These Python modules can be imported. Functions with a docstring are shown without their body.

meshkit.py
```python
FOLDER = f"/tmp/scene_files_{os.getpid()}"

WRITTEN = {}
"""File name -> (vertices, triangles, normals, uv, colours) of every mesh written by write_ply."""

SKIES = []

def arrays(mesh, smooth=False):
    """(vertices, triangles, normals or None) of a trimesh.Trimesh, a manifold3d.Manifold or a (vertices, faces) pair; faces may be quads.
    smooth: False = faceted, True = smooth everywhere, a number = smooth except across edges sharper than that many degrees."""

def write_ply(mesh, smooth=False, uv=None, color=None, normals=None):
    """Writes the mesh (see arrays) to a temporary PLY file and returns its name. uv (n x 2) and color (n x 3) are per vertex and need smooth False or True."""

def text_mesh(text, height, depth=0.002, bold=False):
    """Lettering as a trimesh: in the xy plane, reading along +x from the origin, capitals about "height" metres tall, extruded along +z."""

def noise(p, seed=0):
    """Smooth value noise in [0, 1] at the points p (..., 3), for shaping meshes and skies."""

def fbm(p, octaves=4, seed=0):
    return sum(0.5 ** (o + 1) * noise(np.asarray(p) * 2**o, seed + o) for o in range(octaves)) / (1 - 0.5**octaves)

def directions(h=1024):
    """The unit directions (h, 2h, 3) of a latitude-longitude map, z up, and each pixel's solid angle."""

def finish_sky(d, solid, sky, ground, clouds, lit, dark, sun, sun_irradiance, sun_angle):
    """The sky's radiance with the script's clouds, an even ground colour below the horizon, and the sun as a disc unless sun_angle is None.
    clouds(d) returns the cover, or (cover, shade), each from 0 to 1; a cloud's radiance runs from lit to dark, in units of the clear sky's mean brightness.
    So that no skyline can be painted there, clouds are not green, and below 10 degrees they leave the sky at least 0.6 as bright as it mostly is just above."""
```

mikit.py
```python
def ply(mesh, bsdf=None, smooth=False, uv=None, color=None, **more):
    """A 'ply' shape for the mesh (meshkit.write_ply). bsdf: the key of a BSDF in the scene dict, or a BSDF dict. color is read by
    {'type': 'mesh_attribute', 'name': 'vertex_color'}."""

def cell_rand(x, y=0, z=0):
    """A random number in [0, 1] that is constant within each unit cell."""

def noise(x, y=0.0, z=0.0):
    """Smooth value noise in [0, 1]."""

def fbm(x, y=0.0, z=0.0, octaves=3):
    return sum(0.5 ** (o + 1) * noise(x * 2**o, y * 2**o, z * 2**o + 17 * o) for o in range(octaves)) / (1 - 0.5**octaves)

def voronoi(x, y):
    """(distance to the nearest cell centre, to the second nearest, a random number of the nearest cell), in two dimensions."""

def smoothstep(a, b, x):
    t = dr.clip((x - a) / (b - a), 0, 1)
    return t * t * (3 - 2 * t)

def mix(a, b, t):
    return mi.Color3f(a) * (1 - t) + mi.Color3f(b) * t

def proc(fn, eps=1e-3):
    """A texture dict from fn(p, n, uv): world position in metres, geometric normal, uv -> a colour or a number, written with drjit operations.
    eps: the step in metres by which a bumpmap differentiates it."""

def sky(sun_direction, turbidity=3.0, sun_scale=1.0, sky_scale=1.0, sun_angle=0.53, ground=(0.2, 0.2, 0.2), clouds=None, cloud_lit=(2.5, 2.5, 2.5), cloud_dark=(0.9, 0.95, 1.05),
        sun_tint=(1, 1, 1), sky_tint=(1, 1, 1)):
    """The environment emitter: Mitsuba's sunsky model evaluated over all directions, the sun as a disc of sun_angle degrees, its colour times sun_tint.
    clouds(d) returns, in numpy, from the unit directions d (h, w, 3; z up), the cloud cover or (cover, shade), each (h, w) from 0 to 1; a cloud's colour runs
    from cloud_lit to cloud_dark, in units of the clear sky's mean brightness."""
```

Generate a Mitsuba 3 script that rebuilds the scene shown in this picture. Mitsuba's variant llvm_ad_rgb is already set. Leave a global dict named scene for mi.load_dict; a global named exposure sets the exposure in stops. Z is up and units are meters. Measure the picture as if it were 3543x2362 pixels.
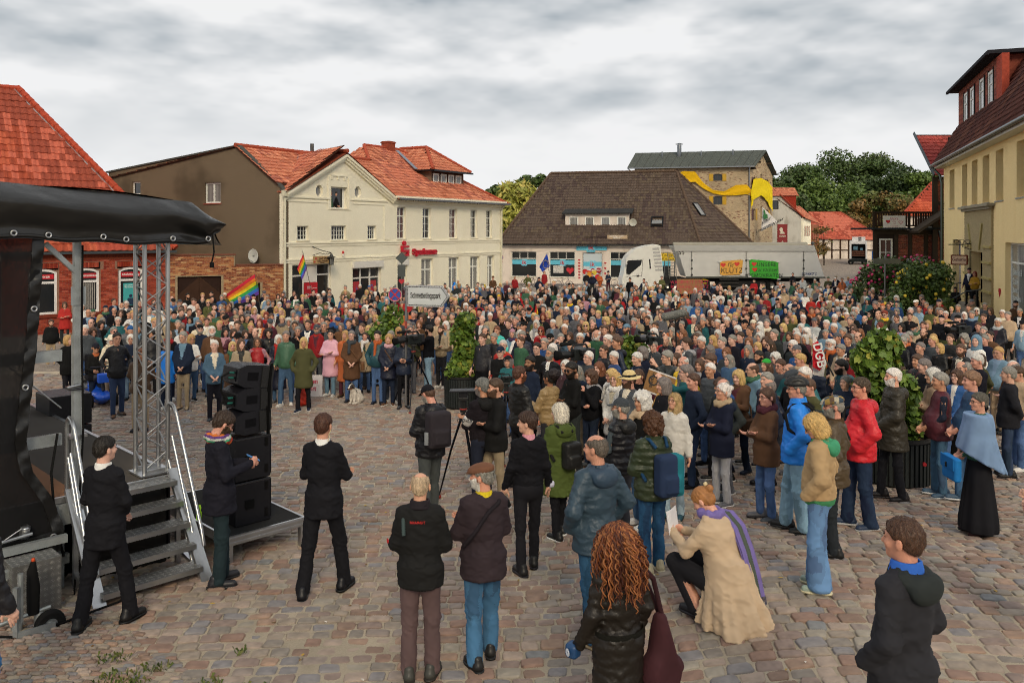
import math,random
import numpy as np,trimesh,shapely,drjit as dr
import mitsuba as mi,mikit,meshkit
from mikit import proc,noise,fbm,voronoi,cell_rand,smoothstep,mix
from shapely.geometry import Polygon,Point,LineString,box as sbox
T = mi.ScalarTransform4f
scene,labels = {},{}
# ---------------------------------------------------------------- camera, sky, exposure
CAM = 3.75
exposure = 2.45
scene['camera'] = {'type': 'perspective','fov': 62.83,'fov_axis': 'x','near_clip': 0.1,'far_clip': 3000.0,
           'to_world': T().look_at(origin=[0,0,CAM],target=[0,10,CAM],up=[0,0,1]),'principal_point_offset_y': 0.1613}

def cloud_field(d):
  """A broken layer of stratus: brighter gaps low over the roofs, grey-blue bellies higher up."""
  q = np.stack([d[...,0]*5.2,d[...,1]*5.2,d[...,2]*17],-1)
  a = meshkit.fbm(q+[3.3,1.7,.4],5,5); b = meshkit.fbm(q*[3.1,3.1,1.9]+[9.1,4.2,0],5,11)
  t = np.clip((d[...,2]-.05)/.17,0,1)
  shade = np.clip((a*.66+b*.34-.40)*3.0,0,1)*(.18+.82*t*t*(3-2*t))
  return np.full(shade.shape,0.985),shade

scene['sky'] = mikit.sky([0.10,-0.84,0.52],turbidity=3,sun_scale=0.28,sun_angle=18,sun_tint=(.94,1,1.08),clouds=cloud_field,cloud_lit=(2.0,2.0,2.0),cloud_dark=(0.56,0.70,0.81))
# ---------------------------------------------------------------- helpers
def A(*v): return np.array(v,float)

def lin(h):
  """'#rrggbb' -> linear colour."""
  c = np.array([int(h[i:i+2],16) for i in (1,3,5)])/255.0
  return np.where(c <= 0.04045,c/12.92,((c+0.055)/1.055) ** 2.4)

def pk(h):
  """A colour packed into one number for the u coordinate of a mesh: 6 bits a channel, square-root scale."""
  q = np.round(np.sqrt(lin(h))*63).astype(int)
  return int(q[0]*4096+q[1]*64+q[2])

def unpack(uv):
  u = dr.round(uv.x*262144.0)
  r = dr.floor(u/4096); g = dr.floor((u-r*4096)/64); b = u-r*4096-g*64
  c = mi.Color3f(r,g,b)/63.0
  return c*c

def numbered(name):
  k,n = name,0
  while k in labels or k in scene:
    n += 1; k = f'{name}_{n:03d}'
  return k

def thing(name,label,cat,group=None,kind=None):
  k = numbered(name)
  labels[k] = {'label': label,'category': cat}
  if group: labels[k]['group'] = group
  if kind: labels[k]['kind'] = kind
  return k

def vnormals(V,F):
  n = np.zeros_like(V); fn = np.cross(V[F[:,1]]-V[F[:,0]],V[F[:,2]]-V[F[:,0]])
  for k in range(3): np.add.at(n,F[:,k],fn)
  l = np.linalg.norm(n,axis=1,keepdims=True)
  return np.where(l > 0,n/np.maximum(l,1e-30),[0,0,1.0])

def tri(F):
  F = np.asarray(F,int)
  return np.vstack([F[:,[0,1,2]],F[:,[0,2,3]]]) if F.shape[1] == 4 else F

_count = {}

def put(name,mesh,mat,col=None,smooth=False,parent=None,v=0.0,xf=None,label=None,kind=None):
  """One entry of the scene: a top-level thing, or with parent a part of it. col: packed colour, one number or one per face."""
  V,F = (np.array(mesh.vertices),np.array(mesh.faces)) if hasattr(mesh,'vertices') else (np.asarray(mesh[0],float),tri(mesh[1]))
  if xf is not None: V = V @ xf[:3,:3].T+xf[:3,3]
  if isinstance(col,str): col = pk(col)
  key = name if parent is None else parent+'__'+name
  if parent is not None:
    n = _count.get(key,0); _count[key] = n+1
    if n: key = f'{key}_{n:03d}'
  elif key in scene: key = numbered(key)
  if col is None:
    scene[key] = mikit.ply((V,F),mat,smooth=smooth)
  elif np.ndim(col) == 0:
    if smooth not in (True,False):
      m = trimesh.graph.smooth_shade(trimesh.Trimesh(V,F,process=False),angle=np.radians(smooth),facet_minarea=None)
      V,F,smooth = np.array(m.vertices),np.array(m.faces),True
    scene[key] = mikit.ply((V,F),mat,smooth=smooth,uv=np.tile([float(col)/262144,v],(len(V),1)))
  else:
    col = np.asarray(col); N = vnormals(V,F) if smooth else None
    vs,fs,ns,us,at = [],[],[],[],0
    for c in np.unique(col):
      f = F[col == c]; used,inv = np.unique(f.ravel(),return_inverse=True)
      vs.append(V[used]); fs.append(inv.reshape(-1,3)+at); at += len(used)
      us.append(np.tile([float(c)/262144,v],(len(used),1)))
      if smooth: ns.append(N[used])
    path = meshkit.write_ply((np.vstack(vs),np.vstack(fs)),False,np.vstack(us),None,normals=np.vstack(ns) if smooth else None)
    scene[key] = {'type': 'ply','filename': path,'face_normals': not smooth,'bsdf': {'type': 'ref','id': mat}}
  if label or kind:
    labels.setdefault(key,{})
    if label: labels[key]['label'] = label
    if kind: labels[key]['kind'] = kind
  return key

def solo(name,label,cat,mesh,mat,col=None,smooth=False,group=None,kind=None,xf=None,v=0.0):
  k = thing(name,label,cat,group,kind)
  V = mesh
  labels_k = labels.pop(k)
  put(k,V,mat,col,smooth,xf=xf,v=v)
  labels[k] = labels_k
  return k

def cat(*ms):
  vs,fs,at = [],[],0
  for m in ms:
    V,F = (m.vertices,m.faces) if hasattr(m,'vertices') else (m[0],tri(m[1]))
    vs.append(np.asarray(V,float)); fs.append(np.asarray(F)+at); at += len(V)
  return np.vstack(vs),np.vstack(fs)

BOXF = np.array([[0,2,3,1],[4,5,7,6],[0,1,5,4],[2,6,7,3],[0,4,6,2],[1,3,7,5]])

def bx(x0,x1,y0,y1,z0,z1):
  V = np.array([[x,y,z] for x in (x0,x1) for y in (y0,y1) for z in (z0,z1)],float)
  return V,tri(BOXF[:,::-1])

def frame_box(o,ex,ey,ez,x0,x1,y0,y1,z0,z1):
  V,F = bx(x0,x1,y0,y1,z0,z1)
  return o+V @ np.array([ex,ey,ez]),F

def rbox(sx,sy,sz,r=0.02,n=2):
  """A box with rounded edges, centred at the origin."""
  m = trimesh.creation.icosphere(subdivisions=n)
  V = m.vertices; s = A(sx,sy,sz)/2-r
  return V*r+np.sign(np.where(abs(V) < 1e-6,1e-9,V))*s,m.faces

def frame_of(d):
  d = d/np.linalg.norm(d); a = np.cross(d,[0,0,1.0] if abs(d[2]) < 0.9 else [1.0,0,0]); a /= np.linalg.norm(a)
  return a,np.cross(d,a),d

def tube(pts,r,n=8,closed=False,caps=True):
  """A tube along the points; r: one radius or one per point."""
  P = np.asarray(pts,float); m = len(P); r = np.broadcast_to(np.asarray(r,float),(m,))
  t = np.roll(P,-1,0)-np.roll(P,1,0) if closed else np.gradient(P,axis=0)
  t /= np.linalg.norm(t,axis=1,keepdims=True)+1e-12
  a,b,_ = frame_of(t[0]); rings = []; ang = np.arange(n)*2*math.pi/n
  for i in range(m):
    a = a-t[i]*(a @ t[i]); a /= np.linalg.norm(a)+1e-12; b = np.cross(t[i],a)
    rings.append(P[i]+r[i]*(np.cos(ang)[:,None]*a+np.sin(ang)[:,None]*b))
  V = np.vstack(rings); F = []
  for i in range(m if closed else m-1):
    k = (i+1) % m
    F += [[i*n+j,i*n+(j+1) % n,k*n+(j+1) % n,k*n+j] for j in range(n)]
  F = tri(F)
  if caps and not closed:
    V = np.vstack([V,P[:1],P[-1:]]); c0,c1 = len(V)-2,len(V)-1
    F = np.vstack([F,[[c0,(j+1) % n,j] for j in range(n)],[[c1,(m-1)*n+j,(m-1)*n+(j+1) % n] for j in range(n)]])
  return V,F

def bar(p,q,w,h,up=(0,0,1)):
  """A rectangular bar from p to q, w wide and h high."""
  p,q = np.asarray(p,float),np.asarray(q,float); d = q-p; L = np.linalg.norm(d); d /= L
  u = np.asarray(up,float); s = np.cross(d,u)
  if np.linalg.norm(s) < 1e-6: s = np.cross(d,[1.0,0,0])
  s /= np.linalg.norm(s); u = np.cross(s,d)
  return frame_box(p,d,s,u,0,L,-w/2,w/2,-h/2,h/2)

def lathe(prof,n=24,c=(0,0,0)):
  """prof: list of (radius, z) turned about the z axis."""
  prof = np.asarray(prof,float); ang = np.arange(n)*2*math.pi/n
  V = np.vstack([np.stack([r*np.cos(ang),r*np.sin(ang),np.full(n,z)],1) for r,z in prof])+A(*c)
  F = [[i*n+j,i*n+(j+1) % n,(i+1)*n+(j+1) % n,(i+1)*n+j] for i in range(len(prof)-1) for j in range(n)]
  return V,tri(F)

def prism(poly,h):
  """A shapely polygon pushed h along z, as (V, F)."""
  ms = [trimesh.creation.extrude_polygon(g,h,engine='earcut') for g in (poly.geoms if hasattr(poly,'geoms') else [poly]) if g.area > 1e-9]
  return cat(*ms)

def place(mesh,o,ex,ey,ez):
  """Local x, y, z of the mesh along the world axes ex, ey, ez from o."""
  V,F = (mesh.vertices,mesh.faces) if hasattr(mesh,'vertices') else mesh
  M = np.array([ex,ey,ez],float)
  V = np.asarray(o,float)+np.asarray(V) @ M
  return V,(tri(F)[:,::-1] if np.linalg.det(M) < 0 else tri(F))

def text(s,h,depth=0.004,bold=False,mid=True):
  m = meshkit.text_mesh(s,h,depth,bold)
  V = np.array(m.vertices)
  if mid: V[:,0] -= (V[:,0].min()+V[:,0].max())/2
  return V,np.array(m.faces)

def heart(s=1.0):
  t = np.linspace(0,2*math.pi,28)[:-1]
  return Polygon(np.stack([16*np.sin(t) ** 3,13*np.cos(t)-5*np.cos(2*t)-2*np.cos(3*t)-np.cos(4*t)],1)*s/32)

def ground(x,y):
  """Height of the square: it falls gently away from the stage and humps up beyond the middle."""
  x,y = np.asarray(x,float),np.asarray(y,float)
  t = np.clip(x/3.0,0,1)
  return np.interp(y,[0,8,19,40,60,82,130,400],[0.05,0,-0.45,-0.85,-1.15,-1.4,-1.4,2.0])+.35*t*t*(3-2*t)*np.clip((13-y)/4.5,0,1)

def rotz(a):
  c,s = math.cos(a),math.sin(a)
  return np.array([[c,-s,0],[s,c,0],[0,0,1.0]])

def xform(R=np.eye(3),t=(0,0,0),s=1.0):
  M = np.eye(4); M[:3,:3] = np.asarray(R)*s; M[:3,3] = t
  return M

def ray_pt(a,b,t): return np.asarray(a,float)*(1-t)+np.asarray(b,float)*t

# ---------------------------------------------------------------- materials
def plain(key,col,rough=0.8,metal=0.0,spec=0.5,var=0.12,scale=3.0,bump=0.0,bscale=60.0,stretch=(1,1,1),more=None):
  """A solid colour with patchy tone and, if asked, a fine relief."""
  c = lin(col) if isinstance(col,str) else np.array(col)
  sx,sy,sz = stretch

  def fn(p,n,uv):
    t = fbm(p.x*scale*sx,p.y*scale*sy,p.z*scale*sz,3)-0.5
    g = noise(p.x*scale*22*sx,p.y*scale*22*sy,p.z*scale*22*sz)-0.5
    return mi.Color3f(*[float(x) for x in c])*(1+var*2.4*t+var*0.8*g)

  b = {'type': 'principled','base_color': proc(fn),'roughness': rough,'metallic': metal,'specular': spec,**(more or {})}
  if bump:
    b = {'type': 'bumpmap','arbitrary': proc(lambda p,n,uv: fbm(p.x*bscale*sx,p.y*bscale*sy,p.z*bscale*sz,2)),'scale': bump,'bsdf': b}
  scene[key] = {'type': 'twosided','bsdf': b}

def packed(key,rough=0.8,spec=0.4,var=0.15,scale=7.0,bump=0.0,bscale=90.0,stretch=(1,1,1),more=None):
  """Like plain, with the colour packed in u."""
  sx,sy,sz = stretch

  def fn(p,n,uv):
    t = fbm(p.x*scale*sx,p.y*scale*sy,p.z*scale*sz,3)-0.5
    return unpack(uv)*(1+2*var*t)

  b = {'type': 'principled','base_color': proc(fn),'roughness': rough,'specular': spec,**(more or {})}
  if bump:
    b = {'type': 'bumpmap','arbitrary': proc(lambda p,n,uv: fbm(p.x*bscale*sx,p.y*bscale*sy,p.z*bscale*sz,2)),'scale': bump,'bsdf': b}
  scene[key] = {'type': 'twosided','bsdf': b}

packed('fabric',0.85,0.25,0.16,9.0,0.004,55.0)
packed('shell_cloth',0.5,0.4,0.10,6.0,0.006,26.0)
packed('skin',0.5,0.4,0.10,30.0)
packed('hair',0.55,0.4,0.35,45.0,0.006,110.0,(1,1,0.3))
packed('paint',0.45,0.4,0.06,2.0)
packed('gloss',0.22,0.5,0.05,4.0)
packed('matte',0.9,0.2,0.12,3.0)
packed('metal',0.32,0.5,0.08,5.0,more={'metallic': 0.9})
packed('leafy',0.55,0.4,0.3,3.0,more={})
# ---------------------------------------------------------------- helpers for buildings
class Fr:
  """A wall's frame: u along it, v up, w outwards."""
  def __init__(s,o,ex,en=None):
    s.o = np.asarray(o,float); s.ex = np.asarray(ex,float)/np.linalg.norm(ex); s.ez = A(0,0,1)
    s.en = np.cross(s.ex,s.ez) if en is None else np.asarray(en,float)/np.linalg.norm(en)
  def p(s,u,v,w=0): return s.o+s.ex*u+s.ez*v+s.en*w
  def box(s,u0,u1,v0,v1,w0,w1): return place(bx(u0,u1,v0,v1,w0,w1),s.o,s.ex,s.ez,s.en)
  def pr(s,poly,w0,w1):
    V,F = prism(poly,w1-w0); V = V+A(0,0,w0)
    return place((V,F),s.o,s.ex,s.ez,s.en)
  def at(s,mesh,u,v,w): return place(mesh,s.p(u,v,w),s.ex,s.ez,s.en)

def sub(parent,name):
  """The key of a part that is only made of sub-parts."""
  key = parent+'__'+name
  n = _count.get(key,0); _count[key] = n+1
  return f'{key}_{n:03d}' if n else key

def window(parent,fr,u0,u1,v0,v1,cols=2,rows=(),fcol='#d8d6d0',depth=.12,fw=.06,mw=.03,sill=True,name='window',pane='pane_dark',scol=None,wall_w=0.0):
  """A window set back in its opening: frame with glazing bars, panes, sill. rows: heights of the cross bars, 0 to 1."""
  k = sub(parent,name)
  w1 = wall_w-depth; w0 = w1-.06
  ms = [fr.box(u0,u0+fw,v0,v1,w0,w1),fr.box(u1-fw,u1,v0,v1,w0,w1),fr.box(u0+fw,u1-fw,v0,v0+fw,w0,w1),fr.box(u0+fw,u1-fw,v1-fw,v1,w0,w1)]
  for i in range(1,cols):
    c = u0+(u1-u0)*i/cols; ms.append(fr.box(c-mw/2,c+mw/2,v0+fw,v1-fw,w0+.005,w1-.004))
  for r in rows:
    t = mw if not isinstance(r,tuple) else r[1]; r = r if not isinstance(r,tuple) else r[0]
    c = v0+(v1-v0)*r; ms.append(fr.box(u0+fw,u1-fw,c-t/2,c+t/2,w0+.008,w1-.007))
  put('frame',cat(*ms),'paint',pk(fcol),False,k)
  put('pane',fr.box(u0+.01,u1-.01,v0+.01,v1-.01,w0+.012,w0+.022),pane,None,False,k)
  if sill: put('sill',fr.box(u0-.05,u1+.05,v0-.06,v0-.002,w1,wall_w+.05),'paint',pk(scol or '#b9b4a4'),False,k)
  return k

def rect(u0,u1,v0,v1): return sbox(u0,v0,u1,v1)

def arch(u0,u1,v0,v1,rise):
  c = (u0+u1)/2; h = (u1-u0)/2; R = (h*h+rise*rise)/(2*rise); a = math.asin(h/R)
  t = np.linspace(a,-a,9)
  return Polygon([(u0,v0),(u1,v0)]+[(c+R*math.sin(x),v1-R+R*math.cos(x)) for x in t])

def shapes_minus(poly,holes):
  for h in holes: poly = poly.difference(h)
  return poly

trng = np.random.default_rng(5)

def roof_face(parent,pts,cols,tw=.22,th=.34,n_parts=0,base='#3a211a',mat='tile',wave=.028,flat=False,lift=.05):
  """Pantiles on the plane of pts (first edge the eave): an underlay, up to n_parts tiles as parts, the other tiles as one part of stuff."""
  P = np.asarray(pts,float); ex = P[1]-P[0]; ex /= np.linalg.norm(ex)
  nn = np.cross(ex,P[2]-P[0]); nn /= np.linalg.norm(nn)
  if nn[2] < 0: nn =-nn
  es = np.cross(nn,ex); es *= 1 if es[2] > 0 else -1
  loc = np.stack([(P-P[0]) @ ex,(P-P[0]) @ es],1); poly = Polygon(loc)
  V,F = prism(poly,.04)
  put('underlay',place((V-A(0,0,.05),F),P[0],ex,es,nn),'matte',pk(base),False,parent)
  u0,v0,u1,v1 = poly.bounds; inner = poly.buffer(-.04)
  xs = np.linspace(0,1,6); prof = wave*np.array([.35,1.0,.75,.0,-.15,.35]) if not flat else wave*np.array([0,.1,.1,.1,.1,0])
  m = len(xs)
  lv = np.vstack([np.stack([xs*tw*1.02,np.full(m,-.03),prof+lift],1),np.stack([xs*tw*1.02,np.full(m,th),prof+.008],1),np.stack([xs*tw*1.02,np.full(m,-.028),prof-.012],1)])
  lf = tri([[i,i+1,m+i+1,m+i] for i in range(m-1)]+[[2*m+i,2*m+i+1,i+1,i] for i in range(m-1)])
  pos = []
  nr = int((v1-v0)/th)+1
  for r in range(nr):
    v = v0+r*th
    for c in range(int((u1-u0)/tw)+1):
      u = u0+c*tw
      if inner.contains(Point(u+tw/2,v+th*.5)): pos.append((u,v))
  if not pos: return
  pos = np.array(pos); pc = [pk(c) for c in cols]
  ci = trng.integers(0,len(pc),len(pos))
  patch = meshkit.fbm(np.c_[pos*.35,np.zeros(len(pos))],3,3)
  ci = np.clip(((patch-.5)*4+.5)*len(pc)*.6+trng.random(len(pos))*len(pc)*.4,0,len(pc)-1).astype(int)
  wob = trng.normal(0,.006,len(pos))
  world = P[0]+pos[:,:1]*ex+pos[:,1:]*es
  d = np.hypot(world[:,0],world[:,1]) if n_parts else None
  near = np.argsort(d)[:n_parts] if n_parts else []
  one = lambda i: place((lv+A(pos[i,0],pos[i,1],wob[i]),lf),P[0],ex,es,nn)
  for i in near: put('tile',one(i),mat,pc[ci[i]],40 if False else False,parent)
  rest = np.setdiff1d(np.arange(len(pos)),near)
  if len(rest):
    L = lv[None]+np.stack([pos[rest,0],pos[rest,1],wob[rest]],1)[:,None]
    W = P[0]+L.reshape(-1,3) @ np.array([ex,es,nn])
    FF = (lf[None]+(np.arange(len(rest))*len(lv))[:,None,None]).reshape(-1,3)
    if np.linalg.det(np.array([ex,es,nn])) < 0: FF = FF[:,::-1]
    put('tiles',(W,FF),mat,np.repeat(np.array(pc)[ci[rest]],len(lf)),False,parent,kind='stuff')

def ridge(parent,a,b,col,r=.11,name='ridge',mat='tile'):
  a,b = A(*a),A(*b); L = np.linalg.norm(b-a); n = max(int(L/.36),1)
  ts,rs = [],[]
  for i in range(n): ts += [i/n,(i+.97)/n]; rs += [r*1.08,r*.9]
  put(name,tube([ray_pt(a,b,t) for t in ts],rs,8),mat,pk(col),False,parent)

brng = np.random.default_rng(9)

def bricks(parent,fr,poly,cols,w=0.0,bl=.245,bh=.075,joint='#9a8f80',proud=.010,soldier=()):
  """Courses of bricks over poly (u, v) with a mortar bed behind them."""
  put('mortar',fr.pr(poly,w-.20,w),'mortar',pk(joint),False,parent)
  u0,v0,u1,v1 = poly.bounds; pp = shapely.prepared.prep(poly) if hasattr(shapely,'prepared') else poly
  B = []
  for r in range(int((v1-v0)/bh)):
    v = v0+r*bh; off = (r % 2)*bl/2
    u = u0-off
    while u < u1:
      a,b = max(u+.006,u0+.002),min(u+bl-.006,u1-.002)
      if b-a > .05 and pp.contains(sbox(a,v+.005,b,v+bh-.005)): B.append((a,b,v+.005,v+bh-.005))
      elif b-a > .2 and pp.contains(sbox(a,v+.005,(a+b)/2-.005,v+bh-.005)): B.append((a,(a+b)/2-.005,v+.005,v+bh-.005))
      elif b-a > .2 and pp.contains(sbox((a+b)/2+.005,v+.005,b,v+bh-.005)): B.append(((a+b)/2+.005,b,v+.005,v+bh-.005))
      u += bl
  B += list(soldier)
  if not B: return
  B = np.array(B); n = len(B); pz = w+proud+brng.normal(0,.002,n)
  z0,z1 = np.full(n,w-.01),pz
  L = np.stack([np.stack([B[:,i],B[:,j],z],1) for i,j,z in ((0,2,z1),(1,2,z1),(1,3,z1),(0,3,z1),(0,2,z0),(1,2,z0),(1,3,z0),(0,3,z0))],1)
  F = tri([[0,1,2,3],[4,5,1,0],[5,6,2,1],[6,7,3,2],[7,4,0,3]])
  W = fr.o+L.reshape(-1,3) @ np.array([fr.ex,fr.ez,fr.en])
  FF = (F[None]+(np.arange(n)*8)[:,None,None]).reshape(-1,3)
  if np.linalg.det(np.array([fr.ex,fr.ez,fr.en])) < 0: FF = FF[:,::-1]
  ci = np.array([pk(c) for c in cols])[brng.integers(0,len(cols),n)]
  put('bricks',(W,FF),'brick',np.repeat(ci,len(F)),False,parent,kind='stuff')

packed('tile',0.8,0.3,0.22,6.0)
packed('brick',0.9,0.2,0.25,14.0,0.004,60.0)
packed('mortar',0.95,0.1,0.2,9.0)
packed('stone',0.75,0.35,0.30,16.0,0.012,34.0)
packed('render_wall',0.9,0.2,0.05,1.2,0.004,40.0)
plain('sand','#9a8f7e',0.95,0,.2,.22,4.0,.012,60.0)
scene['pane_dark'] = {'type': 'twosided','bsdf': {'type': 'principled','base_color': {'type': 'rgb','value': [.018,.020,.022]},'roughness': 0.06,'specular': 0.6}}
scene['pane_curtain'] = {'type': 'twosided','bsdf': {'type': 'principled','base_color': proc(lambda p,n,uv: mi.Color3f(.26,.26,.25)*(.45+.55*noise((p.x+p.y)*22,p.z*.8,1.0))),'roughness': 0.08,'specular': 0.6}}
scene['pane_wine'] = {'type': 'twosided','bsdf': {'type': 'principled','base_color': proc(lambda p,n,uv: mi.Color3f(.075,.035,.04)*(.6+.8*noise((p.x+p.y)*14,p.z*.8,1.0))),'roughness': 0.08,'specular': 0.6}}

def stain(key,col,dark,amount=.5):
  """Old render with runs and blotches of dirt."""
  a,b = [float(v) for v in lin(col)],[float(v) for v in lin(dark)]

  def fn(p,n,uv):
    run = fbm((p.x+p.y)*1.6,p.z*.22,3.0,4); blot = fbm(p.x*.6,p.y*.6,p.z*.8,4); g = noise(p.x*60,p.y*60,p.z*60)
    t = smoothstep(.46,.70,run*.55+blot*.45)*amount
    return mix(a,b,t)*(.90+.2*g)
  scene[key] = {'type': 'twosided','bsdf': {'type': 'bumpmap','arbitrary': proc(lambda p,n,uv: fbm(p.x*22,p.y*22,p.z*22,3)),'scale': .012,'bsdf': {'type': 'principled','base_color': proc(fn),'roughness': .95,'specular': .15}}}

stain('old_render','#6f6150','#4e4336',.8)
stain('cream_render','#e6e0ca','#d6cdb4',.25)
stain('yellow_render','#e8cf98','#dabd84',.25)
stain('pale_render','#d9cdc0','#a79a8c',.5)
stain('white_render','#bcb9b0','#938d80',.7)

def cobble_far(p,n,uv):
  d1,d2,r = voronoi(p.x*5.5,p.y*5.5)
  c = mix([.16,.13,.11],[.22,.19,.165],r)*(.8+.4*noise(p.x*40,p.y*40))
  return mix([.25,.21,.165],c,smoothstep(.03,.10,d2-d1))

scene['cobble_road'] = {'type': 'twosided','bsdf': {'type': 'bumpmap','arbitrary': proc(lambda p,n,uv: smoothstep(.0,.25,voronoi(p.x*5.5,p.y*5.5)[1]-voronoi(p.x*5.5,p.y*5.5)[0])),'scale': .02,'bsdf': {'type': 'principled','base_color': proc(cobble_far),'roughness': .85,'specular': .3}}}

# ---------------------------------------------------------------- the ground
def sheet(x0,x1,ys,dz,nx=8):
  xs = np.linspace(x0,x1,nx); V = np.array([[x,y,float(ground(x,y))+dz] for y in ys for x in xs])
  F = [[j*nx+i,j*nx+i+1,(j+1)*nx+i+1,(j+1)*nx+i] for j in range(len(ys)-1) for i in range(nx-1)]
  return V,tri(F)

put('ground',sheet(-400,400,[-60,0,8,19,40,60,82,130,400,1500],-.06,9),'sand',None,True)
labels['ground'] = {'label': 'bare ground lying under and around the whole town square','category': 'ground','kind': 'structure'}
put('road',sheet(-40,60,[26,40,60,82,130,220],-.022,12),'cobble_road',None,True)
labels['road'] = {'label': 'cobbled roadway running behind the crowd and up between the houses','category': 'road','kind': 'structure'}
put('square',sheet(-24,24,[-4,0,4,6,7,8,8.5,9,10,11,12,13,16,19,23,26.05],-.014,97),'sand',None,True)
labels['square'] = {'label': 'cobblestone town square with sandy joints between uneven brown and grey stones','category': 'paved square','kind': 'structure'}
# cobbles: courses that wander across the square, each stone with its own outline and tilt
crng = np.random.default_rng(3)
CC = [pk(c) for c in ('#83746a','#8c7d72','#7e756e','#876f61','#958679','#7b7875','#7e695d','#90857c','#867a72','#937c6c','#757575')]
CP = np.array([.15,.14,.12,.12,.09,.07,.10,.06,.08,.05,.02])

def course(x,y): return y+.55*math.sin(x*.16+1.1)+.12*math.sin(x*.55+y*.2)-.05*x

stones = []
yy = 3.6
while yy < 25.4:
  rh = crng.uniform(.13,.17)
  x =-15.5-crng.random()*.2
  while x < 15.5:
    w = crng.uniform(.15,.25)
    cx,cy = x+w/2,course(x+w/2,yy+rh/2)
    if abs(cx) < .66*cy+.6 and 4.9 < cy < 25.5:
      sl = (course(cx+.1,yy)-course(cx-.1,yy))/.2
      stones.append((cx,cy,w-crng.uniform(.010,.024),rh-crng.uniform(.010,.024),math.atan(sl)+crng.normal(0,.05)))
    x += w
  yy += rh
old = lambda x,y: x <-2.25-(y-6.6)*1.05 and y < 8.4          # the older small paving by the trailer
stones = [s for s in stones if not old(s[0],s[1])]
for j in range(60):
  for i in range(52):
    x,y =-6.2+i*.105+.05*(j % 2),5.2+j*.062
    if old(x-.06,y) and crng.random() < .93: stones.append((x+crng.normal(0,.004),y,.097,.052,crng.normal(0,.06)))
stones = np.array(stones); N = len(stones)
tilt = crng.normal(0,.035,(N,2)); up = crng.normal(.0,.006,N)
worn = meshkit.fbm(np.c_[stones[:,:2]*.6,np.zeros(N)],3,21)
up -= .014*np.clip((worn-.74)*6,0,1)                           # some lie deep in the sand
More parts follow.
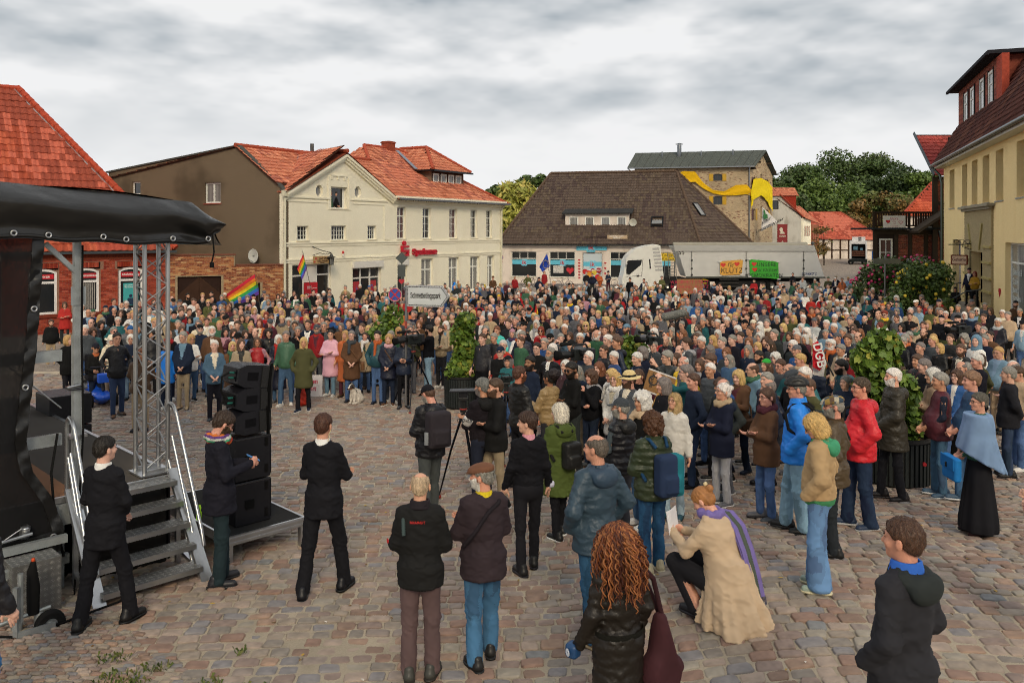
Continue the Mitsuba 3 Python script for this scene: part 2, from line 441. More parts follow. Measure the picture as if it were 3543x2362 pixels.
ang8 = np.array([.18,.82,1.18,1.82,2.18,2.82,3.18,3.82])*math.pi/2
sq = np.array([[1,.72],[.80,1],[-.80,1],[-1,.72],[-1,-.72],[-.80,-1],[.80,-1],[1,-.72]])
outl = sq[None]*(1+crng.normal(0,.05,(N,8,1)))
ca,sa = np.cos(stones[:,4]),np.sin(stones[:,4])
ci = crng.choice(len(CC),N,p=CP/CP.sum())

def stone_mesh(sel):
  m = len(sel); rings = []
  for k,zz in ((1.0,-.05),(.99,.002),(.86,.013)):
    o = outl[sel]*np.stack([stones[sel,2],stones[sel,3]],1)[:,None]*.5*k
    z = zz+tilt[sel,:1]*o[...,0]+tilt[sel,1:]*o[...,1]+up[sel,None]
    rings.append(np.stack([o[...,0],o[...,1],z],-1))
  top = np.stack([np.zeros(m),np.zeros(m),.019+up[sel]],1)[:,None]
  L = np.concatenate(rings+[top],1)
  X = L[...,0]*ca[sel,None]-L[...,1]*sa[sel,None]+stones[sel,0,None]
  Y = L[...,0]*sa[sel,None]+L[...,1]*ca[sel,None]+stones[sel,1,None]
  W = np.stack([X,Y,L[...,2]+ground(X,Y)-.012],-1)
  F = tri([[r*8+i,r*8+(i+1) % 8,(r+1)*8+(i+1) % 8,(r+1)*8+i] for r in (0,1) for i in range(8)])
  F = np.vstack([F,[[16+i,16+(i+1) % 8,24] for i in range(8)]])
  return W.reshape(-1,3),(F[None]+(np.arange(m)*25)[:,None,None]).reshape(-1,3),len(F)

gz0 = lambda x,y: float(ground(x,y))
vis = stones[:,1] > 6.6
near = np.where(vis & (abs(stones[:,0]) < .60*stones[:,1]))[0]
near = near[stones[near,2] > .1]; near = near[np.argsort(stones[near,1])][:300]
for i in near:
  V,F,nf = stone_mesh(np.array([i])); put('cobblestone',(V,F),'stone',CC[ci[i]],True,'square')
rest = np.setdiff1d(np.arange(N),near); V,F,nf = stone_mesh(rest)
put('cobblestones',(V,F),'stone',np.repeat(np.array(CC)[ci[rest]],nf),True,'square',kind='stuff')
# weeds in the joints by the stage
blades = []
for cx,cy,n,r in [(-3.25,7.0,90,.16),(-2.75,6.72,60,.12),(-2.5,6.95,26,.07),(-2.15,6.85,30,.07),(-3.5,7.35,40,.10),(-3.05,7.2,30,.08),(-.35,9.3,26,.07),(-2.42,7.45,16,.05),(-2.6,6.5,60,.12)]:
  for _ in range(n):
    a,q = crng.random()*6.28,r*math.sqrt(crng.random()); bx0,by0 = cx+q*math.cos(a)*1.5,cy+q*math.sin(a)
    h,b = crng.uniform(.02,.06),crng.random()*6.28; d = A(math.cos(b),math.sin(b),0)*h*.8; s = A(-math.sin(b),math.cos(b),0)*.005
    o = A(bx0,by0,float(ground(bx0,by0))-.005)
    blades.append((np.array([o-s,o+s,o+d*.5+A(0,0,h)+s,o+d+A(0,0,h*.8)]),np.array([[0,1,2],[0,2,3]])))
gcol = np.repeat(np.array([pk(c) for c in ('#4d5a26','#5d6630','#6b6a3a','#3f4c22')])[crng.integers(0,4,len(blades))],2)
solo('grass','tufts of weeds growing in the paving joints near the stage','weeds',cat(*blades),'leafy',gcol,kind='stuff')
# fallen leaves and cigarette ends
lv = []
for _ in range(150):
  x,y = crng.uniform(-5,5.5),crng.uniform(6.2,15); a,s = crng.random()*6.28,crng.uniform(.012,.03); z = gz0(x,y)+.014
  d,e = A(math.cos(a),math.sin(a),0)*s,A(-math.sin(a),math.cos(a),0)*s*.6
  lv.append((np.array([A(x,y,z)-d,A(x,y,z+.006)+e,A(x,y,z+.002)+d*1.3,A(x,y,z+.004)-e]),np.array([[0,1,2],[0,2,3]])))
solo('litter','scattered dry leaves and cigarette ends on the cobbles','litter',cat(*lv),'leafy',np.repeat(np.array([pk(c) for c in ('#9a7a3a','#7a5a2e','#b0903f','#c8c2b4','#5f4a2c')])[crng.integers(0,5,len(lv))],2),kind='stuff')
# raised kerb island and pavements in front of the houses
def pave(name,lab,pts,h,col):
  V,F = prism(Polygon(pts),.3); V[:,2] += np.array([float(ground(x,y)) for x,y,_ in V])-.3+h
  solo(name,lab,'pavement',(V,F),'stone',pk(col),kind='structure')

pave('pavement','pavement of pale slabs along the cream bank building',[(-11.7,40.2),(-11.2,41.8),(-.4,59.6),(.4,63),(2.6,62),(1.8,58.5),(-9.3,40)],.12,'#7f786e')
pave('pavement','pavement in front of the shop with the steep brown roof',[(-1.6,80.5),(-1.2,82.3),(17.2,77.4),(23.4,83),(25,81.4),(17.8,75.2)],.12,'#76706a')
# ---------------------------------------------------------------- cream bank building
TILE_R = ('#b06a50','#bd755a','#a66048','#c58064','#9c5848','#b86f56')
bk = thing('bank_building','cream two-storey bank building with stepped gable window and bright red tiled roof','building')
D = 1.169
W = Fr((-11.42,42,0),(.606,1,0))
BP = lambda t,s,z: A(-11.42+.606*t-s,42+t+.606*s,z)
wins = [(.88,1.70,3.30,4.03),(3.36,4.55,3.28,4.06),(6.29,7.05,3.30,4.07)]
tall = [(8.92,9.75),(11.4,12.25),(14.22,15.1),(16.68,17.5),(18.6,19.35)]
low = [(11.26,12.5),(14.16,15.35),(16.64,17.8),(18.76,19.65)]
hol = [rect(*w) for w in wins]+[rect(a,b,3.3,5.2) for a,b in tall]+[rect(a,b,-.22,2.06) for a,b in low]
hol += [rect(3.36,4.62,4.98,6.15),rect(.55,3.35,-1.0,2.05),rect(5.05,7.45,-1.0,1.72),rect(8.95,9.85,-1.0,1.75)]
octa = lambda c,z: Polygon([(c+.3*math.cos(a)*.92,z+.34*math.sin(a)) for a in np.arange(8)*math.pi/4+math.pi/8])
hol += [octa(2.48,5.87),octa(5.48,5.93)]
body = Polygon([(0,-1.6),(20.57,-1.6),(20.57,5.75),(8.5,5.75),(4.3,7.75),(.1,5.65),(0,5.65)])
put('front_wall',W.pr(shapes_minus(body,hol),-.32,0),'cream_render',None,False,bk)
E1 = Fr(W.p(20.57,0,0),BP(17.6,1,0)-BP(17.6,0,0),W.ex)
put('side_wall',E1.box(.02,9.5,-1.6,5.75,-.3,0),'cream_render',None,False,bk)
put('floor',cat(W.box(.3,20.2,-1.2,-1.0,-8,-.33),W.box(.3,20.2,2.3,2.5,-8,-.33),W.box(.3,20.2,-1,5.5,-4.2,-4.0)),'matte','#2a2622',False,bk)
for w in wins: window(bk,W,*w,cols=4 if w[1]-w[0] < 1 else 6,rows=(.33,.66),depth=.16,mw=.022,fw=.05,scol='#cfc8b2')
for i,(a,b) in enumerate(tall): window(bk,W,a,b,3.3,5.2,cols=2,rows=((.72,.07),.24,.48),depth=.16,pane='pane_wine' if i in (0,2) else 'pane_dark',scol='#cfc8b2')
for a,b in low: window(bk,W,a,b,-.22,2.06,cols=2,rows=((.70,.09),),depth=.18,fw=.09,mw=.09,pane='pane_curtain',scol='#cfc8b2')
kw = window(bk,W,3.36,4.62,4.98,6.15,cols=1,depth=.22,fw=.07,pane='pane_dark',scol='#cfc8b2')
sash = Fr(W.p(4.5,0,-.2),W.ex*-.35-W.en*.93,W.ex)
put('open_sash',cat(*[sash.box(a,b,c,d,0,.04) for a,b,c,d in [(0,.06,5.05,6.1),(.5,.56,5.05,6.1),(.17,.19,5.05,6.1),(.34,.36,5.05,6.1)]+[(0,.56,5.05+q*.207,5.08+q*.207) for q in range(6)]]),'paint','#d8d6d0',False,bk)
for c,z in ((2.48,5.87),(5.48,5.93)):
  kk = sub(bk,'octagonal_window')
  put('frame',W.pr(octa(c,z).buffer(.01).difference(octa(c,z).buffer(-.05)),-.22,-.14),'paint','#c9c6b8',False,kk); put('pane',W.pr(octa(c,z),-.2,-.18),'pane_curtain',None,False,kk)
# mouldings: the gable's rakes, string courses, eaves cornice, little stepped frieze
def mould(a,b,steps):
  out = []
  for w,h,dz in steps:
    out.append(bar(A(*a)+W.en*w/2+A(0,0,dz),A(*b)+W.en*w/2+A(0,0,dz),w,h))
  return cat(*out)

rk = [(.30,.13,.02),(.22,.13,-.11),(.12,.12,-.24)]
for a,b in ((W.p(.0,5.60),W.p(4.3,7.86)),(W.p(4.3,7.86),W.p(8.5,5.66))): put('cornice',mould(a,b,rk),'cream_render',None,False,bk)
put('cornice',mould(W.p(8.45,5.74),W.p(20.75,5.74),[(.36,.12,.04),(.26,.14,-.09),(.14,.14,-.23)]),'cream_render',None,False,bk)
for z,u0,u1 in ((5.50,.2,3.25),(5.50,4.75,8.0),(5.30,.2,3.25),(5.30,4.75,8.0),(3.15,0,20.6),(3.02,0,20.6),(2.30,0,20.6),(2.18,0,20.6)): put('string_course',W.box(u0,u1,z-.045,z+.045,.004,.07 if z in (5.5,3.15,2.3) else .04),'cream_render',None,False,bk)
put('frieze',cat(*[W.box(3.3+i*.26,3.3+i*.26+(.26 if j == 0 else .13),6.72-j*.09,6.80-j*.09,.003,.06) for i in range(5) for j in (0,1,2) if not (j and i % 2)]),'cream_render',None,False,bk)
put('pilaster',cat(W.box(7.7,8.3,3.25,5.25,.003,.05),W.box(3.1,3.3,4.9,6.7,.003,.04),W.box(4.7,4.9,4.9,6.7,.003,.04)),'cream_render',None,False,bk)
put('plinth',W.box(0,20.6,-1.6,-.72,.003,.06),'pale_render',None,False,bk)
# shop front at street level
for (u0,u1,vv,cs) in ((.55,3.35,2.05,1),(5.05,7.45,1.72,1),(8.95,9.85,1.75,1)):
  kk = sub(bk,'entrance'); ms = []
  for c in np.linspace(u0,u1,2 if u1-u0 < 1 else 4): ms.append(W.box(c-.05,c+.05,-1.0,vv,-.24,-.16))
  for z in (-.98,vv-.62,vv-.06): ms.append(W.box(u0,u1,z,z+.08,-.236,-.165))
  put('frame',cat(*ms),'paint','#cfccc6',False,kk); put('pane',W.box(u0,u1,-1,vv,-.21,-.20),'pane_dark',None,False,kk)
put('shutter_box',cat(W.box(5.0,7.5,1.72,2.08,.01,.16),W.box(8.9,9.9,1.75,2.07,.01,.12)),'paint','#cfccc6',False,bk)
put('panel',W.box(1.5,2.42,1.1,2.0,-.19,-.15),'paint','#cfccc6',False,bk)
for i,u in enumerate((5.25,6.6)):
  kp = solo('poster',f'red and blue printed poster in the {("first", "second")[i]} bay of the bank entrance','poster',W.box(u,u+.62,-.5,.95,-.195,-.18),'paint','#a02a30')
  put('print',cat(*[W.box(u+.06+.5*random.Random(9+q+i).random(),u+.16+.4*random.Random(3+q).random(),-.4+q*.13,-.33+q*.13,-.179,-.176) for q in range(9) if q not in (5,6)]),'paint','#3a5a9a',False,kp)
# roof
roof = sub(bk,'roof')
fz = lambda s: 5.88+.69*D*(s+.0)
F0 =-.32
roof_face(roof,[BP(7.35,F0,fz(F0)),BP(17.95,F0,fz(F0)),BP(13.3,4.45,fz(4.3)),BP(10.2,4.45,fz(4.3)),BP(8.9,2.95,fz(2.88)),BP(-.1,2.95,fz(2.88)),BP(-.1,.3,fz(.3)),BP(7.35,.3,fz(.3))],TILE_R,.24,.36)
roof_face(roof,[BP(17.95,F0,fz(F0)),BP(17.95,9.2,fz(F0)),BP(13.3,4.45,fz(4.3))],TILE_R,.24,.36)
roof_face(roof,[BP(8.9,5.9,8.0),BP(8.9,2.95,fz(2.88)),BP(10.2,4.45,fz(4.3))],TILE_R,.24,.36)
roof_face(roof,[BP(8.9,12.3,6.9),BP(-.1,12.3,6.9),BP(-.1,2.97,fz(2.88)),BP(8.9,2.97,fz(2.88))],TILE_R,.5,.9,flat=True)
roof_face(roof,[BP(-.12,-.22,5.72),BP(.0,.35,5.72),BP(3.66,2.95,8.06),BP(3.66,-.30,8.06)],TILE_R,.24,.36)
put('tiles_underlay',(np.array([BP(-.12,-.28,5.70),BP(3.66,-.30,8.02),BP(3.66,2.9,8.02),BP(7.4,-.28,5.70)]),np.array([[0,1,2],[3,2,1]])),'matte','#7a3828',False,roof)

ridge(roof,BP(-.1,2.95,fz(2.88)+.05),BP(8.9,2.95,fz(2.88)+.05),'#9a4630'); ridge(roof,BP(10.2,4.45,fz(4.3)+.05),BP(13.3,4.45,fz(4.3)+.05),'#a04a33')
ridge(roof,BP(13.3,4.45,fz(4.3)+.05),BP(17.95,F0,fz(F0)+.05),'#a04a33'); ridge(roof,BP(10.2,4.45,fz(4.3)+.05),BP(8.9,2.95,fz(2.88)+.05),'#a04a33'); ridge(roof,BP(3.66,-.3,8.12),BP(3.66,2.9,8.12),'#9a4630')
put('valley',cat(bar(BP(0,.1,5.80),BP(3.5,2.78,8.05),.28,.03),bar(BP(12.05,2.2,7.86),BP(12.9,4.3,9.3),.25,.03)),'metal','#8d9499',False,roof)
ch = put('chimney',cat(place(bx(-.33,.33,-.33,.33,8.9,9.85),BP(12.3,4.45,0),A(.518,.855,0),A(-.855,.518,0),A(0,0,1)),place(bx(-.38,.38,-.38,.38,9.72,9.80),BP(12.3,4.45,0),A(.518,.855,0),A(-.855,.518,0),A(0,0,1))),'brick','#8a4230',False,roof)
put('flue_pipe',tube([BP(4.9,3.2,7.9),BP(4.9,3.2,8.85)],.11,10),'metal','#5a5450',True,roof)
# hipped dormer with four windows
dm = sub(bk,'dormer')
DF = Fr(BP(0,1.45,0),(.606,1,0))
put('front',DF.pr(shapes_minus(rect(12.45*D,15.6*D,6.6,7.75),[rect((12.6+i*.74)*D,(13.18+i*.74)*D,6.98,7.6) for i in range(4)]),-.15,0),'matte','#4a3326',False,dm)
for i in range(4): window(bk,DF,(12.6+i*.74)*D,(13.18+i*.74)*D,6.98,7.6,cols=1,fw=.10,depth=-.02,sill=False,name='dormer_window',pane='pane_curtain')
put('cheek',cat(Fr(BP(12.45,1.45,0),BP(12.45,0,0)-BP(12.45,1,0)).pr(Polygon([(0,6.6),(0,7.75),(-1.75,7.75)]),-.05,.05),Fr(BP(15.6,1.45,0),BP(12.45,0,0)-BP(12.45,1,0)).pr(Polygon([(0,6.6),(0,7.75),(-1.75,7.75)]),-.05,.05)),'matte','#7a6656',False,dm)
EZ = 7.80
roof_face(dm,[BP(12.15,1.1,EZ),BP(15.95,1.1,EZ),BP(14.05,3.0,9.5)],TILE_R,.24,.34)
roof_face(dm,[BP(12.15,3.6,EZ),BP(12.15,1.1,EZ),BP(14.05,3.0,9.5),BP(14.05,5.2,9.5)],TILE_R,.24,.34)
roof_face(dm,[BP(15.95,1.1,EZ),BP(15.95,3.6,EZ),BP(14.05,5.2,9.5),BP(14.05,3.0,9.5)],TILE_R,.24,.34)
for a,b in ((BP(12.15,1.1,EZ+.05),BP(14.05,3.0,9.56)),(BP(15.95,1.1,EZ+.05),BP(14.05,3.0,9.56)),(BP(14.05,3.0,9.56),BP(14.05,5,9.56))): ridge(dm,a,b,'#a04a33')
put('gutter',cat(bar(BP(12.1,1.02,EZ-.05),BP(16.0,1.02,EZ-.05),.12,.10),bar(BP(12.08,1.05,EZ-.05),BP(12.08,3.4,EZ-.05),.12,.10)),'metal','#33363a',False,dm)
# gutters and downpipes
put('gutter',bar(BP(7.35,F0-.08,5.66),BP(17.95,F0-.08,5.66),.14,.12),'metal','#6a6c6c',False,bk)
put('downpipe',cat(tube([W.p(-.05,5.5,.12),W.p(-.05,-.4,.12)],.06,8),tube([W.p(20.5,5.6,.3),W.p(20.45,5.3,.1),W.p(20.45,-1,.1)],.06,8)),'paint','#c9c3ae',True,bk)
put('rainwater_head',W.box(-.2,.15,5.5,5.8,.02,.25),'paint','#c9c3ae',False,bk)
# signs on the bank
sg = thing('bank_sign','red lettering sign with round-dotted emblem on the cream wall','sign')
sR = pk('#b4182a')
put('emblem',cat(W.pr(Point(9.43,3.05).buffer(.13),.06,.2),*[W.box(*q,.06,.2) for q in ((9.16,9.84,2.78,2.90),(9.16,9.30,2.62,2.78),(9.16,9.84,2.52,2.62+.03),(9.70,9.84,2.38,2.52),(9.16,9.84,2.27,2.38))]),'paint',sR,False,sg)
put('lettering',W.at(text('Sparkasse',.36,.14,True),11.45,2.33,.06),'paint',sR,False,sg)
bp = solo('info_board','tall red information board beside the bank door','sign',W.box(1.50,2.42,-.95,1.08,-.14,-.08),'paint','#b01f28')
for s,z,h in (('Im starken',.42,.10),('Verbund für',.24,.10),('Sie vor Ort.',.06,.10),('Sparkasse',.86,.05),('Mecklenburg-Nordwest',.77,.045),('Deka',-.24,.09)):
  m = text(s,h,.004,True,False); put('lettering',W.at(m,1.66,z,-.08),'paint','#d8d6d2',False,bp)
cs = solo('cardboard_sign','hand-lettered cardboard sign hung under the old lantern on the bank','sign',cat(W.box(1.55,2.98,2.08,2.46,.45,.465)),'matte','#a5855c')
put('lettering',cat(W.at(text('Lieb Wald',.12,.006,True,False),1.95,2.29,.466),W.at(text('Klütz Vielfalt',.09,.006,True,False),1.85,2.17,.466),W.at(text('tolerant',.07,.006,True,False),2.05,2.09,.466)),'matte','#2b211b',False,cs)
put('heart',cat(W.at(prism(heart(.14),.006),1.75,2.34,.466),W.at(prism(heart(.12),.006),1.66,2.18,.466)),'paint','#a83030',False,cs)
lt = thing('wall_lantern','old black iron lantern on a scrolled bracket on the bank','lantern')
put('bracket',cat(tube([W.p(1.95,2.95,.0),W.p(2.3,2.75,.35),W.p(2.72,2.62,.62)],.02,6),tube([W.p(2.0,2.5,0),W.p(2.2,2.62,.3),W.p(2.45,2.55,.45),W.p(2.72,2.62,.62)],.018,6)),'paint','#1c1b1a',True,lt)
put('cap',lathe([(.0,.22),(.05,.2),(.09,.08),(.26,.0),(.0,.0)],12,W.p(2.72,2.38,.62)),'paint','#2a2b2b',30,lt)
put('cage',cat(*[tube([W.p(2.72+.13*math.cos(a),2.38,.62+.13*math.sin(a)),W.p(2.72+.11*math.cos(a),2.02,.62+.11*math.sin(a))],.012,4) for a in np.arange(6)*1.047],lathe([(0,0),(.13,0),(.13,.03),(0,.03)],10,W.p(2.72,1.99,.62))),'paint','#1c1b1a',False,lt)
put('pane',lathe([(.10,.02),(.12,.36)],8,W.p(2.72,2.0,.62)),'pane_curtain',None,False,lt)
solo('wall_lamp','small red alarm lamp on the cream bank wall','lamp',cat(lathe([(0,0),(.07,0),(.07,.12),(0,.12)],10,W.p(4.18,2.42,.1))),'paint','#cfccc6')
put('shade',lathe([(.06,0),(.065,.09),(.04,.14),(0,.15)],10,W.p(4.18,2.54,.1)),'gloss','#b02020',True,'wall_lamp')
ob = solo('electricity_box','light grey meter cabinet low on the bank corner','cabinet',W.box(.1,.52,-.9,.25,.02,.2),'paint','#b9b8b2')
dish = thing('satellite_dish','white satellite dish on the grey gable wall','satellite dish')
GW = Fr(BP(0,12.4,0),(1,-.606,0))
dc = GW.p(14.5-1.85,2.5,.35)
put('bowl',place(lathe([(0,-.07),(.2,-.05),(.34,0),(.36,0),(.36,-.02),(.2,-.07),(0,-.09)],20),dc,GW.ex,GW.ez,GW.en),'paint','#bfbcb4',True,dish)
put('arm',cat(tube([dc-GW.ez*.3,dc+GW.en*.35-GW.ez*.15],.015,5),tube([dc,dc-GW.en*.34-GW.ez*.1],.03,6)),'metal','#7a7a78',True,dish)
# ---------------------------------------------------------------- grey gable house
gh = thing('gable_house','house side of bare stained grey render with two small white windows','building')
wh = [rect(14.5-6.0,14.5-4.7,5.25,6.35),rect(14.5-12.3,14.5-11.5,5.85,6.6)]
put('wall',GW.pr(shapes_minus(Polygon([(0,-1.5),(14.5,-1.5),(14.5,5.75),(14.5-3.37,8.12),(0,7.2)]),wh),-.3,0),'old_render',None,False,gh)
put('back',GW.box(.2,14.3,-1,5.5,-3,-2.6),'matte','#2a2622',False,gh)
window(gh,GW,8.5,9.8,5.25,6.35,cols=2,fw=.08,mw=.10,depth=.10,pane='pane_curtain',scol='#8a4a3a'); window(gh,GW,2.2,3.0,5.85,6.6,cols=1,fw=.08,depth=.10,scol='#8a4a3a')
put('verge',cat(bar(GW.p(14.62,5.72,-.1),GW.p(14.5-3.37,8.22,-.1),.3,.07),bar(GW.p(14.5-3.37,8.22,-.1),GW.p(-.2,7.24,-.1),.34,.09)),'matte','#4a4744',False,gh)
# ---------------------------------------------------------------- brick yard wall with two timber gates
BR_Y = ('#8a5238','#9a6040','#7d4630','#a5744e','#8f5a3f','#6f3d2c','#b08a62')
yw = thing('yard_wall','old brick yard wall in mixed reds with dark timber gates','wall')
Y = Fr((-16.55,40.50,0),(5.16,1.51,0))
g1,g2 = rect(.36,2.36,-1.6,1.55),rect(3.4,4.2,-1.6,1.2)
bricks(yw,Y,shapes_minus(Polygon([(0.02,-1.4),(5.33,-1.4),(5.33,2.05),(3.0,2.05),(3.0,2.55),(.02,2.58)]),[g1.buffer(.001),g2]),BR_Y,proud=.012,joint='#94826c')
put('coping',cat(Y.box(-.02,3.04,2.57,2.64,-.26,.06),Y.box(3.04,5.33,2.06,2.12,-.26,.06)),'brick','#6d4535',False,yw)
for (u0,u1,v1) in ((.36,2.36,1.55),(3.4,4.2,1.2)):
  gt = sub(yw,'gate'); mid = (u0+u1)/2
  put('boards',cat(*[bar(Y.p(max(u0,min(u1,mid-s*(mid-u0))),v,-.12),Y.p(mid,v+(mid-u0)*.9,-.12),.03,.085) for s in (1,-1) for v in np.arange(-1.9,v1-.9,.1)]),'matte','#38271e',False,gt)
  put('panel',Y.box(u0,u1,-1.4,v1,-.19,-.14),'matte','#2c1e17',False,gt)
put('drain',tube([W.p(-.25,.75,.25),W.p(-.12,.65,.14),W.p(-.05,.3,.12)],.07,8),'paint','#8d9296',True,yw)
# ---------------------------------------------------------------- red brick house, nearest on that side
BR_R = ('#8f3a2a','#9b4533','#84321f','#a65240','#7a2e20','#94402e')
rh = thing('brick_house','red brick bank branch with arched white windows and steep red pantile roof','building')
R_ = Fr((-18.4,39,0),(1.22,1,0))
rw = [(-3.60,-2.46),(-1.86,-.73),(.09,1.19)]
wall = shapes_minus(rect(-4.6,2.33,-1.3,2.46),[arch(a,b,.06,2.08,.14) for a,b in rw])
sold = [(a-.05+i*.077,a-.05+i*.077+.066,2.10,2.34) for a,b in rw for i in range(int((b-a+.1)/.077))]
bricks(rh,R_,shapes_minus(wall,[rect(a-.06,b+.06,2.02,2.35) for a,b in rw]),BR_R,soldier=sold,joint='#8a6a58')
put('cornice',cat(R_.box(-4.6,2.42,2.47,2.54,-.2,.05),R_.box(-4.6,2.42,2.68,2.76,-.2,.10),R_.box(-4.6,2.42,2.54,2.68,-.2,.0),R_.box(-4.6,2.46,2.76,2.84,-.2,.16),*[R_.box(u,u+.06,2.545,2.675,.001,.045) for u in np.arange(-4.55,2.35,.13)]),'brick','#7d3a28',False,rh)
put('end_wall',Fr(R_.p(2.33,0,0),-R_.en,R_.ex).box(.21,9,-1.3,2.8,-.25,0),'brick','#8a3a2a',False,rh)
put('inside',R_.box(-4.5,2.2,-1,2.4,-2.6,-2.4),'matte','#2c2a2a',False,rh)
for i,(a,b) in enumerate(rw):
  kk = sub(rh,'window'); o,n_ = arch(a+.005,b-.005,.065,2.075,.14),arch(a+.11,b-.11,.16,1.97,.10)
  put('frame',cat(R_.pr(o.difference(n_),-.14,-.06),R_.box(a+.11,b-.11,1.42,1.52,-.13,-.065)),'paint','#d6d4d0',False,kk)
  put('pane',R_.pr(o,-.125,-.11),'pane_dark',None,False,kk); put('sill',R_.box(a-.08,b+.08,-.08,.06,-.1,.09),'brick','#6d3022',False,kk)
  put('red_strip',R_.box(a+.13,b-.13,1.62,1.84,-.108,-.10),'paint','#b01f28',False,kk)
  put('lettering',R_.at(text(('Vorsorge','Vermögensbildung','Absicherung')[i],.095,.004,True),(a+b)/2,1.69,-.10),'paint','#d8d6d2',False,kk)
  if i == 1: put('blind',cat(*[R_.box(u,u+.045,.2,1.4,-.109,-.10) for u in np.arange(a+.2,b-.15,.09)]),'paint','#98928a',False,kk)
ps = solo('poster','turquoise poster with a standing figure in the brick house window','poster',R_.box(.32,.98,.28,1.32,-.105,-.09),'paint','#3f9a9c')
put('print',cat(R_.box(.5,.8,.3,.62,-.089,-.085),R_.pr(Point(.65,.72).buffer(.08),-.089,-.085)),'paint','#1f2f4a',False,ps); put('lettering',cat(*[R_.at(text('Mehr Sicherheit für Sie',.045,.003,True,False),.36,1.2-.09*q,-.089) for q in range(2)]),'paint','#d8d6d2',False,ps)
rr = sub(rh,'roof')
ec,eL = R_.p(2.62,2.86,.22),R_.p(-7.5,2.86,.22)
apx = A(-24.6,41.7,10.85); back = ec-R_.en*11.8
roof_face(rr,[eL,ec,apx,apx-R_.ex*8],('#a24a34','#ae543c','#96422e','#b45f46','#8e4432'),.30,.42,n_parts=170,wave=.045)
roof_face(rr,[ec,back,apx],('#a8442c','#b44e34','#9c3c27','#ba5a3e'),.30,.42,wave=.045)
ridge(rr,ec+A(0,0,.1),apx+A(0,0,.08),'#a5452e',.14); ridge(rr,apx,apx-R_.ex*8,'#a5452e',.14)
put('flashing',bar(ray_pt(ec,apx,.0)-R_.ex*.25+A(0,0,.05),apx-R_.ex*.2+A(0,0,.04),.10,.05),'metal','#c4c2bd',False,rr)
put('gutter',bar(eL-A(0,0,.08)+R_.en*.06,ec-A(0,0,.08)+R_.en*.06,.14,.11),'metal','#5a5c5e',False,rh)
# ---------------------------------------------------------------- shop with the steep brown roof
TILE_B = ('#51433a','#574840','#4b3d35','#5b4c41','#483b34','#544840')
sh = thing('corner_shop','low pale shop with a huge steep brown tiled roof and flat dormer','building')
S_ = Fr((-1.1,82,0),(18.1,-4.5,0))
sw = [(1.07,3.56),(4.85,7.34),(10.72,13.2)]
put('front_wall',S_.pr(shapes_minus(rect(0,18.9,-1.8,2.6),[rect(a,b,-.65,1.8) for a,b in sw]+[rect(8.06,9.96,-1.3,1.71),rect(14.3,16.4,-.65,1.8)]),-.3,0),'pale_render',None,False,sh)
C_ = Fr(S_.p(18.9,0,0),A(23.2,82.6,0)-S_.p(18.9,0,0))
put('side_wall',C_.box(.02,7.6,-1.8,2.6,-.3,0),'pale_render',None,False,sh)
put('back',S_.box(.3,18.5,-1.5,2.4,-2.6,-2.5),'matte','#4d463e',False,sh)
put('plinth',cat(S_.box(0,7.9,-1.8,-1.05,.003,.05),S_.box(10.1,18.9,-1.8,-1.05,.003,.05)),'pale_render',None,False,sh)
put('floor',S_.box(.3,18.5,-1.3,-1.2,-2.4,-.32),'matte','#3c352e',False,sh)
LBL = pk('#5fb0c8')
for i,(a,b) in enumerate(sw+[(14.3,16.4)]):
  kk = window(sh,S_,a,b,-.65,1.8,cols=1,rows=((.72,.07),),depth=.10,fw=.06)
  put('top_frame',cat(*[S_.box(c,c+.05,1.15,1.75,-.155,-.104) for c in (a+.8,a+1.6)]),'paint','#cfccc6',False,kk)
  put('blue_band',S_.box(a+.06,b-.06,.55,.98,-.148,-.135),'paint',LBL,False,kk)
  put('sticker',S_.box((a+b)/2-.26,(a+b)/2+.3,.42,1.05,-.134,-.126),'paint','#6fb8d0',False,kk)
  put('lettering',S_.at(text('ik',.38,.006,True),(a+b)/2+.02,.55,-.126),'paint','#b52a30',False,kk)
kk = sub(sh,'door'); put('panel',S_.box(8.12,9.9,-1.3,1.66,-.2,-.12),'paint','#b9c4c8',False,kk)
put('blue_band',S_.box(8.14,9.88,.42,.85,-.119,-.11),'paint',LBL,False,kk); put('sticker',S_.box(8.75,9.3,.25,.95,-.109,-.10),'paint','#6fb8d0',False,kk); put('lettering',S_.at(text('ik',.4,.006,True),9.02,.42,-.10),'paint','#b52a30',False,kk)
fr_ = [S_.pr(Point(8.3+.22*i+.1*(i % 2),-.1+.3*((i*7) % 5)/5-.25*(i % 3)).buffer(.26),-.118+.001*i,-.112+.001*i) for i in range(7)]
put('fruit_print',cat(*fr_),'paint',np.repeat([pk(c) for c in ('#b02a2e','#c23a30','#d0902a','#a01f2a','#c8b03a','#b02a2e','#97202a')],[len(f[1]) for f in fr_]),False,kk)
put('lettering',S_.at(text('Täglich frisch!',.13,.004,True),9.3,.0,-.10),'paint','#d8d6d2',False,kk)
sg = solo('shop_sign','turquoise shop sign board with red letters above the shop door','sign',cat(S_.box(7.5,10.4,1.95,2.32,.03,.1),S_.box(8.5,9.3,1.78,2.62,.06,.14)),'paint','#5fb4cc')
put('lettering',S_.at(text('ik',.5,.01,True),8.93,2.0,.14),'paint','#b52a30',False,sg)
put('small_lettering',cat(*[S_.at(text('Lebensmittelmarkt',.10,.006,True),c,2.09,.1) for c in (8.0,9.86)],S_.at(text('IHR KAUFMANN',.06,.006,True),8.92,1.84,.14)),'paint','#1d4a7a',False,sg)
hs_ = [S_.at(prism(heart(.24),.01),u,z,.004) for u,z in [(7.75,1.0-.28*i) for i in range(7)]+[(10.25,.75-.5*i) for i in range(3)]]
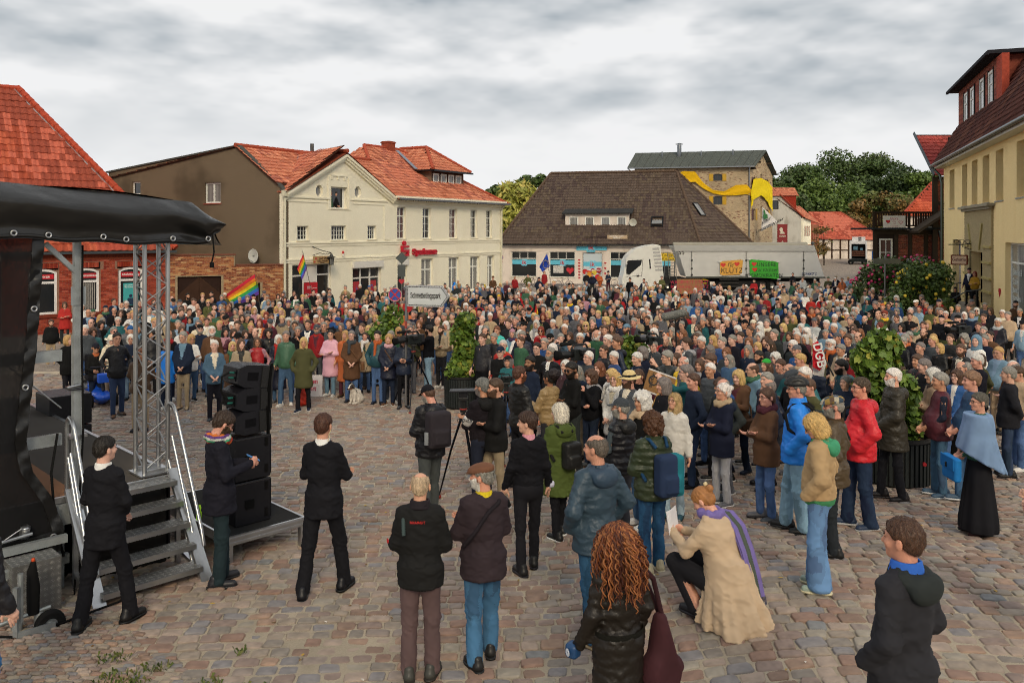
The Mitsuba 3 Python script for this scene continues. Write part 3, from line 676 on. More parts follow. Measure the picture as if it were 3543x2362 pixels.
for i,m in enumerate(hs_): solo('paper_heart',f"small red paper heart, {('topmost', 'second', 'third', 'fourth', 'fifth', 'sixth', 'lowest')[i] if i < 7 else ('top', 'middle', 'bottom')[i - 7]} in the {'column of seven' if i < 7 else 'row of three'} beside the shop door",'paper heart',m,'paint','#b02a34',group='paper hearts beside the shop door')
solo('heart_cutout','large red heart in the second shop window','heart',S_.at(prism(heart(.75),.02),6.85,.0,-.12),'paint','#b52a34')
kk = solo('paper_poster','white handwritten poster in the second shop window','poster',S_.box(5.2,6.2,-.25,.45,-.12,-.11),'paint','#c9c6be')
put('lettering',cat(*[S_.at(text(t_,.13,.004,False),5.7,z,-.11) for t_,z in (('Demokratie',.25),('ist für',.05),('Klütz 2025',-.15))]),'paint','#6a6a68',False,kk)
for i,u in enumerate((1.8,3.0,5.6,7.0)):
  solo('wooden_crate',f'small wooden crate, number {("one", "two", "three", "four")[i]} along the shop window display','crate',cat(*[S_.box(u,u+.55,-.6+q*.12,-.51+q*.12,-.5,-.2) for q in range(3)]),'matte','#8a6a42')
rf = sub(sh,'roof'); eA,eB,eC,R1,R2 = S_.p(-.3,2.55,.35),S_.p(19.1,2.55,.35),A(23.7,82.5,2.55),A(4.05,87.1,9.72),A(16.5,84.0,9.72)
roof_face(rf,[eA,eB,R2,R1],TILE_B,.26,.37,wave=.035); roof_face(rf,[eB,eC,R2],TILE_B,.26,.37,wave=.035); roof_face(rf,[A(3.2,96,2.55),eA,R1],TILE_B,.3,.4)
roof_face(rf,[eC,A(10,99,2.55),R2],TILE_B,.5,.8)
for a,b in ((eA,R1),(R1,R2),(eB,R2),(eC,R2)): ridge(rf,a+A(0,0,.08),b+A(0,0,.08),'#5a4638',.13)
put('gutter',cat(bar(eA-A(0,0,.1)+S_.en*.06,eB-A(0,0,.1)+S_.en*.06,.14,.10),bar(eB-A(0,0,.1),eC-A(0,0,.1),.14,.10)),'metal','#4a4a4a',False,sh)
dm = sub(sh,'dormer'); DS = Fr(S_.p(0,0,-1.25),S_.ex)
put('front',DS.pr(shapes_minus(rect(6.2,12.35,3.4,5.5),[rect(6.55+i*1.55,7.45+i*1.55,3.8,5.18) for i in range(4)]),-.15,0),'pale_render',None,False,dm)
for i in range(4): window(dm.split('__')[0],DS,6.55+i*1.55,7.45+i*1.55,3.8,5.18,cols=1,fw=.11,depth=.02,sill=False,name='dormer_window',pane='pane_curtain')
for u in (6.2,12.3): put('cheek',Fr(DS.p(u,0,0),-DS.en).pr(Polygon([(0.02,3.4),(0.02,5.5),(1.6,5.5)]),-.03,.05),'pale_render',None,False,dm)
put('roof_slab',cat(place(bx(5.9,12.7,-.35,2.2,0,.12),DS.p(0,5.5,0),DS.ex,-DS.en*.97+A(0,0,.24),A(0,0,1))),'matte','#2f3033',False,dm)
put('flashing',DS.box(6.1,12.4,3.32,3.42,-.1,.12),'metal','#8c9092',False,dm)
dd = thing('roof_dish','small grey satellite dish beside the flat dormer on the brown roof','satellite dish'); c = DS.p(12.75,4.6,.25)
put('bowl',place(lathe([(0,-.1),(.2,-.06),(.37,0),(.37,-.02),(.2,-.09),(0,-.12)],16),c,DS.ex,DS.ez,DS.en),'paint','#a8a59c',True,dd); put('arm',tube([c-DS.en*.1,c-DS.en*.9-A(0,0,.6)],.04,6),'metal','#777777',True,dd)
rn = np.cross(S_.ex,(R2-eB)/np.linalg.norm(R2-eB)); rn = rn/np.linalg.norm(rn); rn = rn if rn[2] > 0 else -rn
rs = np.cross(rn,S_.ex); rs = rs if rs[2] > 0 else -rs

def skylight(parent,o,ex,es,n,w,h,opened=0.0):
  kk = sub(parent,'skylight')
  put('frame',place(cat(bx(-w/2,w/2,0,.1,0,.16),bx(-w/2,w/2,h-.1,h,0,.16),bx(-w/2,-w/2+.1,.1,h-.1,0,.16),bx(w/2-.1,w/2,.1,h-.1,0,.16)),o,ex,es,n),'metal','#2e2d2c',False,kk)
  e2 = es*math.cos(opened)+n*math.sin(opened)*-1; n2 = np.cross(ex,e2)
  put('pane',place(bx(-w/2+.1,w/2-.1,-h/2+.1,h/2-.1,.12,.14),o+es*h/2,ex,es*math.cos(opened)-n*math.sin(opened),n*math.cos(opened)+es*math.sin(opened)),'pane_curtain',None,False,kk)

pl = lambda u,z: eA+S_.ex*u+rs*((z-2.55)/rs[2])
skylight(sh,pl(15.3,4.15),S_.ex,rs,rn,1.15,1.25,.35)
hx = (eC-eB)/np.linalg.norm(eC-eB); hn = np.cross(hx,R2-eB); hn /= np.linalg.norm(hn); hn = hn if hn[2] > 0 else -hn; hs2 = np.cross(hn,hx); hs2 = hs2 if hs2[2] > 0 else -hs2
skylight(sh,eB+hx*3.2+hs2*3.4,hx,hs2,hn,.8,1.6)
put('snow_guard',cat(*[bar(pl(8.6+i*.15,3.0),pl(8.6+i*.15,3.0)+A(0,0,.28),.03,.03) for i in range(14)],bar(pl(8.55,3.0)+A(0,0,.26),pl(10.7,3.0)+A(0,0,.26),.03,.03)),'metal','#4a3b34',False,rf)
kk = solo('roof_banner','pale painted board on the snow guard of the brown roof','banner',place(bx(0,1.9,0,.36,0,.02),pl(10.75,2.95)+rn*.12,S_.ex,A(0,0,1),S_.en),'matte','#b09a80')
put('lettering',cat(place(text('WAHRHEIT STATT',.11,.006,True,False),pl(10.95,2.95)+rn*.12+S_.en*.02+A(0,0,.2),S_.ex,A(0,0,1),S_.en),place(text('ENKLAVE',.11,.006,True,False),pl(11.3,2.95)+rn*.12+S_.en*.02+A(0,0,.05),S_.ex,A(0,0,1),S_.en)),'paint','#d8d6d2',False,kk)
# ---------------------------------------------------------------- brick granary behind
gr = thing('granary','tall buff brick granary with yellow shutters and grey felt roof','building')

def buff(p,n,uv):
  h = dr.select(dr.abs(n.x) > .7,p.y,p.x); r = dr.floor(p.z/.085); u = h/.26+.5*(r-2*dr.floor(r/2))
  k = cell_rand(dr.floor(u),r,3)
  fu = u-dr.floor(u); fv = p.z/.085-r
  j = smoothstep(0,.08,fu)*smoothstep(0,.16,fv)
  c = mix([.36,.27,.165],[.47,.37,.235],k); c = mix(c,[.20,.10,.065],smoothstep(.93,.96,k+.10*fbm(p.x,p.y,p.z,3)))
  return mix([.30,.26,.21],c,j)*(.72+.55*fbm(p.x*.7+p.y*.7,p.z*.7,2.0,4))

scene['buff_brick'] = {'type': 'twosided','bsdf': {'type': 'principled','base_color': proc(buff),'roughness': .95,'specular': .15}}
G_ = Fr((15.8,108,0),(14.0,-3,0)); LG = 14.32
H_ = Fr((29.8,105,0),(5.3,8,0)); LH = 9.6
gw = [(9.85,10.95,10.1,11.0,1),(9.85,10.95,7.1,8.2,1),(10.1,11.2,3.9,5.1,0),(3.0,4.1,10.5,11.3,0),(6.0,7.0,7.3,8.2,1)]
put('front_wall',G_.pr(shapes_minus(rect(0,LG,-2,12.0),[arch(a,b,c,d,.12) for a,b,c,d,_ in gw]),-.4,0),'buff_brick',None,False,gr)
hw = [(1.2,2.3,9.2,10.6,1),(6.6,7.8,9.2,10.6,1),(1.2,2.3,5.2,6.6,1),(6.6,7.8,5.2,6.6,1),(4.3,5.0,9.5,11.2,0),(4.3,5.0,5.4,7.0,0),(1.0,1.7,.8,3.6,0)]
gab = Polygon([(0,-2),(LH,-2),(LH,11.2),(LH/2,14.0),(0,11.9)])
put('gable_wall',H_.pr(shapes_minus(gab,[arch(a,b,c,d,.12) for a,b,c,d,_ in hw]),-.4,0),'buff_brick',None,False,gr)
put('inside',cat(G_.box(.3,LG-.3,-1,11.5,-1.2,-1.0),H_.box(.3,LH-.3,-1,11,-1.2,-1.0)),'matte','#1d1a17',False,gr)
for fr,ww in ((G_,gw),(H_,hw)):
  for a,b,c,d,shut in ww:
    window(gr,fr,a,b,c,d,cols=2,fw=.07,depth=.22,sill=False,fcol='#5a4a3a')
    if shut:
      for e,g in ((a-.52,a-.02),(b+.02,b+.5)): put('shutter',fr.box(e,g,c,d,.01,.07),'paint',pk('#b5901e' if fr is G_ or e > a else '#4a1d1a'),False,gr)
for z in (3.2,6.4,9.0,11.5): put('string_course',G_.box(0,LG,z,z+.1,.004,.03),'buff_brick',None,False,gr)
rf = sub(gr,'roof')
eL_,eR_ = G_.p(-.9,11.95,.5),G_.p(LG+.5,11.95,.5); rL,rR = G_.p(-.2,14.25,-4.6),H_.p(LH/2,14.28,.6); eR_ = H_.p(0,11.95,.6)+G_.en*.5
put('felt',(np.array([eL_,eR_,rR,rL,*[q-A(0,0,.2) for q in (eL_,eR_,rR,rL)]]),tri([[0,1,2,3],[4,7,6,5],[0,4,5,1],[1,5,6,2],[3,7,4,0]])),'matte','#4d504b',False,rf)
put('felt',(np.array([rL,rR,H_.p(LH+.3,11.3,.6),G_.p(-.2,11.6,-9.9)]),tri([[0,1,2,3]])),'matte','#4d504b',False,rf)
put('seams',cat(*[bar(ray_pt(eL_,eR_,t)+A(0,0,.012),ray_pt(rL,rR,t)+A(0,0,.012),.06,.02) for t in np.linspace(.06,.98,14)]),'matte','#3d403c',False,rf)
put('gutter',bar(eL_-A(0,0,.12),eR_-A(0,0,.12),.16,.14),'metal','#8a8f92',False,gr)
put('downpipe',cat(tube([G_.p(LG-.1,11.8,.15),G_.p(LG-.1,-1,.15)],.08,6),tube([G_.p(-.8,11.8,.4),G_.p(.1,10.8,.15),G_.p(.1,9.5,.15)],.07,6)),'metal','#7d8386',True,gr)
put('vent_pipe',cat(*[tube([G_.p(u,13.0+.3,-2.9),G_.p(u,14.1+h,-2.9)],r,8) for u,r,h in ((5.6,.28,.9),(3.4,.1,.1),(8.4,.1,.1),(12.4,.1,.2))],lathe([(0,.2),(.5,.05),(.5,0),(0,0)],10,G_.p(5.6,15.1,-2.9))),'metal','#7d8386',True,gr)
put('eaves_beam',cat(*[H_.box(LH*q,LH*q+.22,11.9+2.1*(1-abs(2*q-1))-.5,11.9+2.1*(1-abs(2*q-1))-.25,0,.6) for q in (.03,.25,.5,.72,.95)]),'matte','#3f362c',False,gr)

def cloth_strip(pts,widths,seed,down=A(0,0,-1),n=10,fold=.06):
  """A hanging strip of cloth: pts its upper edge, widths how far it falls."""
  r_ = np.random.default_rng(seed); P = np.asarray(pts,float)
  t = np.linspace(0,1,len(P)); tt = np.linspace(0,1,len(P)*5)
  Q = np.stack([np.interp(tt,t,P[:,k]) for k in range(3)],1); wd = np.interp(tt,t,widths)
  g = np.gradient(Q,axis=0); g /= np.linalg.norm(g,axis=1,keepdims=True)+1e-9; nn = np.cross(g,down); nn /= np.linalg.norm(nn,axis=1,keepdims=True)+1e-9
  V = []
  for j in range(n+1):
    f = j/n; ph = np.sin(tt*34+f*3)*.5+np.sin(tt*13+5*f+seed)*.7+np.sin(f*9+tt*7)*.6
    V.append(Q+wd[:,None]*f*down+nn*(fold*ph*(.3+f))[:,None])
  V = np.vstack(V); m = len(tt)
  F = tri([[j*m+i,j*m+i+1,(j+1)*m+i+1,(j+1)*m+i] for j in range(n) for i in range(m-1)])
  V2 = V-np.tile(nn,(n+1,1))*.012
  return cat((V,F),(V2,F[:,::-1]))

ga = lambda u,v: G_.p(u,v,.25)
solo('yellow_banner','long yellow cloth draped in a swag across the granary front','banner',cloth_strip([ga(4.6,10.7),ga(6.1,11.4),ga(7.6,11.3),ga(8.6,9.9),ga(9.8,8.95),ga(11.2,8.75),ga(12.6,9.55),ga(13.9,9.6),ga(14.6,8.8)],[1.0,1.45,1.3,.75,.45,.5,1.3,1.2,.7],3),'fabric','#d9a912',True)
ha = lambda u,v: H_.p(u,v,.3)
solo('yellow_banner','bright yellow cloth hung over the granary gable end','banner',cat(cloth_strip([ha(-.3,9.0),ha(.6,10.3),ha(3.5,10.6),ha(6.5,10.3),ha(8.6,9.6)],[1.2,2.6,2.2,2.6,3.2],5),cloth_strip([ha(-.4,9.0),ha(.3,9.3),ha(1.0,8.9)],[2.6,1.4,1.0],8)),'fabric','#e0c414',True)
# ---------------------------------------------------------------- white gabled house and the row up the lane
hw_ = thing('white_house','white rendered house with red tiled roof, dark window and tall red panel','building')
K = Fr((36.3,118,0),(1,0.06,0)); KS = Fr((40.8,118.27,0),(6.5,24,0),A(24,-6.5,0)/24.9*-1)
put('gable_wall',K.pr(shapes_minus(Polygon([(-1,-2),(4.5,-2),(4.5,5.9),(1.4,8.75),(-1,8.75)]),[rect(.15,1.25,6.85,8.1)]),-.3,0),'white_render',None,False,hw_)
window(hw_,K,.15,1.25,6.85,8.1,cols=1,fw=.1,depth=.1,fcol='#2b2623',sill=False)
put('long_wall',place(bx(.02,9.5,-2,5.8,-.3,0),KS.o,KS.ex,A(0,0,1),A(.965,-.26,0)),'pale_render',None,False,hw_)
for i in range(3): put('long_window',place(bx(1.5+i*2.6,2.6+i*2.6,2.3,4.3,.01,.04),KS.o,KS.ex,A(0,0,1),A(.965,-.26,0)),'pane_curtain',None,False,hw_)
rp = solo('information_sign','tall dark red information panel with white silhouette on the white house','sign',K.box(1.05,2.5,-.9,4.75,.01,.06),'paint','#7a2320')
put('print',cat(K.pr(Polygon([(1.35,3.4),(2.1,3.4),(2.05,3.6),(1.85,3.75),(1.85,4.1),(1.7,4.3),(1.5,4.3),(1.4,4.1),(1.3,4.05),(1.42,3.8),(1.5,3.6)]),.061,.07),K.box(1.3,2.25,3.0,3.12,.061,.07),K.box(1.72,1.86,1.6,2.1,.061,.07),K.pr(Point(1.79,2.3).buffer(.1),.061,.07),K.box(1.25,2.3,1.3,1.4,.061,.07),K.pr(Polygon([(1.4,-.4),(2.2,-.4),(2.3,.1),(1.8,.0),(1.35,.2)]).difference(rect(1.7,2.0,-.3,-.1)),.061,.07)),'paint','#c4b9a8',False,rp)
rf = sub(hw_,'roof')
roof_face(rf,[K.p(4.75,5.75,.2),KS.p(10,5.75,-.2),KS.p(10,8.9,-.2)-A(4.2,-1,0),K.p(1.35,8.95,.2)],TILE_R,.3,.4)
roof_face(rf,[K.p(-1.4,8.7,.25),K.p(1.4,8.72,.25),K.p(.9,10.4,-2),K.p(-1.4,10.8,-2.6)],TILE_R,.3,.4)
ridge(rf,K.p(1.35,8.95,.2),K.p(4.75,5.75,.25),'#8a3d2c',.12)
dk = sub(hw_,'roof_dormer'); put('front',K.box(3.0,5.0,6.4,9.0,-3.2,-3.0),'matte','#8a2f22',False,dk); roof_face(dk,[K.p(2.0,8.9,-2.8),K.p(5.4,8.9,-2.8),K.p(5.3,10.2,-4.5),K.p(2.0,10.2,-4.5)],TILE_R,.3,.4)
r1 = thing('row_house','narrow cream and brick row house up the lane beside the white house','building')
Q = Fr((45.2,130,0),(10,20,0),A(.9,-.45,0))
put('wall',cat(place(bx(0,9,1.6,5.8,-.3,0),Q.o,Q.ex,A(0,0,1),Q.en),place(bx(-.2,.02,-1.6,5.8,-4,-.02),Q.o,Q.ex,A(0,0,1),Q.en)),'cream_render',None,False,r1)
put('brick_wall',cat(place(bx(0,9,-1.6,1.6,-.3,0),Q.o,Q.ex,A(0,0,1),Q.en),place(bx(9,20,-1.6,4.9,-.3,.02),Q.o,Q.ex,A(0,0,1),Q.en)),'brick','#8a5a44',False,r1)
for u,v in ((1.2,3),(3.6,3),(6,3),(10.4,2.2),(13,2.2),(16,2.2),(2,-.6),(5,-.6),(10.4,-.8),(13,-.8)): put('window',place(bx(u,u+.9,v,v+1.6,.03,.05),Q.o,Q.ex,A(0,0,1),Q.en),'pane_dark',None,False,r1)
roof_face(sub(r1,'roof'),[place((np.array([[-.3,5.8,.3]]),BOXF),Q.o,Q.ex,A(0,0,1),Q.en)[0][0],place((np.array([[20.4,5.0,.3]]),BOXF),Q.o,Q.ex,A(0,0,1),Q.en)[0][0],Q.o+Q.ex*20+A(-3,.5,8),Q.o+A(-3,.5,8.4)],TILE_R,.35,.45)
r2 = thing('barn_house','low house with broad red hipped roof across the end of the lane','building')
fl = lambda x,z,d: A((x-1771.5)/2900*d,d,z)
put('wall',bx(52.5,70,150,150.4,-2,2.6),'pale_render',None,False,r2)
put('timber',cat(*[bx(c,c+.25,149.9,149.995,-2,2.5) for c in np.arange(52.6,66,1.5)],bx(52.5,66,149.9,149.995,.3,.5)),'matte','#3a2d24',False,r2)
rf = sub(r2,'roof'); P = [A(52,149.6,2.4),A(66.8,149.6,2.2),A(61.2,156,7.3),A(55.3,156,7.3)]
roof_face(rf,P,('#a04a35','#b05a42','#944430','#b86850'),.34,.45); roof_face(rf,[P[1],A(68,160,2.2),P[2]],TILE_R,.34,.45); ridge(rf,P[3],P[2],'#8f4432',.14); ridge(rf,P[2],P[1],'#8f4432',.14)
r3 = thing('back_house','dull red roof of a house showing behind the broad hipped roof','building')
roof_face(sub(r3,'roof'),[A(66,170,1.5),A(77,170,1.5),A(76,175,6.8),A(66,175,6.8)],('#8a3f35','#7d3830','#94483c'),.36,.5); put('wall',bx(66.3,77,170.6,171,-2,1.6),'pale_render',None,False,r3)
# ---------------------------------------------------------------- half-timbered house with the balcony
ht = thing('half_timbered_house','half-timbered brick house with dark balcony and white glazed door','building')
Hf = Fr((22.6,52.2,0),(1,.02,0)); BRH = ('#7d4030','#8a4a38','#70382a','#945440','#65342a')
posts = [0,1.42,2.35,3.75]
put('sole_beam',cat(Hf.box(-.1,4.4,3.55,3.85,-.1,.03),*[Hf.box(c,c+.24,-1.3,3.55,-.1,.02) for c in (-.1,1.22,2.1,3.1,3.9)],Hf.box(1.3,4.0,1.55,1.72,-.1,.018)),'matte','#3a2f27',False,ht)
bricks(ht,Fr(Hf.p(0,0,-.05),Hf.ex),rect(1.46,4.1,-1.2,3.55),BRH,joint='#87796a')
put('panel',Hf.box(.14,1.22,-1.3,3.55,-.2,-.06),'matte','#2f2823',False,ht)
window(ht,Hf,.28,1.12,-.6,3.3,cols=2,rows=((.55,.14),.14,.30,.42,.78),depth=.02,fw=.10,mw=.04,sill=False,name='glazed_door',pane='pane_wine')
bl = sub(ht,'balcony')
put('floor',Hf.box(-.25,4.6,3.86,3.98,-3,.35),'matte','#23282a',False,bl)
put('rail',cat(Hf.box(-.25,4.4,4.86,4.98,.2,.3),Hf.box(-.25,4.4,4.06,4.14,.22,.28),*[Hf.box(c,c+.14,3.98,4.86,.19,.31) for c in (-.25,1.95,4.2)]),'matte','#2e2019',False,bl)
for u in np.arange(-.08,4.15,.155):
  if abs(u-2.0) > .1: put('plank',Hf.box(u,u+.115,4.14,4.86,.235,.262),'matte','#38271f',False,bl)
ks = solo('balcony_sign','white painted board with two red hearts hung on the dark balcony','sign',Hf.box(.35,1.75,3.92,4.72,.32,.34),'paint','#cfccc6')
put('lettering',cat(*[Hf.at(text(t_,h,.004,False),1.05,z,.34) for t_,h,z in (('Klütz',.16,4.45),('Klein',.07,4.32),('aber',.07,4.2),('weltoffen',.08,4.03))]),'paint','#b04a5a',False,ks)
put('heart',Hf.at(prism(heart(.27),.006),.66,4.35,.34),'paint','#b02a34',False,ks); put('heart',Hf.at(prism(heart(.27).difference(heart(.2)),.006),1.45,4.3,.34),'paint','#c0405a',False,ks)
Hg = Fr((26.15,52.0,0),(1,0,0))
bricks(ht,Hg,rect(.22,2.2,-1.2,6.95),BRH,joint='#87796a',w=-.04)
put('timber',cat(*[Hg.box(c,c+w_,-1.2,7.05,-.1,.03) for c,w_ in ((-.05,.3),(.95,.2))],*[Hg.box(-.05,2.2,z,z+.2,-.1,.025) for z in (1.5,3.95,5.4,6.95)]),'matte','#41362d',False,ht)
put('lean_roof',cat(bar(Hg.p(.9,5.3,.5),Hg.p(-1.5,3.7,.5),1.2,.16,(0,0,1))),'matte','#4a3f36',False,ht)
put('number_plate',Hg.box(.42,.6,1.85,2.0,.03,.04),'paint','#cfccc6',False,ht); put('number',Hg.at(text('4',.1,.004,True),.51,1.875,.04),'paint','#1a1a1a',False,ht)
put('downpipe',tube([Hf.p(3.85,3.8,.3),Hf.p(4.0,3.3,.25),Hf.p(4.02,-1,.2)],.06,7),'metal','#5a6468',True,ht)
rf = sub(ht,'roof'); roof_face(rf,[A(25.95,51.5,7.2),A(29.5,51.5,7.2),A(29.5,54.2,10.0),A(26.0,54.2,10.0)],('#9a4038','#a84a40','#8c3830'),.24,.34); put('verge_board',bar(A(25.93,51.5,7.2),A(25.97,54.2,10.1),.05,.2),'metal','#4a5056',False,rf)
sm_ = thing('red_roof_annex','small red hipped roof with black sheet above the balcony','building')
rf = sub(sm_,'roof'); ridge(rf,A(37.2,80,5.25),A(41.5,83,8.5),'#9a4430',.14); ridge(rf,A(41.5,83,8.5),A(43.2,83,9.0),'#9a4430',.14); roof_face(rf,[A(37.2,80,5.2),A(45,80,5.4),A(43.2,83,8.9),A(41.5,83,8.4)],('#a8462e','#b5553a','#9a3f2a'),.28,.36); put('wall',bx(37.8,45,80.3,80.6,-1,5.2),'pale_render',None,False,sm_)
put('black_sheet',bx(38.8,42.3,80.05,80.2,2,5.0),'shell_cloth','#1a1c1f',False,sm_)
# ---------------------------------------------------------------- yellow house on the near corner
yh = thing('yellow_house','yellow rendered house with deep window niches and red dormer in a dark mansard roof','building')
Yw = Fr((25.75,50,0),(-.354,-1,0),A(-1,.354,0))
ywin = [(2.2,3.9),(6.35,7.85),(9.1,10.6),(11.85,13.4),(14.75,16.25),(18.6,20.4)]
yg = [(3.3,5.9,-.6,3.3),(16.6,20.2,.2,3.3)]
yl = shapes_minus(rect(0,24,-1.6,7.55),[rect(a,b,5.05,7.2) for a,b in ywin]+[rect(*q) for q in yg]+[rect(9.0,12.3,.2,2.78)])
put('front_wall',Yw.pr(yl,-.42,0),'yellow_render',None,False,yh)
put('end_wall',cat(Fr(Yw.p(0,0,-.43),-Yw.en,-Yw.ex).box(.0,8,-1.6,7.5,-.3,0)),'yellow_render',None,False,yh)
put('inside',Yw.box(.3,23.5,-1.4,7.3,-1.6,-1.5),'matte','#2a2520',False,yh); put('floor',cat(Yw.box(.3,23.5,4.4,4.6,-1.5,-.43),Yw.box(.3,23.5,-.2,.2,-1.5,-.43)),'matte','#3a342c',False,yh)
for a,b in ywin:
  window(yh,Yw,a,b,5.05,7.2,cols=2,rows=((.7,.06),),depth=.34,fw=.08,scol='#8f8f8c')
window(yh,Yw,3.3,5.9,-.6,3.3,cols=3,rows=((.6,.08),),depth=.34,fw=.09,sill=False,fcol='#a8a4c0')
ks = window(yh,Yw,16.6,20.2,.2,3.3,cols=3,rows=((.74,.07),),depth=.20,fw=.09,scol='#8f8f8c',pane='pane_curtain')
wl = thing('window_lettering','white script lettering on the big gallery window of the yellow house','lettering')
put('script',cat(*[place(text(t_,h,.006,False,False),Yw.p(17.0,z,-.20),Yw.ex,A(0,0,1),Yw.en) for t_,h,z in (('Galerie &',.26,2.0),('Café',.26,1.62),('Kunst &',.2,1.3),('Handwerk',.2,.98))]),'paint','#c0c8c4',False,wl)
pt_ = sub(yh,'portal')
PS = pk('#9a8a68')
put('surround',cat(Yw.pr(shapes_minus(Polygon([(7.6,-.9),(14.3,-.9),(14.3,4.85),(7.6,4.85)]),[rect(9.0,12.3,-1,2.78)]),.004,.09)),'stone',PS,False,pt_)
put('cornice',cat(Yw.box(7.2,14.7,4.86,4.98,.0,.34),Yw.box(7.4,14.5,4.74,4.86,.09,.22)),'stone','#8d8672',False,pt_)
put('bands',cat(*[Yw.box(a,b,z,z+.10,.09,.17) for a,b in ((7.6,8.9),(12.4,14.3)) for z in (.4,1.0,1.6,2.3,3.0)],bar(Yw.p(9.6,2.9,.12),Yw.p(8.9,4.1,.12),.08,.1),bar(Yw.p(11.7,2.9,.12),Yw.p(12.4,4.1,.12),.08,.1)),'stone','#a2915f',False,pt_)
put('door_leaf',place(bx(0,.06,0,2.5,-1.0,0),Yw.p(12.2,.22,-.1),Yw.ex,A(0,0,1),Yw.en),'paint','#a89a7c',False,pt_)
st = sub(yh,'steps'); put('step',cat(*[Yw.box(8.0,13.4,-1.2,.2-.19*i,.1+.32*i,.42+.32*i) for i in range(6)]),'stone','#7d766c',False,st)
for u in (8.1,13.3): put('handrail',cat(tube([Yw.p(u,1.15,.3),Yw.p(u,1.05,.9),Yw.p(u,.15,2.3),Yw.p(u,-.2,2.35)],.03,6),tube([Yw.p(u,.2,.5),Yw.p(u,1.08,.5)],.025,6)),'metal','#4a4e4e',True,st)
rf = sub(yh,'roof'); TB = ('#4f2a20','#5a3226','#44241c','#63392b')
yR = lambda u,z,w: Yw.p(u,z,w)
roof_face(rf,[yR(24,7.75,.55),yR(-.5,7.75,.55),yR(.9,11.9,-1.9),yR(24,11.9,-1.9)],TB,.26,.34,wave=.03)
roof_face(rf,[yR(-.5,7.75,.55),yR(-.5,7.75,-8),yR(1.0,11.9,-6),yR(.9,11.9,-1.9)],TB,.26,.34,wave=.03)
put('soffit',Yw.box(-.45,24,7.5,7.62,-.3,.5),'paint','#bdb8ac',False,rf); put('gutter',cat(tube([Yw.p(-.6,7.68,.62),Yw.p(24,7.68,.62)],.09,8)),'metal','#4a5254',True,rf)
put('downpipe',tube([Yw.p(-.3,7.6,.6),Yw.p(.0,7.1,.2),Yw.p(.06,6.6,.12),Yw.p(.06,-1,.12)],.075,8),'metal','#59625f',True,yh)
dm = sub(yh,'dormer'); YD = Fr(Yw.p(0,0,-.75),Yw.ex,Yw.en)
dws = [(2.4,3.5),(4.3,5.4),(7.0,8.1),(9.2,10.3)]
put('front',YD.pr(shapes_minus(rect(.4,11.4,9.0,11.95),[rect(a,b,9.55,11.5) for a,b in dws]),-.25,0),'matte','#7a4034',False,dm)
for r in range(10): put('shingle_row',cat(*[YD.box(a,b,9.05+r*.29,9.05+r*.29+.27,.003,.022) for a,b in [(.42+c*.5,.42+c*.5+.47) for c in range(22)] if not any(a < q+.1 and b > p_-.1 and 9.3 < 9.05+r*.29 < 11.5 for p_,q in dws)]),'tile',pk(('#84483a','#7a4034','#8e5040')[r % 3]),False,dm)
for a,b in dws:
  window(yh,YD,a,b,9.55,11.5,cols=1,rows=((.68,.06),),depth=-.05,fw=.13,sill=False,name='dormer_window',pane='pane_curtain'); put('casing',cat(YD.box(a-.12,a-.005,9.4,11.6,.0,.06),YD.box(b+.005,b+.12,9.4,11.6,.0,.06)),'matte','#3c403e',False,dm)
put('apron',YD.box(.35,11.5,8.85,9.05,.0,.10),'metal','#b09a94',False,dm)
put('cheek',cat(Fr(YD.p(.4,0,0),-YD.en,-YD.ex).pr(Polygon([(0,8.6),(0,11.95),(3,11.95),(1.4,9.6)]),-.05,.05),Fr(YD.p(11.4,0,0),-YD.en,YD.ex).pr(Polygon([(0,8.9),(0,11.95),(3,11.95),(1.4,9.6)]),-.05,.05)),'matte','#7f4436',False,dm)
put('roof_slab',cat(YD.box(-.1,11.9,11.95,12.12,-4,.55),YD.box(-.12,11.92,11.9,12.05,.5,.62)),'matte','#26292a',False,dm)
for c in range(5): put('tile',YD.box(11.5+c*.24,11.72+c*.24,9.0,11.8,-.1-.02*c,.12),'tile','#a04530',False,dm)
gs = thing('gallery_sign','small brown hanging sign in a scrolled iron bracket over the gallery door','sign')
put('bracket',cat(tube([Yw.p(9.6,3.15,.1),Yw.p(9.6,3.1,.5),Yw.p(9.6,3.1,1.1)],.025,6),tube([Yw.p(9.6,2.85,.1),Yw.p(9.6,3.0,.5),Yw.p(9.6,3.3,.4)],.02,6),*[tube([Yw.p(9.6,3.25+.1*math.sin(a),.25+q+.1*math.cos(a)) for a in np.linspace(0,6.28,10)],.015,5) for q in (0,.25,.5)]),'paint','#1f1d1c',True,gs)
GS = Fr(Yw.p(9.6,2.35,.62),Yw.en*-1+Yw.ex*.55)
put('board',GS.pr(rect(-.34,.34,-.2,.2).buffer(.05),-.03,.03),'matte','#6d3a28',False,gs); put('face',GS.pr(rect(-.29,.29,-.15,.15).buffer(.04),.031,.036),'paint','#c4a888',False,gs)
put('lettering',GS.at(text('Galerie',.14,.006,True),0,-.05,.036),'paint','#5a241c',False,gs); put('hook',tube([GS.p(0,.22,0),GS.p(0,.75,0)],.012,5),'paint','#1f1d1c',True,gs)
solo('paper_heart','red paper heart on the yellow wall beside the gallery window','paper heart',place(prism(heart(.42),.02),Yw.p(15.6,1.2,.004),Yw.ex,A(0,0,1),Yw.en),'paint','#b0242c')
# ---------------------------------------------------------------- trees and planting
lrng = np.random.default_rng(17)

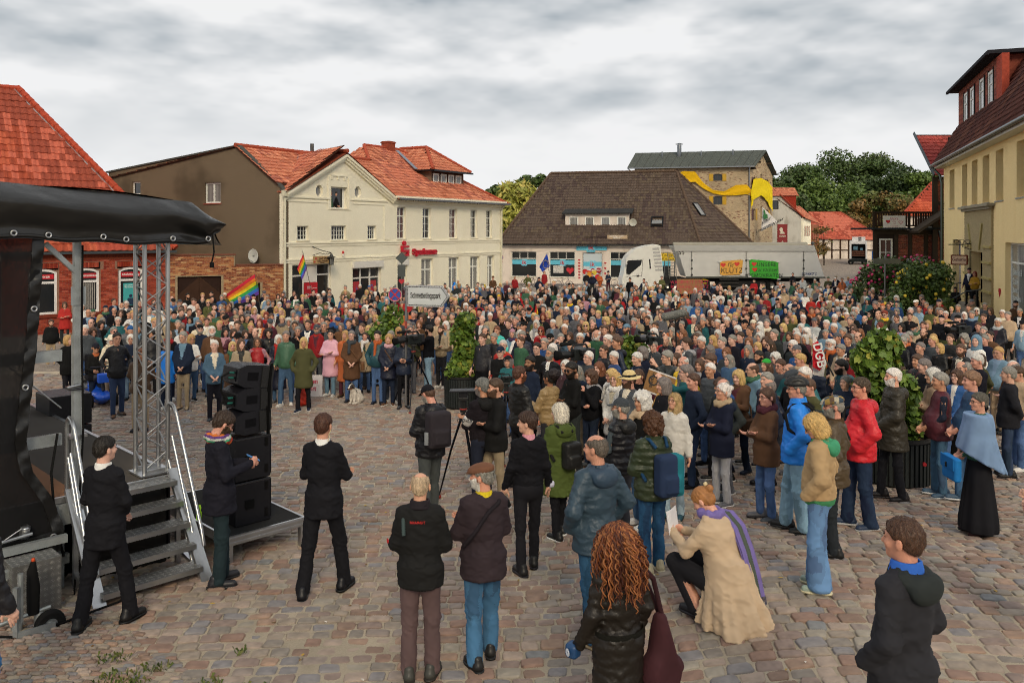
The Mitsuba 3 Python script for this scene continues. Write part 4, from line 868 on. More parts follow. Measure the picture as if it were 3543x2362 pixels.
def leaf_cloud(centres,radii,n,size,seed,droop=0.0):
  """Leaf-sized quads spread through a crown's clumps, thicker towards each clump's outside."""
  r = np.random.default_rng(seed); centres,radii = np.asarray(centres,float),np.asarray(radii,float)
  vol = radii.prod(1); pick = r.choice(len(centres),n,p=vol/vol.sum())
  d = r.normal(size=(n,3)); d /= np.linalg.norm(d,axis=1,keepdims=True)
  q = np.clip(r.random(n) ** .33*(1+r.normal(0,.07,n)),0,1.12)
  c = centres[pick]+d*radii[pick]*q[:,None]
  if droop: c[:,2] -= droop*r.random(n) ** 2
  a = r.normal(size=(n,3))*[1,1,.55]+(0,0,-.8 if droop else 0); a /= np.linalg.norm(a,axis=1,keepdims=True)
  b = np.cross(a,d+r.normal(0,.5,(n,3))); b /= np.linalg.norm(b,axis=1,keepdims=True)+1e-9
  s = size*r.uniform(.6,1.35,n)[:,None]
  wd = .55 if not droop else .22
  V = np.stack([c-a*s*.6,c+b*s*wd,c+a*s*.75,c-b*s*wd],1)
  F = np.array([[0,1,2],[0,2,3]])
  return V.reshape(-1,3),(F[None]+(np.arange(n)*4)[:,None,None]).reshape(-1,3),r

def tree(label,x,y,z0,h,w,cols,seed,n=7000,size=.34,droop=0.0,trunk=.3,group=None,kind_='tree',low=.3):
  r = np.random.default_rng(seed); k = thing(kind_,label,'tree',group)
  m = 26; cs,rs = [],[]
  for i in range(m):
    f = low+(1-low)*r.random(); a = r.random()*6.28
    env = math.sqrt(max(.04,1-((f-(low+(1-low)*.42))/((1-low)*.62)) ** 2)); q = w*env*math.sqrt(r.random())*.85
    cs.append((x+q*math.cos(a),y+q*math.sin(a),z0+h*min(f,.93))); s = w*r.uniform(.22,.42); rs.append((s,s,s*.72))
  put('trunk',tube([(x,y,z0-.3),(x+.1,y,z0+h*.3),(x-.05,y,z0+h*.62)],[trunk,trunk*.75,trunk*.35],8),'matte','#3a3128',True,k)
  put('limbs',cat(*[tube([(x,y,z0+h*(.22+.3*r.random())),ray_pt((x,y,z0+h*.4),c,.6),c],[trunk*.4,trunk*.25,trunk*.08],5) for c in cs[:9]]),'matte','#3a3128',True,k)
  V,F,r = leaf_cloud(cs,rs,n,size,seed+1,droop)
  ci = np.clip(((meshkit.fbm(V[::4]*.35,3,seed)-.5)*3+.5)*len(cols)*.5+r.random(n)*len(cols)*.5,0,len(cols)-1).astype(int)
  put('crown',(V,F),'leafy',np.repeat(np.array([pk(c) for c in cols])[ci],2),False,k)

DG = ('#3f5226','#485c2b','#384a24','#52662f','#41542b')
MG = ('#52682c','#5d7332','#485c28','#687c3a'); AU = ('#6f5a2e','#7d6434','#5f572c','#636a34'); WL = ('#9a9a40','#a8a24c','#888c3a','#b4a854','#7a843a')
hill = []
hx = np.linspace(-60,190,26); hy = np.linspace(165,330,12)
hz = lambda x,y:-1.6+7*np.clip((y-170)/90,0,1)*np.clip((x-20)/50,0,1)+1.2*(y-165)/165
V = np.array([[x,y,hz(x,y)] for y in hy for x in hx]); n_ = len(hx)
put('hill',(V,tri([[j*n_+i,j*n_+i+1,(j+1)*n_+i+1,(j+1)*n_+i] for j in range(len(hy)-1) for i in range(n_-1)])),'leafy','#3c4524',True)
labels['hill'] = {'label': 'wooded rise behind the houses at the end of the lane','category': 'hill','kind': 'structure'}
TR = [(2690,590,6.5,DG,175,'dark round tree just behind the white house chimney line'),(2790,585,8,DG,190,'broad dark tree above the white house dormer'),(2890,535,11,DG,200,'tallest spreading oak of the wooded rise'),(2990,540,9,('#485a2c','#546634','#3e4e28','#5c6a38'),206,'tall pale-tipped tree in the middle of the rise'),
    (3050,555,8,DG,198,'feathery topped tree right of the tall oak on the rise'),(3110,565,9,('#364a24','#3e5229','#2f4220'),188,'deep green tree beside the half-timbered house roof'),(3180,600,7,MG,180,'thin topped tree close to the half-timbered gable'),(2850,640,9,MG,172,'mid-green tree low in front of the rise'),(2960,640,9,MG,176,'bushy mid-green tree over the broad hipped roof'),(2750,660,7,DG,168,'dark low tree behind the red roof dormer'),
    (3060,670,7,AU,165,'brownish autumn tree over the balcony roofs'),(3140,680,7,MG,170,'green tree behind the red annex roof'),(3010,700,6,AU,160,'low russet tree behind the dull red roof')]
for i,(px,py,w,c,d,lb) in enumerate(TR):
  x = (px-1771.5)/2900*d; top = CAM+(800-py)/2900*d; z0 = float(hz(x,d))-.5 if d > 165 else -1.5
  tree(lb,x,d,z0,top-z0,w,c,40+i,n=10500,size=.46,low=.12,trunk=.4)
tree('yellowing weeping willow between the bank and the brown roof',.9,108,-1.5,11.3,4.6,WL,71,n=9000,size=.8,droop=3.2,low=.35)
tree('dark green tree top behind the willow',3.2,128,-1.5,13.8,3.6,DG,73,n=4200,size=.5)
tree('small dark tree top at the end of the bank roof',-2.2,125,-1.5,12.2,2.4,DG,75,n=2600,size=.5)
tree('slender bare-leaved street tree in front of the broad red roof',47.6,128,-1.4,6.0,1.7,AU,77,n=420,size=.3,trunk=.12)

def bush(name,label,spots,n,size,cols,seed,cat_,flowers=None,nf=0,fs=.09,group=None):
  k = thing(name,label,cat_,group)
  cs,rs = [s[:3] for s in spots],[s[3:] for s in spots]
  V,F,r = leaf_cloud(cs,rs,n,size,seed)
  ci = r.integers(0,len(cols),n); put('foliage',(V,F),'leafy',np.repeat(np.array([pk(c) for c in cols])[ci],2),False,k)
  c0 = np.mean(cs,0); zz = float(ground(c0[0],c0[1]))
  put('stems',cat(*[tube([(c0[0]+r.normal(0,.1),c0[1]+r.normal(0,.1),zz-.05),ray_pt((c0[0],c0[1],zz+.3),c,.6),c],[.03,.02,.01],4) for c in cs]),'matte','#4a3a28',True,k)
  if flowers:
    Vf,Ff,r = leaf_cloud(cs,np.array(rs)*1.05,nf*5,fs,seed+5)
    d = r.normal(size=(nf,3)); d /= np.linalg.norm(d,axis=1,keepdims=True); pc = r.integers(0,len(cs),nf)
    P = np.asarray(cs)[pc]+d*np.asarray(rs)[pc]*1.02; ms = [(OCT_[0]*fs+p,OCT_[1]) for p in P]
    put('blossom',cat(*ms),'paint',np.repeat(np.array([pk(c) for c in flowers])[r.integers(0,len(flowers),nf)],len(OCT_[1])),True,k)

OCT_ = trimesh.creation.icosphere(subdivisions=1); OCT_ = np.array(OCT_.vertices),np.array(OCT_.faces)
gz = lambda x,y: float(ground(x,y))
bush('rose_bush','rose bush full of pink flowers in front of the half-timbered house',[(18.9+.62*i,45+.3*(i % 2),.6+.55*(i % 3),.9,.8,.75) for i in range(6)]+[(19.6,45,1.6,.9,.8,.6),(20.9,45,1.8,.8,.7,.6)],5200,.11,DG,81,'bush',('#c23a6a','#d04878','#b02a58'),170,.07)
bush('yellow_rose_bush','climbing rose bush with yellow blooms beside the steps of the yellow house',[(16.8+.28*i,36.5+.2*(i % 3),.5+.45*(i % 4),.6,.6,.6) for i in range(8)]+[(17.6,36.5,1.75,.7,.6,.5),(18.3,36.5,1.4,.6,.6,.6)],6200,.10,('#4a5e2a','#556a30','#3f5224'),83,'bush',('#d0b02a','#dcbc40'),46,.075)
bush('shrub','straggly shrub with upright shoots against the yellow house',[(19.8,38.6,.6,.4,.4,.7),(20.2,39.4,1.0,.3,.3,.9),(19.6,38.0,.3,.5,.5,.5),(20.9,40.5,1.5,.16,.2,.8)],1700,.09,MG,85,'shrub')
# lime-green stall box behind the roses
kb = thing('green_box','lime green box stall with white sheet on top behind the roses','stall'); put('panel',cat(bx(21.4,23.0,46.2,47.6,-.9,2.05)),'paint','#7fb82a',False,kb)
put('sheet',cloth_strip([(21.5,46.15,2.1),(21.9,46.1,2.3),(22.6,46.1,2.28),(22.95,46.2,2.08)],[.25,.35,.35,.2],6,n=4),'fabric','#a8aaac',True,kb)

def planter(x,y,r,h,label,tall,seed,sp,n):
  """A ribbed dark tub overgrown with ivy."""
  k = thing('planter',label,'planter'); z = gz(x,y)
  put('tub',lathe([(0,.02),(r*.92,.02),(r*.95,.04),(r*.98,h-.06),(r*1.04,h-.05),(r*1.04,h),(r*.94,h),(r*.92,h-.12),(0,h-.12)],40,(x,y,z)),'paint','#1d1f1e',30,k)
  for i in range(44):
    a = i*2*math.pi/44; d = A(math.cos(a),math.sin(a),0)
    put('slat',bar(A(x,y,z+.05)+d*r*.985,A(x,y,z+h-.07)+d*r*1.005,.045,.03,d),'paint','#232625',False,k)
  put('soil',lathe([(0,h-.10),(r*.93,h-.11)],20,(x,y,z)),'matte','#3a2c20',False,k)
  V,F,rr_ = leaf_cloud([(x+a,y+b,z+h+c) for a,b,c,*_ in sp],[q[3:] for q in sp],n,.075,seed)
  # lobed ivy leaves: each quad folded along its midrib
  V = V.reshape(-1,4,3); mid = (V[:,0]+V[:,2])/2; nrm = np.cross(V[:,1]-V[:,3],V[:,2]-V[:,0]); nrm /= np.linalg.norm(nrm,axis=1,keepdims=True)+1e-9
  sd = (V[:,1]-V[:,3]); ax = V[:,2]-V[:,0]
  L = np.stack([V[:,0],mid+sd*.75-ax*.28+nrm*.012,mid+sd*.42+ax*.05,mid+sd*.62+ax*.22+nrm*.01,V[:,2],mid-sd*.62+ax*.22+nrm*.01,mid-sd*.42+ax*.05,mid-sd*.75-ax*.28+nrm*.012],1)
  f8 = np.array([[0,1,2],[0,2,4],[2,3,4],[0,4,6],[4,5,6],[0,6,7]])
  cols = ('#4f6a24','#5c782a','#43591f','#6c8232','#7d8a38','#39501e','#8f8a34'); ci = rr_.choice(len(cols),n,p=(.24,.22,.2,.14,.07,.1,.03))
  pc = np.array([pk(c) for c in cols])[ci]
  big = np.argsort(-np.linalg.norm(V[:,2]-V[:,0],axis=1)+.3*(V[:,0,1]-y))[:0]
  W = L.reshape(-1,3); FF = (f8[None]+(np.arange(n)*8)[:,None,None]).reshape(-1,3)
  iv = put('ivy',(W,FF),'leafy',np.repeat(pc,6),False,k)
  put('stem',cat(*[tube([(x+rr_.normal(0,.1),y+rr_.normal(0,.1),z+h-.12),(x+a*.7,y+b*.7,z+h+c*.5),(x+a,y+b,z+h+c)],[.02,.015,.008],4) for a,b,c,*_ in sp]),'matte','#4a3d2a',True,k)
  return k

planter(-1.18,20.2,.44,.78,'round black ribbed planter with tall ivy where the camera crew works',1,91,[(0,0,.2,.36,.34,.3),(.08,0,.55,.32,.32,.36),(-.04,.05,.95,.29,.29,.33),(.06,0,1.27,.26,.25,.24),(.24,-.1,.15,.22,.22,.28),(-.22,-.2,.1,.22,.22,.2)],2600)
planter(-3.75,23.6,.5,.75,'planter bush with a pointed ivy top behind the no-stopping sign',1,93,[(0,0,.3,.5,.5,.4),(.2,0,.75,.42,.42,.4),(.42,0,1.15,.28,.3,.33),(-.5,-.1,.25,.4,.4,.3),(.1,0,.5,.5,.5,.4)],2000)
planter(2.72,18.8,.5,.75,'ivy planter half hidden between the spectators in the middle',1,95,[(0,0,.2,.4,.4,.35),(.05,0,.55,.38,.38,.36),(-.05,.05,.80,.34,.34,.3)],1800)
planter(6.12,13.35,.52,.76,'largest ivy planter, behind the person in the bright red jacket',1,97,[(-.2,0,.3,.36,.36,.35),(-.25,0,.75,.38,.36,.4),(-.3,.05,1.15,.37,.34,.34),(-.22,0,1.40,.30,.3,.25),(-.55,-.1,1.2,.20,.22,.22),(.06,-.1,.65,.24,.26,.34),(.14,-.15,.15,.2,.2,.3)],3800)
solo('red_button','small red sticker on the big planter','sticker',lathe([(0,0),(.03,0),(.03,.03),(0,.03)],12),'paint','#c0282c',xf=xform(np.array([[1,0,0],[0,0,-1.0],[0,1,0]]),(6.12+.2,13.35-.49,gz(6,13.3)+.40)))
# ---------------------------------------------------------------- tipper lorry
lo = thing('tipper_lorry','white tractor unit with a long silver tipping trailer parked across the street','lorry')
LY,LZ = 68.0,-1.12
px_ = lambda x: (x-1771.5)/2900*LY; pz_ = lambda y: CAM-(y-800)/2900*LY
zx = lambda x: 1700+x/2.476; zy = lambda y: 480+y/2.476
CP_ = Polygon([(px_(zx(a)),pz_(zy(b))) for a,b in [(1122,1285),(1122,1200),(1135,1150),(1150,1040),(1175,1000),(1240,945),(1330,918),(1420,905),(1448,915),(1475,1170),(1470,1240),(1440,1262)]])
LF = Fr((0,LY,0),(1,0,0))
cab = sub(lo,'cab'); V,F = prism(CP_.buffer(-.06).buffer(.06),2.45)
put('shell',place((V,F),(0,LY,0),(1,0,0),(0,0,1),(0,-1,0)),'gloss','#d2d2ce',False,cab) if False else put('shell',place((V,F),(0,LY+2.45,0),(1,0,0),(0,0,1),(0,-1,0)),'gloss','#d2d2ce',30,cab)
zp = lambda pts: Polygon([(px_(zx(a)),pz_(zy(b))) for a,b in pts])
put('side_window',LF.pr(zp([(1158,1055),(1172,1042),(1292,1035),(1280,1080),(1180,1165),(1155,1155)]),.003,.02),'pane_dark',None,False,cab)
put('rear_window',LF.pr(zp([(1350,1032),(1360,1030),(1368,1110),(1356,1112)]),.003,.015),'pane_dark',None,False,cab)
put('door_seam',cat(LF.pr(zp([(1296,1030),(1300,1030),(1290,1180),(1286,1180)]),.003,.012),LF.pr(zp([(1150,1178),(1290,1172),(1290,1176),(1150,1182)]),.003,.012)),'paint','#6a6a68',False,cab)
put('handle',LF.pr(zp([(1245,1168),(1266,1166),(1264,1180),(1244,1182)]),.003,.04),'paint','#222222',False,cab)
put('vent',cat(*[LF.pr(zp([(1378+4*i,935+30*i),(1438+5*i,930+30*i),(1440+5*i,950+30*i),(1382+4*i,953+30*i)]),.004,.03) for i in range(7)]),'paint','#a8a8a4',False,cab)
put('mirror',LF.pr(zp([(1146,1020),(1160,1018),(1158,1075),(1146,1078)]),.1,.35),'paint','#c8c8c4',False,cab)
put('bumper',LF.pr(zp([(1118,1240),(1200,1240),(1200,1285),(1118,1290)]),-.1,.04),'paint','#b8b8b4',False,cab); put('antenna',tube([(px_(zx(1235)),LY,pz_(zy(945))),(px_(zx(1205)),LY,pz_(zy(942)))],.015,5),'paint','#333333',True,cab)

def wheel(parent,x,y,z,r,w,rim='#8a8a86'):
  k = sub(parent,'wheel'); M = xform(np.array([[1,0,0],[0,0,1.0],[0,-1,0]]),(x,y,z))
  put('tyre',lathe([(r*.6,0),(r*.95,0),(r,.03),(r,w-.03),(r*.95,w),(r*.6,w)],24),'matte','#1a1a1a',30,k,xf=M)
  put('rim',lathe([(0,w*.8),(r*.25,w*.85),(r*.5,w*.7),(r*.62,w*.95)],20),'metal',pk(rim),30,k,xf=M)

for xx in (1225,1520,1580): wheel(lo,px_(zx(xx)),LY+.25,LZ+.5,.5,.3)
tb = sub(lo,'tipper_body')
body_ = [(1560,925),(2352+385,930),(2352+400,945),(2860,1195),(1665,1190),(1570,950)]
zz_ = lambda a,b: (px_(zx(a)),pz_(zy(b)))
R3 = 2.489/2.476
tx = lambda x2: (2600+x2/2.489-1700)*2.476
TBP = [zz_(1565,918),zz_(1600,970),zz_(1668,1180),zz_(tx(630),1190+0),zz_(tx(545),925)]
V,F = prism(Polygon(TBP),2.5); put('skin',place((V,F),(0,LY+2.5,0),(1,0,0),(0,0,1),(0,-1,0)),'paint','#b9bab6',False,tb)
put('top_rail',LF.pr(Polygon([zz_(1562,912),zz_(1570,962),zz_(tx(555),962),zz_(tx(535),912)]),.002,.10),'paint','#a4a39e',False,tb)
put('ribs',cat(*[LF.pr(Polygon([zz_(a-2,965),zz_(a+2,965),zz_(a+2,1185),zz_(a-2,1185)]),.002,.05) for a in (1716,2182,tx(448))],LF.pr(Polygon([zz_(1664,1178),zz_(tx(632),1180),zz_(tx(638),1194),zz_(1668,1192)]),.002,.08)),'metal','#6f716f',False,tb)
put('hinge',cat(*[LF.pr(Point(*zz_(a,b)).buffer(.08),.05,.1) for a in (1716,2182,tx(448)) for b in (1040,1110,1165)]),'paint','#3a3a3a',False,tb)
put('cover_roll',tube([(px_(zx(1580)),LY+1.2,pz_(zy(905))-.1),(px_(zx(tx(520))),LY+1.2,pz_(zy(905))-.1)],.28,10),'matte','#8f8a80',True,tb)
put('number',LF.at(text('55',.30,.01,True),px_(zx(1628)),pz_(zy(990)),.004),'paint','#1c1c1e',False,tb); put('lettering',LF.at(text('SCHMITZ',.19,.01,True),px_(2600+497/2.489),pz_(450+1247/2.489),.004),'paint','#24386a',False,tb)
chs = sub(lo,'chassis'); put('frame',cat(bx(px_(zx(1480)),px_(2600+610/2.489),LY+.6,LY+1.8,-.35,-.1),bx(px_(zx(1960)),px_(zx(2330)),LY+.2,LY+.35,-.75,-.3),bx(px_(zx(1480)),px_(zx(1660)),LY+.15,LY+2.2,-.5,.0)),'matte','#232323',False,chs)
put('ladder',cat(*[bar((px_(zx(1515)),LY+.1,pz_(zy(985+26*i))),(px_(zx(1575)),LY+.1,pz_(zy(985+26*i))),.05,.04) for i in range(8)],*[bar((px_(zx(a)),LY+.1,pz_(zy(975))),(px_(zx(a+15)),LY+.1,pz_(zy(1200))),.05,.05) for a in (1512,1575)]),'metal','#8a8a88',False,chs)
put('side_guard',cat(*[bx(px_(zx(1955)),px_(zx(2120)),LY+.05,LY+.1,pz_(zy(1205+30*i))-.06,pz_(zy(1205+30*i))+.06) for i in range(3)]),'metal','#50524f',False,chs)
put('mudguard',LF.pr(zp([(1805,1190),(1875,1190),(1880,1300),(1810,1300)]),-.5,-.2),'matte','#1c1c1c',False,chs); put('reflector',cat(LF.pr(zp([(1818,1232),(1848,1232),(1848,1242),(1818,1242)]),-.19,-.17),LF.pr(zp([(1815,1190),(1870,1215),(1815,1215)]),-.19,-.17)),'paint','#b8a020',False,chs)
for a in (1975,2060,tx(120),tx(190),tx(500)): wheel(lo,px_(zx(a)),LY+.3,LZ+.5,.5,.34)
for nm,lb,pts,col,words in (('paper_banner','peach paper banner with two red hearts taped to the silver trailer',[(1955,1050),(2153,1032),(2140,1160),(1957,1170)],'#c9964a',[('für',.28,2050,1092),('KLÜTZ',.40,2056,1148)]),
                ('green_banner','green cloth banner with painted words taped to the silver trailer',[(2207,1030),(tx(225),1060-8),(tx(232),1200),(2212,1180)],'#3f9a34',[('UNSERE',.30,tx(128),1092),('für Klützer',.26,tx(128),1136),('DEMOKRATEN',.30,tx(112),1184)])):
  k = solo(nm,lb,'banner',LF.pr(Polygon([zz_(*q) for q in pts]),.11,.125),'fabric',pk(col))
  put('lettering',cat(*[LF.at(text(t_,h,.008,False),zz_(a,b)[0],zz_(a,b)[1],.126) for t_,h,a,b in words]),'paint','#1f2420',False,k)
  hp = [(1982,1080),(2100,1072)] if nm == 'paper_banner' else [(2247,1072),(2252,1118)]
  put('heart',cat(*[LF.at(prism(heart(.42),.01),zz_(*q)[0],zz_(*q)[1],.126) for q in hp]),'paint','#b8352c',False,k)
  put('tape',cat(*[LF.at((bx(-.12,.12,-.05,.05,0,.012)),zz_(*q)[0],zz_(*q)[1],.126) for q in pts]),'paint','#c8c8c4',False,k)
ys = solo('direction_sign','yellow road direction sign seen behind the tractor unit','sign',bx(px_(2287)*1.08,px_(2346)*1.08,LY*1.08,LY*1.08+.04,CAM-102/2900*LY*1.08,CAM-75/2900*LY*1.08),'paint','#cfae1c')
SGf = Fr((0,LY*1.08,0),(1,0,0))
put('lettering',cat(SGf.at(text('Dassow 17',.22,.006,False,False),px_(2291)*1.08,CAM-86/2900*LY*1.08,.004),SGf.at(text('Kalkhorst 9',.22,.006,False,False),px_(2291)*1.08,CAM-99/2900*LY*1.08,.004)),'paint','#1c1c1c',False,ys)
put('post',cat(*[tube([(px_(q)*1.08,LY*1.08+.1,-1.4),(px_(q)*1.08,LY*1.08+.1,1.6)],.05,6) for q in (2300,2335)]),'metal','#85898a',True,ys)
# broadcast van with its doors open at the top of the lane
bv = thing('broadcast_van','white broadcast van with open dark rear full of equipment up the lane','van')
vx = lambda x: (2600+x/2.489-1771.5)/2900*130; vz = lambda y: CAM-(450+y/2.489-800)/2900*130
VM = xform(rotz(-.40),((vx(850)+vx(990))/2,130,0)); VC = (vx(850)+vx(990))/2; vx_ = vx; vx = lambda x: vx_(x)-VC
put('body',cat(bx(vx(850),vx(990),0,5,vz(980),vz(955)),bx(vx(850),vx(864),0,5,vz(1120),vz(980)),bx(vx(978),vx(990),0,5,vz(1120),vz(980)),bx(vx(864),vx(978),1.2,5,vz(1120),vz(980)),bx(vx(870),vx(975),0.3,4,vz(955),vz(920))),'paint','#c4c6c4',False,bv,xf=VM)
put('racks',cat(bx(vx(866),vx(976),0.9,1.1,vz(1105),vz(985)),bx(vx(850),vx(990),-1+.8,0.1,vz(1135),vz(1108))),'matte','#1a1c1e',False,bv,xf=VM)
put('shelf',cat(*[bx(vx(868),vx(970),0.2,0.8,vz(z)-.06,vz(z)+.06) for z in (1045,1062,1080)]),'matte','#6a4a3a',False,bv,xf=VM); put('box',cat(bx(vx(880),vx(915),0.3,0.6,vz(1030),vz(1000)),bx(vx(935),vx(955),0.3,0.6,vz(1035),vz(1015))),'paint','#4a6a7a',False,bv,xf=VM)
put('roof_unit',cat(*[bx(vx(920),vx(945),0.25,0.29,vz(q+8),vz(q)) for q in (922,934,945)]),'paint','#3a3c3e',False,bv,xf=VM)
for q in (858,972): wheel(bv,vx_(q)+.1,130.2,-1.0,.42,.3)
# ---------------------------------------------------------------- signs and posts
np_ = thing('no_stopping_sign','round blue and red no-stopping sign on a pole in the crowd','sign')
def disc_sign(parent,x,y,z,r,cross=True):
  f = Fr((x,y,z),(1,0.0,0))
  put('plate',f.pr(Point(0,0).buffer(r),-.02,0),'paint','#b8242a',False,parent)
  put('face',f.pr(Point(0,0).buffer(r*.82),.001,.006),'paint','#2a50a0',False,parent)
  b = LineString([(-r*.56,r*.6),(r*.56,-r*.6)]).buffer(r*.09,cap_style=2).union(LineString([(-r*.56,-r*.6),(r*.56,r*.6)]).buffer(r*.09,cap_style=2))
  put('cross',f.pr(b,.007,.010),'paint','#b8242a',False,parent); put('rim',f.pr(Point(0,0).buffer(r*1.0).difference(Point(0,0).buffer(r*.96)),.001,.008),'paint','#d0cecb',False,parent)
SX = lambda px,d: (px-1771.5)/2900*d
SZ = lambda py,d: CAM-(py-800)/2900*d
d_ = 25.0
disc_sign(np_,SX(1368,d_),d_-.1,SZ(1018,d_),.20)
put('pole',tube([(SX(1368,d_),d_,-.5),(SX(1368,d_),d_,SZ(985,d_))],.028,8),'metal','#9a9c9a',True,np_)
ds = thing('place_sign','white arrow-shaped pointer sign with black lettering on a grey pole','sign')
d_ = 20.0; x0,x1 = SX(1412,d_),SX(1558,d_)
f = Fr((x0,d_-.08,SZ(1022,d_)),(1,-.28,0)); L_ = (x1-x0)*1.0; h_ = .22
ar = Polygon([(0,-h_),(L_-.16,-h_),(L_,0),(L_-.16,h_),(0,h_)]).buffer(.02)
put('plate',f.pr(ar.buffer(.012),-.05,0),'paint','#8d9092',False,ds); put('face',f.pr(ar.buffer(-.005),.001,.006),'paint','#bfc1c0',False,ds)
put('border',f.pr(ar.buffer(-.018).difference(ar.buffer(-.034)),.007,.010),'paint','#18181a',False,ds); put('lettering',f.at((lambda t_: (t_[0]*[.76/np.ptp(t_[0][:,0]),1,1],t_[1]))(text('Schmetterlingspark',.125,.006,True)),L_*.45,-.045,.007),'paint','#18181a',False,ds)
put('pole',tube([(x0-.05,d_,-.4),(x0-.05,d_,SZ(985,d_))],.03,10),'metal','#9a9c9a',True,ds)
for q in (1000,1043): put('clamp',bx(x0-.10,x0+.02,d_-.06,d_+.04,SZ(q,d_)-.02,SZ(q,d_)+.02),'metal','#7a7c7c',False,ds)
put('sticker',cat(bx(x0-.075,x0-.025,d_-.035,d_-.031,SZ(1135,d_),SZ(1110,d_)),bx(x0-.075,x0-.025,d_-.035,d_-.031,SZ(1160,d_),SZ(1142,d_))),'paint','#8a3a34',False,ds)
for i,px in enumerate((1368,1408)):
  kk = thing('back_sign',('round red sign plate seen edge-on under the no-stopping sign','round red sign plate beside the grey pointer pole')[i],'sign'); q = 25.3
  f = Fr((SX(px+2,q),q,SZ(1062,q)),(1,0,0)); put('plate',f.pr(Point(0,0).buffer(.15),-.01,.01),'paint','#a81e24',False,kk); put('pole',tube([(SX(px+2,q),q+.05,-.5),(SX(px+2,q),q+.05,SZ(1050,q))],.025,6),'metal','#8a8c8a',True,kk)
for i,(px,py,d,lb,shape) in enumerate(((1390,892,45,'back of a grey diamond road sign with a red paper heart below','d'),(1714,915,62,'back of a round grey road sign by the bank corner','r'),(1733,890,66,'small round no-stopping sign with a red heart by the shop wall','x'))):
  kk = thing('road_sign',lb,'sign'); x = SX(px,d); z = SZ(py,d); f = Fr((x,d-.06,z),(1,0,0))
  if shape == 'd': put('plate',f.pr(Polygon([(-.3,0),(0,-.3),(.3,0),(0,.3)]).buffer(.02),-.02,0),'metal','#6a6e6c',False,kk); put('lower_plate',f.box(-.2,.2,-1.0,-.36,-.02,0),'metal','#6a6e6c',False,kk); put('diamond_rim',f.pr(Polygon([(-.31,0),(0,-.31),(.31,0),(0,.31)]).difference(Polygon([(-.27,0),(0,-.27),(.27,0),(0,.27)])),.001,.01),'paint','#4a4c4a',False,kk)
  elif shape == 'r': put('plate',f.pr(Point(0,0).buffer(.28),-.02,0),'metal','#5f6462',False,kk)
  else: disc_sign(kk,x,d-.06,z,.2)
  put('pole',tube([(x,d,gz(x,d)),(x,d,z+.25)],.035,8),'metal','#8a8e8c',True,kk)
  hz_ = {'d':-1.25,'r':-.65,'x':-.35}[shape]
  put('paper_heart',f.at(prism(heart(.32),.01),0,hz_,.002),'paint','#b02a34',False,kk)
lp = thing('street_lamp','slim black street lamp in front of the white house','street lamp'); x = 43.0
put('post',tube([(41.6,116,-1.4),(41.6,116,1.6)],.06,8),'paint','#26282a',True,lp); put('lantern',lathe([(.05,0),(.22,.5),(.3,.55),(.05,.75),(0,.75)],10,(41.6,116,1.6)),'paint','#4a4c4c',False,lp)
pk_ = thing('parking_sign','blue parking sign plate on a thin post beside the lane','sign'); put('plate',bx(40.8,41.35,95,95.05,.5,1.5),'paint','#2a5a9a',False,pk_); put('post',tube([(41.07,95.1,-1.4),(41.07,95.1,1.5)],.04,6),'metal','#888888',True,pk_); put('lettering',Fr((0,95,0),(1,0,0)).at(text('P',.5,.01,True),41.07,.75,.01),'paint','#d0d0d0',False,pk_)
cp = thing('sign_post','grey post with a cross plate rising in front of the rose bush','post'); put('post',tube([(17.8,40,-.9),(17.8,40,2.6)],.05,8),'metal','#7a7f80',True,cp); put('plate',bx(17.2,18.5,39.9,39.94,2.2,2.45),'metal','#7a8284',False,cp)
# ---------------------------------------------------------------- the stage trailer with canopy, stairs and sound system
Kc = A(-3.97,9.84,0); e1 = A(-.7071,-.7071,0); e2 = A(-.7071,.7071,0); ZU = A(0,0,1)
SP = lambda a,b,z: Kc+e1*a+e2*b+ZU*z
sbx = lambda a0,a1,b0,b1,z0,z1: place(bx(a0,a1,b0,b1,z0,z1),Kc,e1,e2,ZU)
DZ = .90

def diamond(p,n,uv):
  s = p.x*.7071+p.y*.7071; t = dr.select(dr.abs(n.z) > .5,p.x*-.7071+p.y*.7071,p.z)
  u,v = s/.06,t/.06
  k = dr.floor(u)+dr.floor(v); q = k-2*dr.floor(k/2)
  fu,fv = u-dr.floor(u)-.5,v-dr.floor(v)-.5
  a,b = dr.select(q > .5,fu+fv,fu-fv),dr.select(q > .5,fu-fv,fu+fv)
  st = smoothstep(.0,.35,dr.cos(b*17.0))*smoothstep(.5,.36,dr.abs(a))*smoothstep(.40,.33,dr.abs(b))
  return st

scene['tread_plate'] = {'type': 'twosided','bsdf': {'type': 'bumpmap','arbitrary': proc(diamond),'scale': .004,'bsdf': {'type': 'principled','metallic': .85,'roughness': .42,'base_color': proc(lambda p,n,uv: mix([.30,.30,.29],[.60,.60,.58],diamond(p,n,uv))*(.7+.5*fbm(p.x*9,p.y*9,p.z*9,3)))}}}
plain('galvanised','#a3a9aa',.48,.7,.5,.28,9.0)
plain('alu','#b4b6b8',.32,.9,.5,.10,6.0)
packed('tarp',.32,.5,.08,3.0,.012,7.0)
scene['scrim'] = {'type': 'blendbsdf','weight': .05,'a': {'type': 'twosided','bsdf': {'type': 'principled','base_color': proc(lambda p,n,uv: mi.Color3f(.010,.010,.011)*(.6+.8*fbm(p.x*5,p.y*5,p.z*1.5,3))),'roughness': .9,'specular': .1}},'b': {'type': 'null'}}
sg = thing('stage','mobile trailer stage with dark deck and galvanised frame','stage')
put('deck',sbx(0,4.2,0,6.5,DZ-.06,DZ),'matte','#4a443f',False,sg)
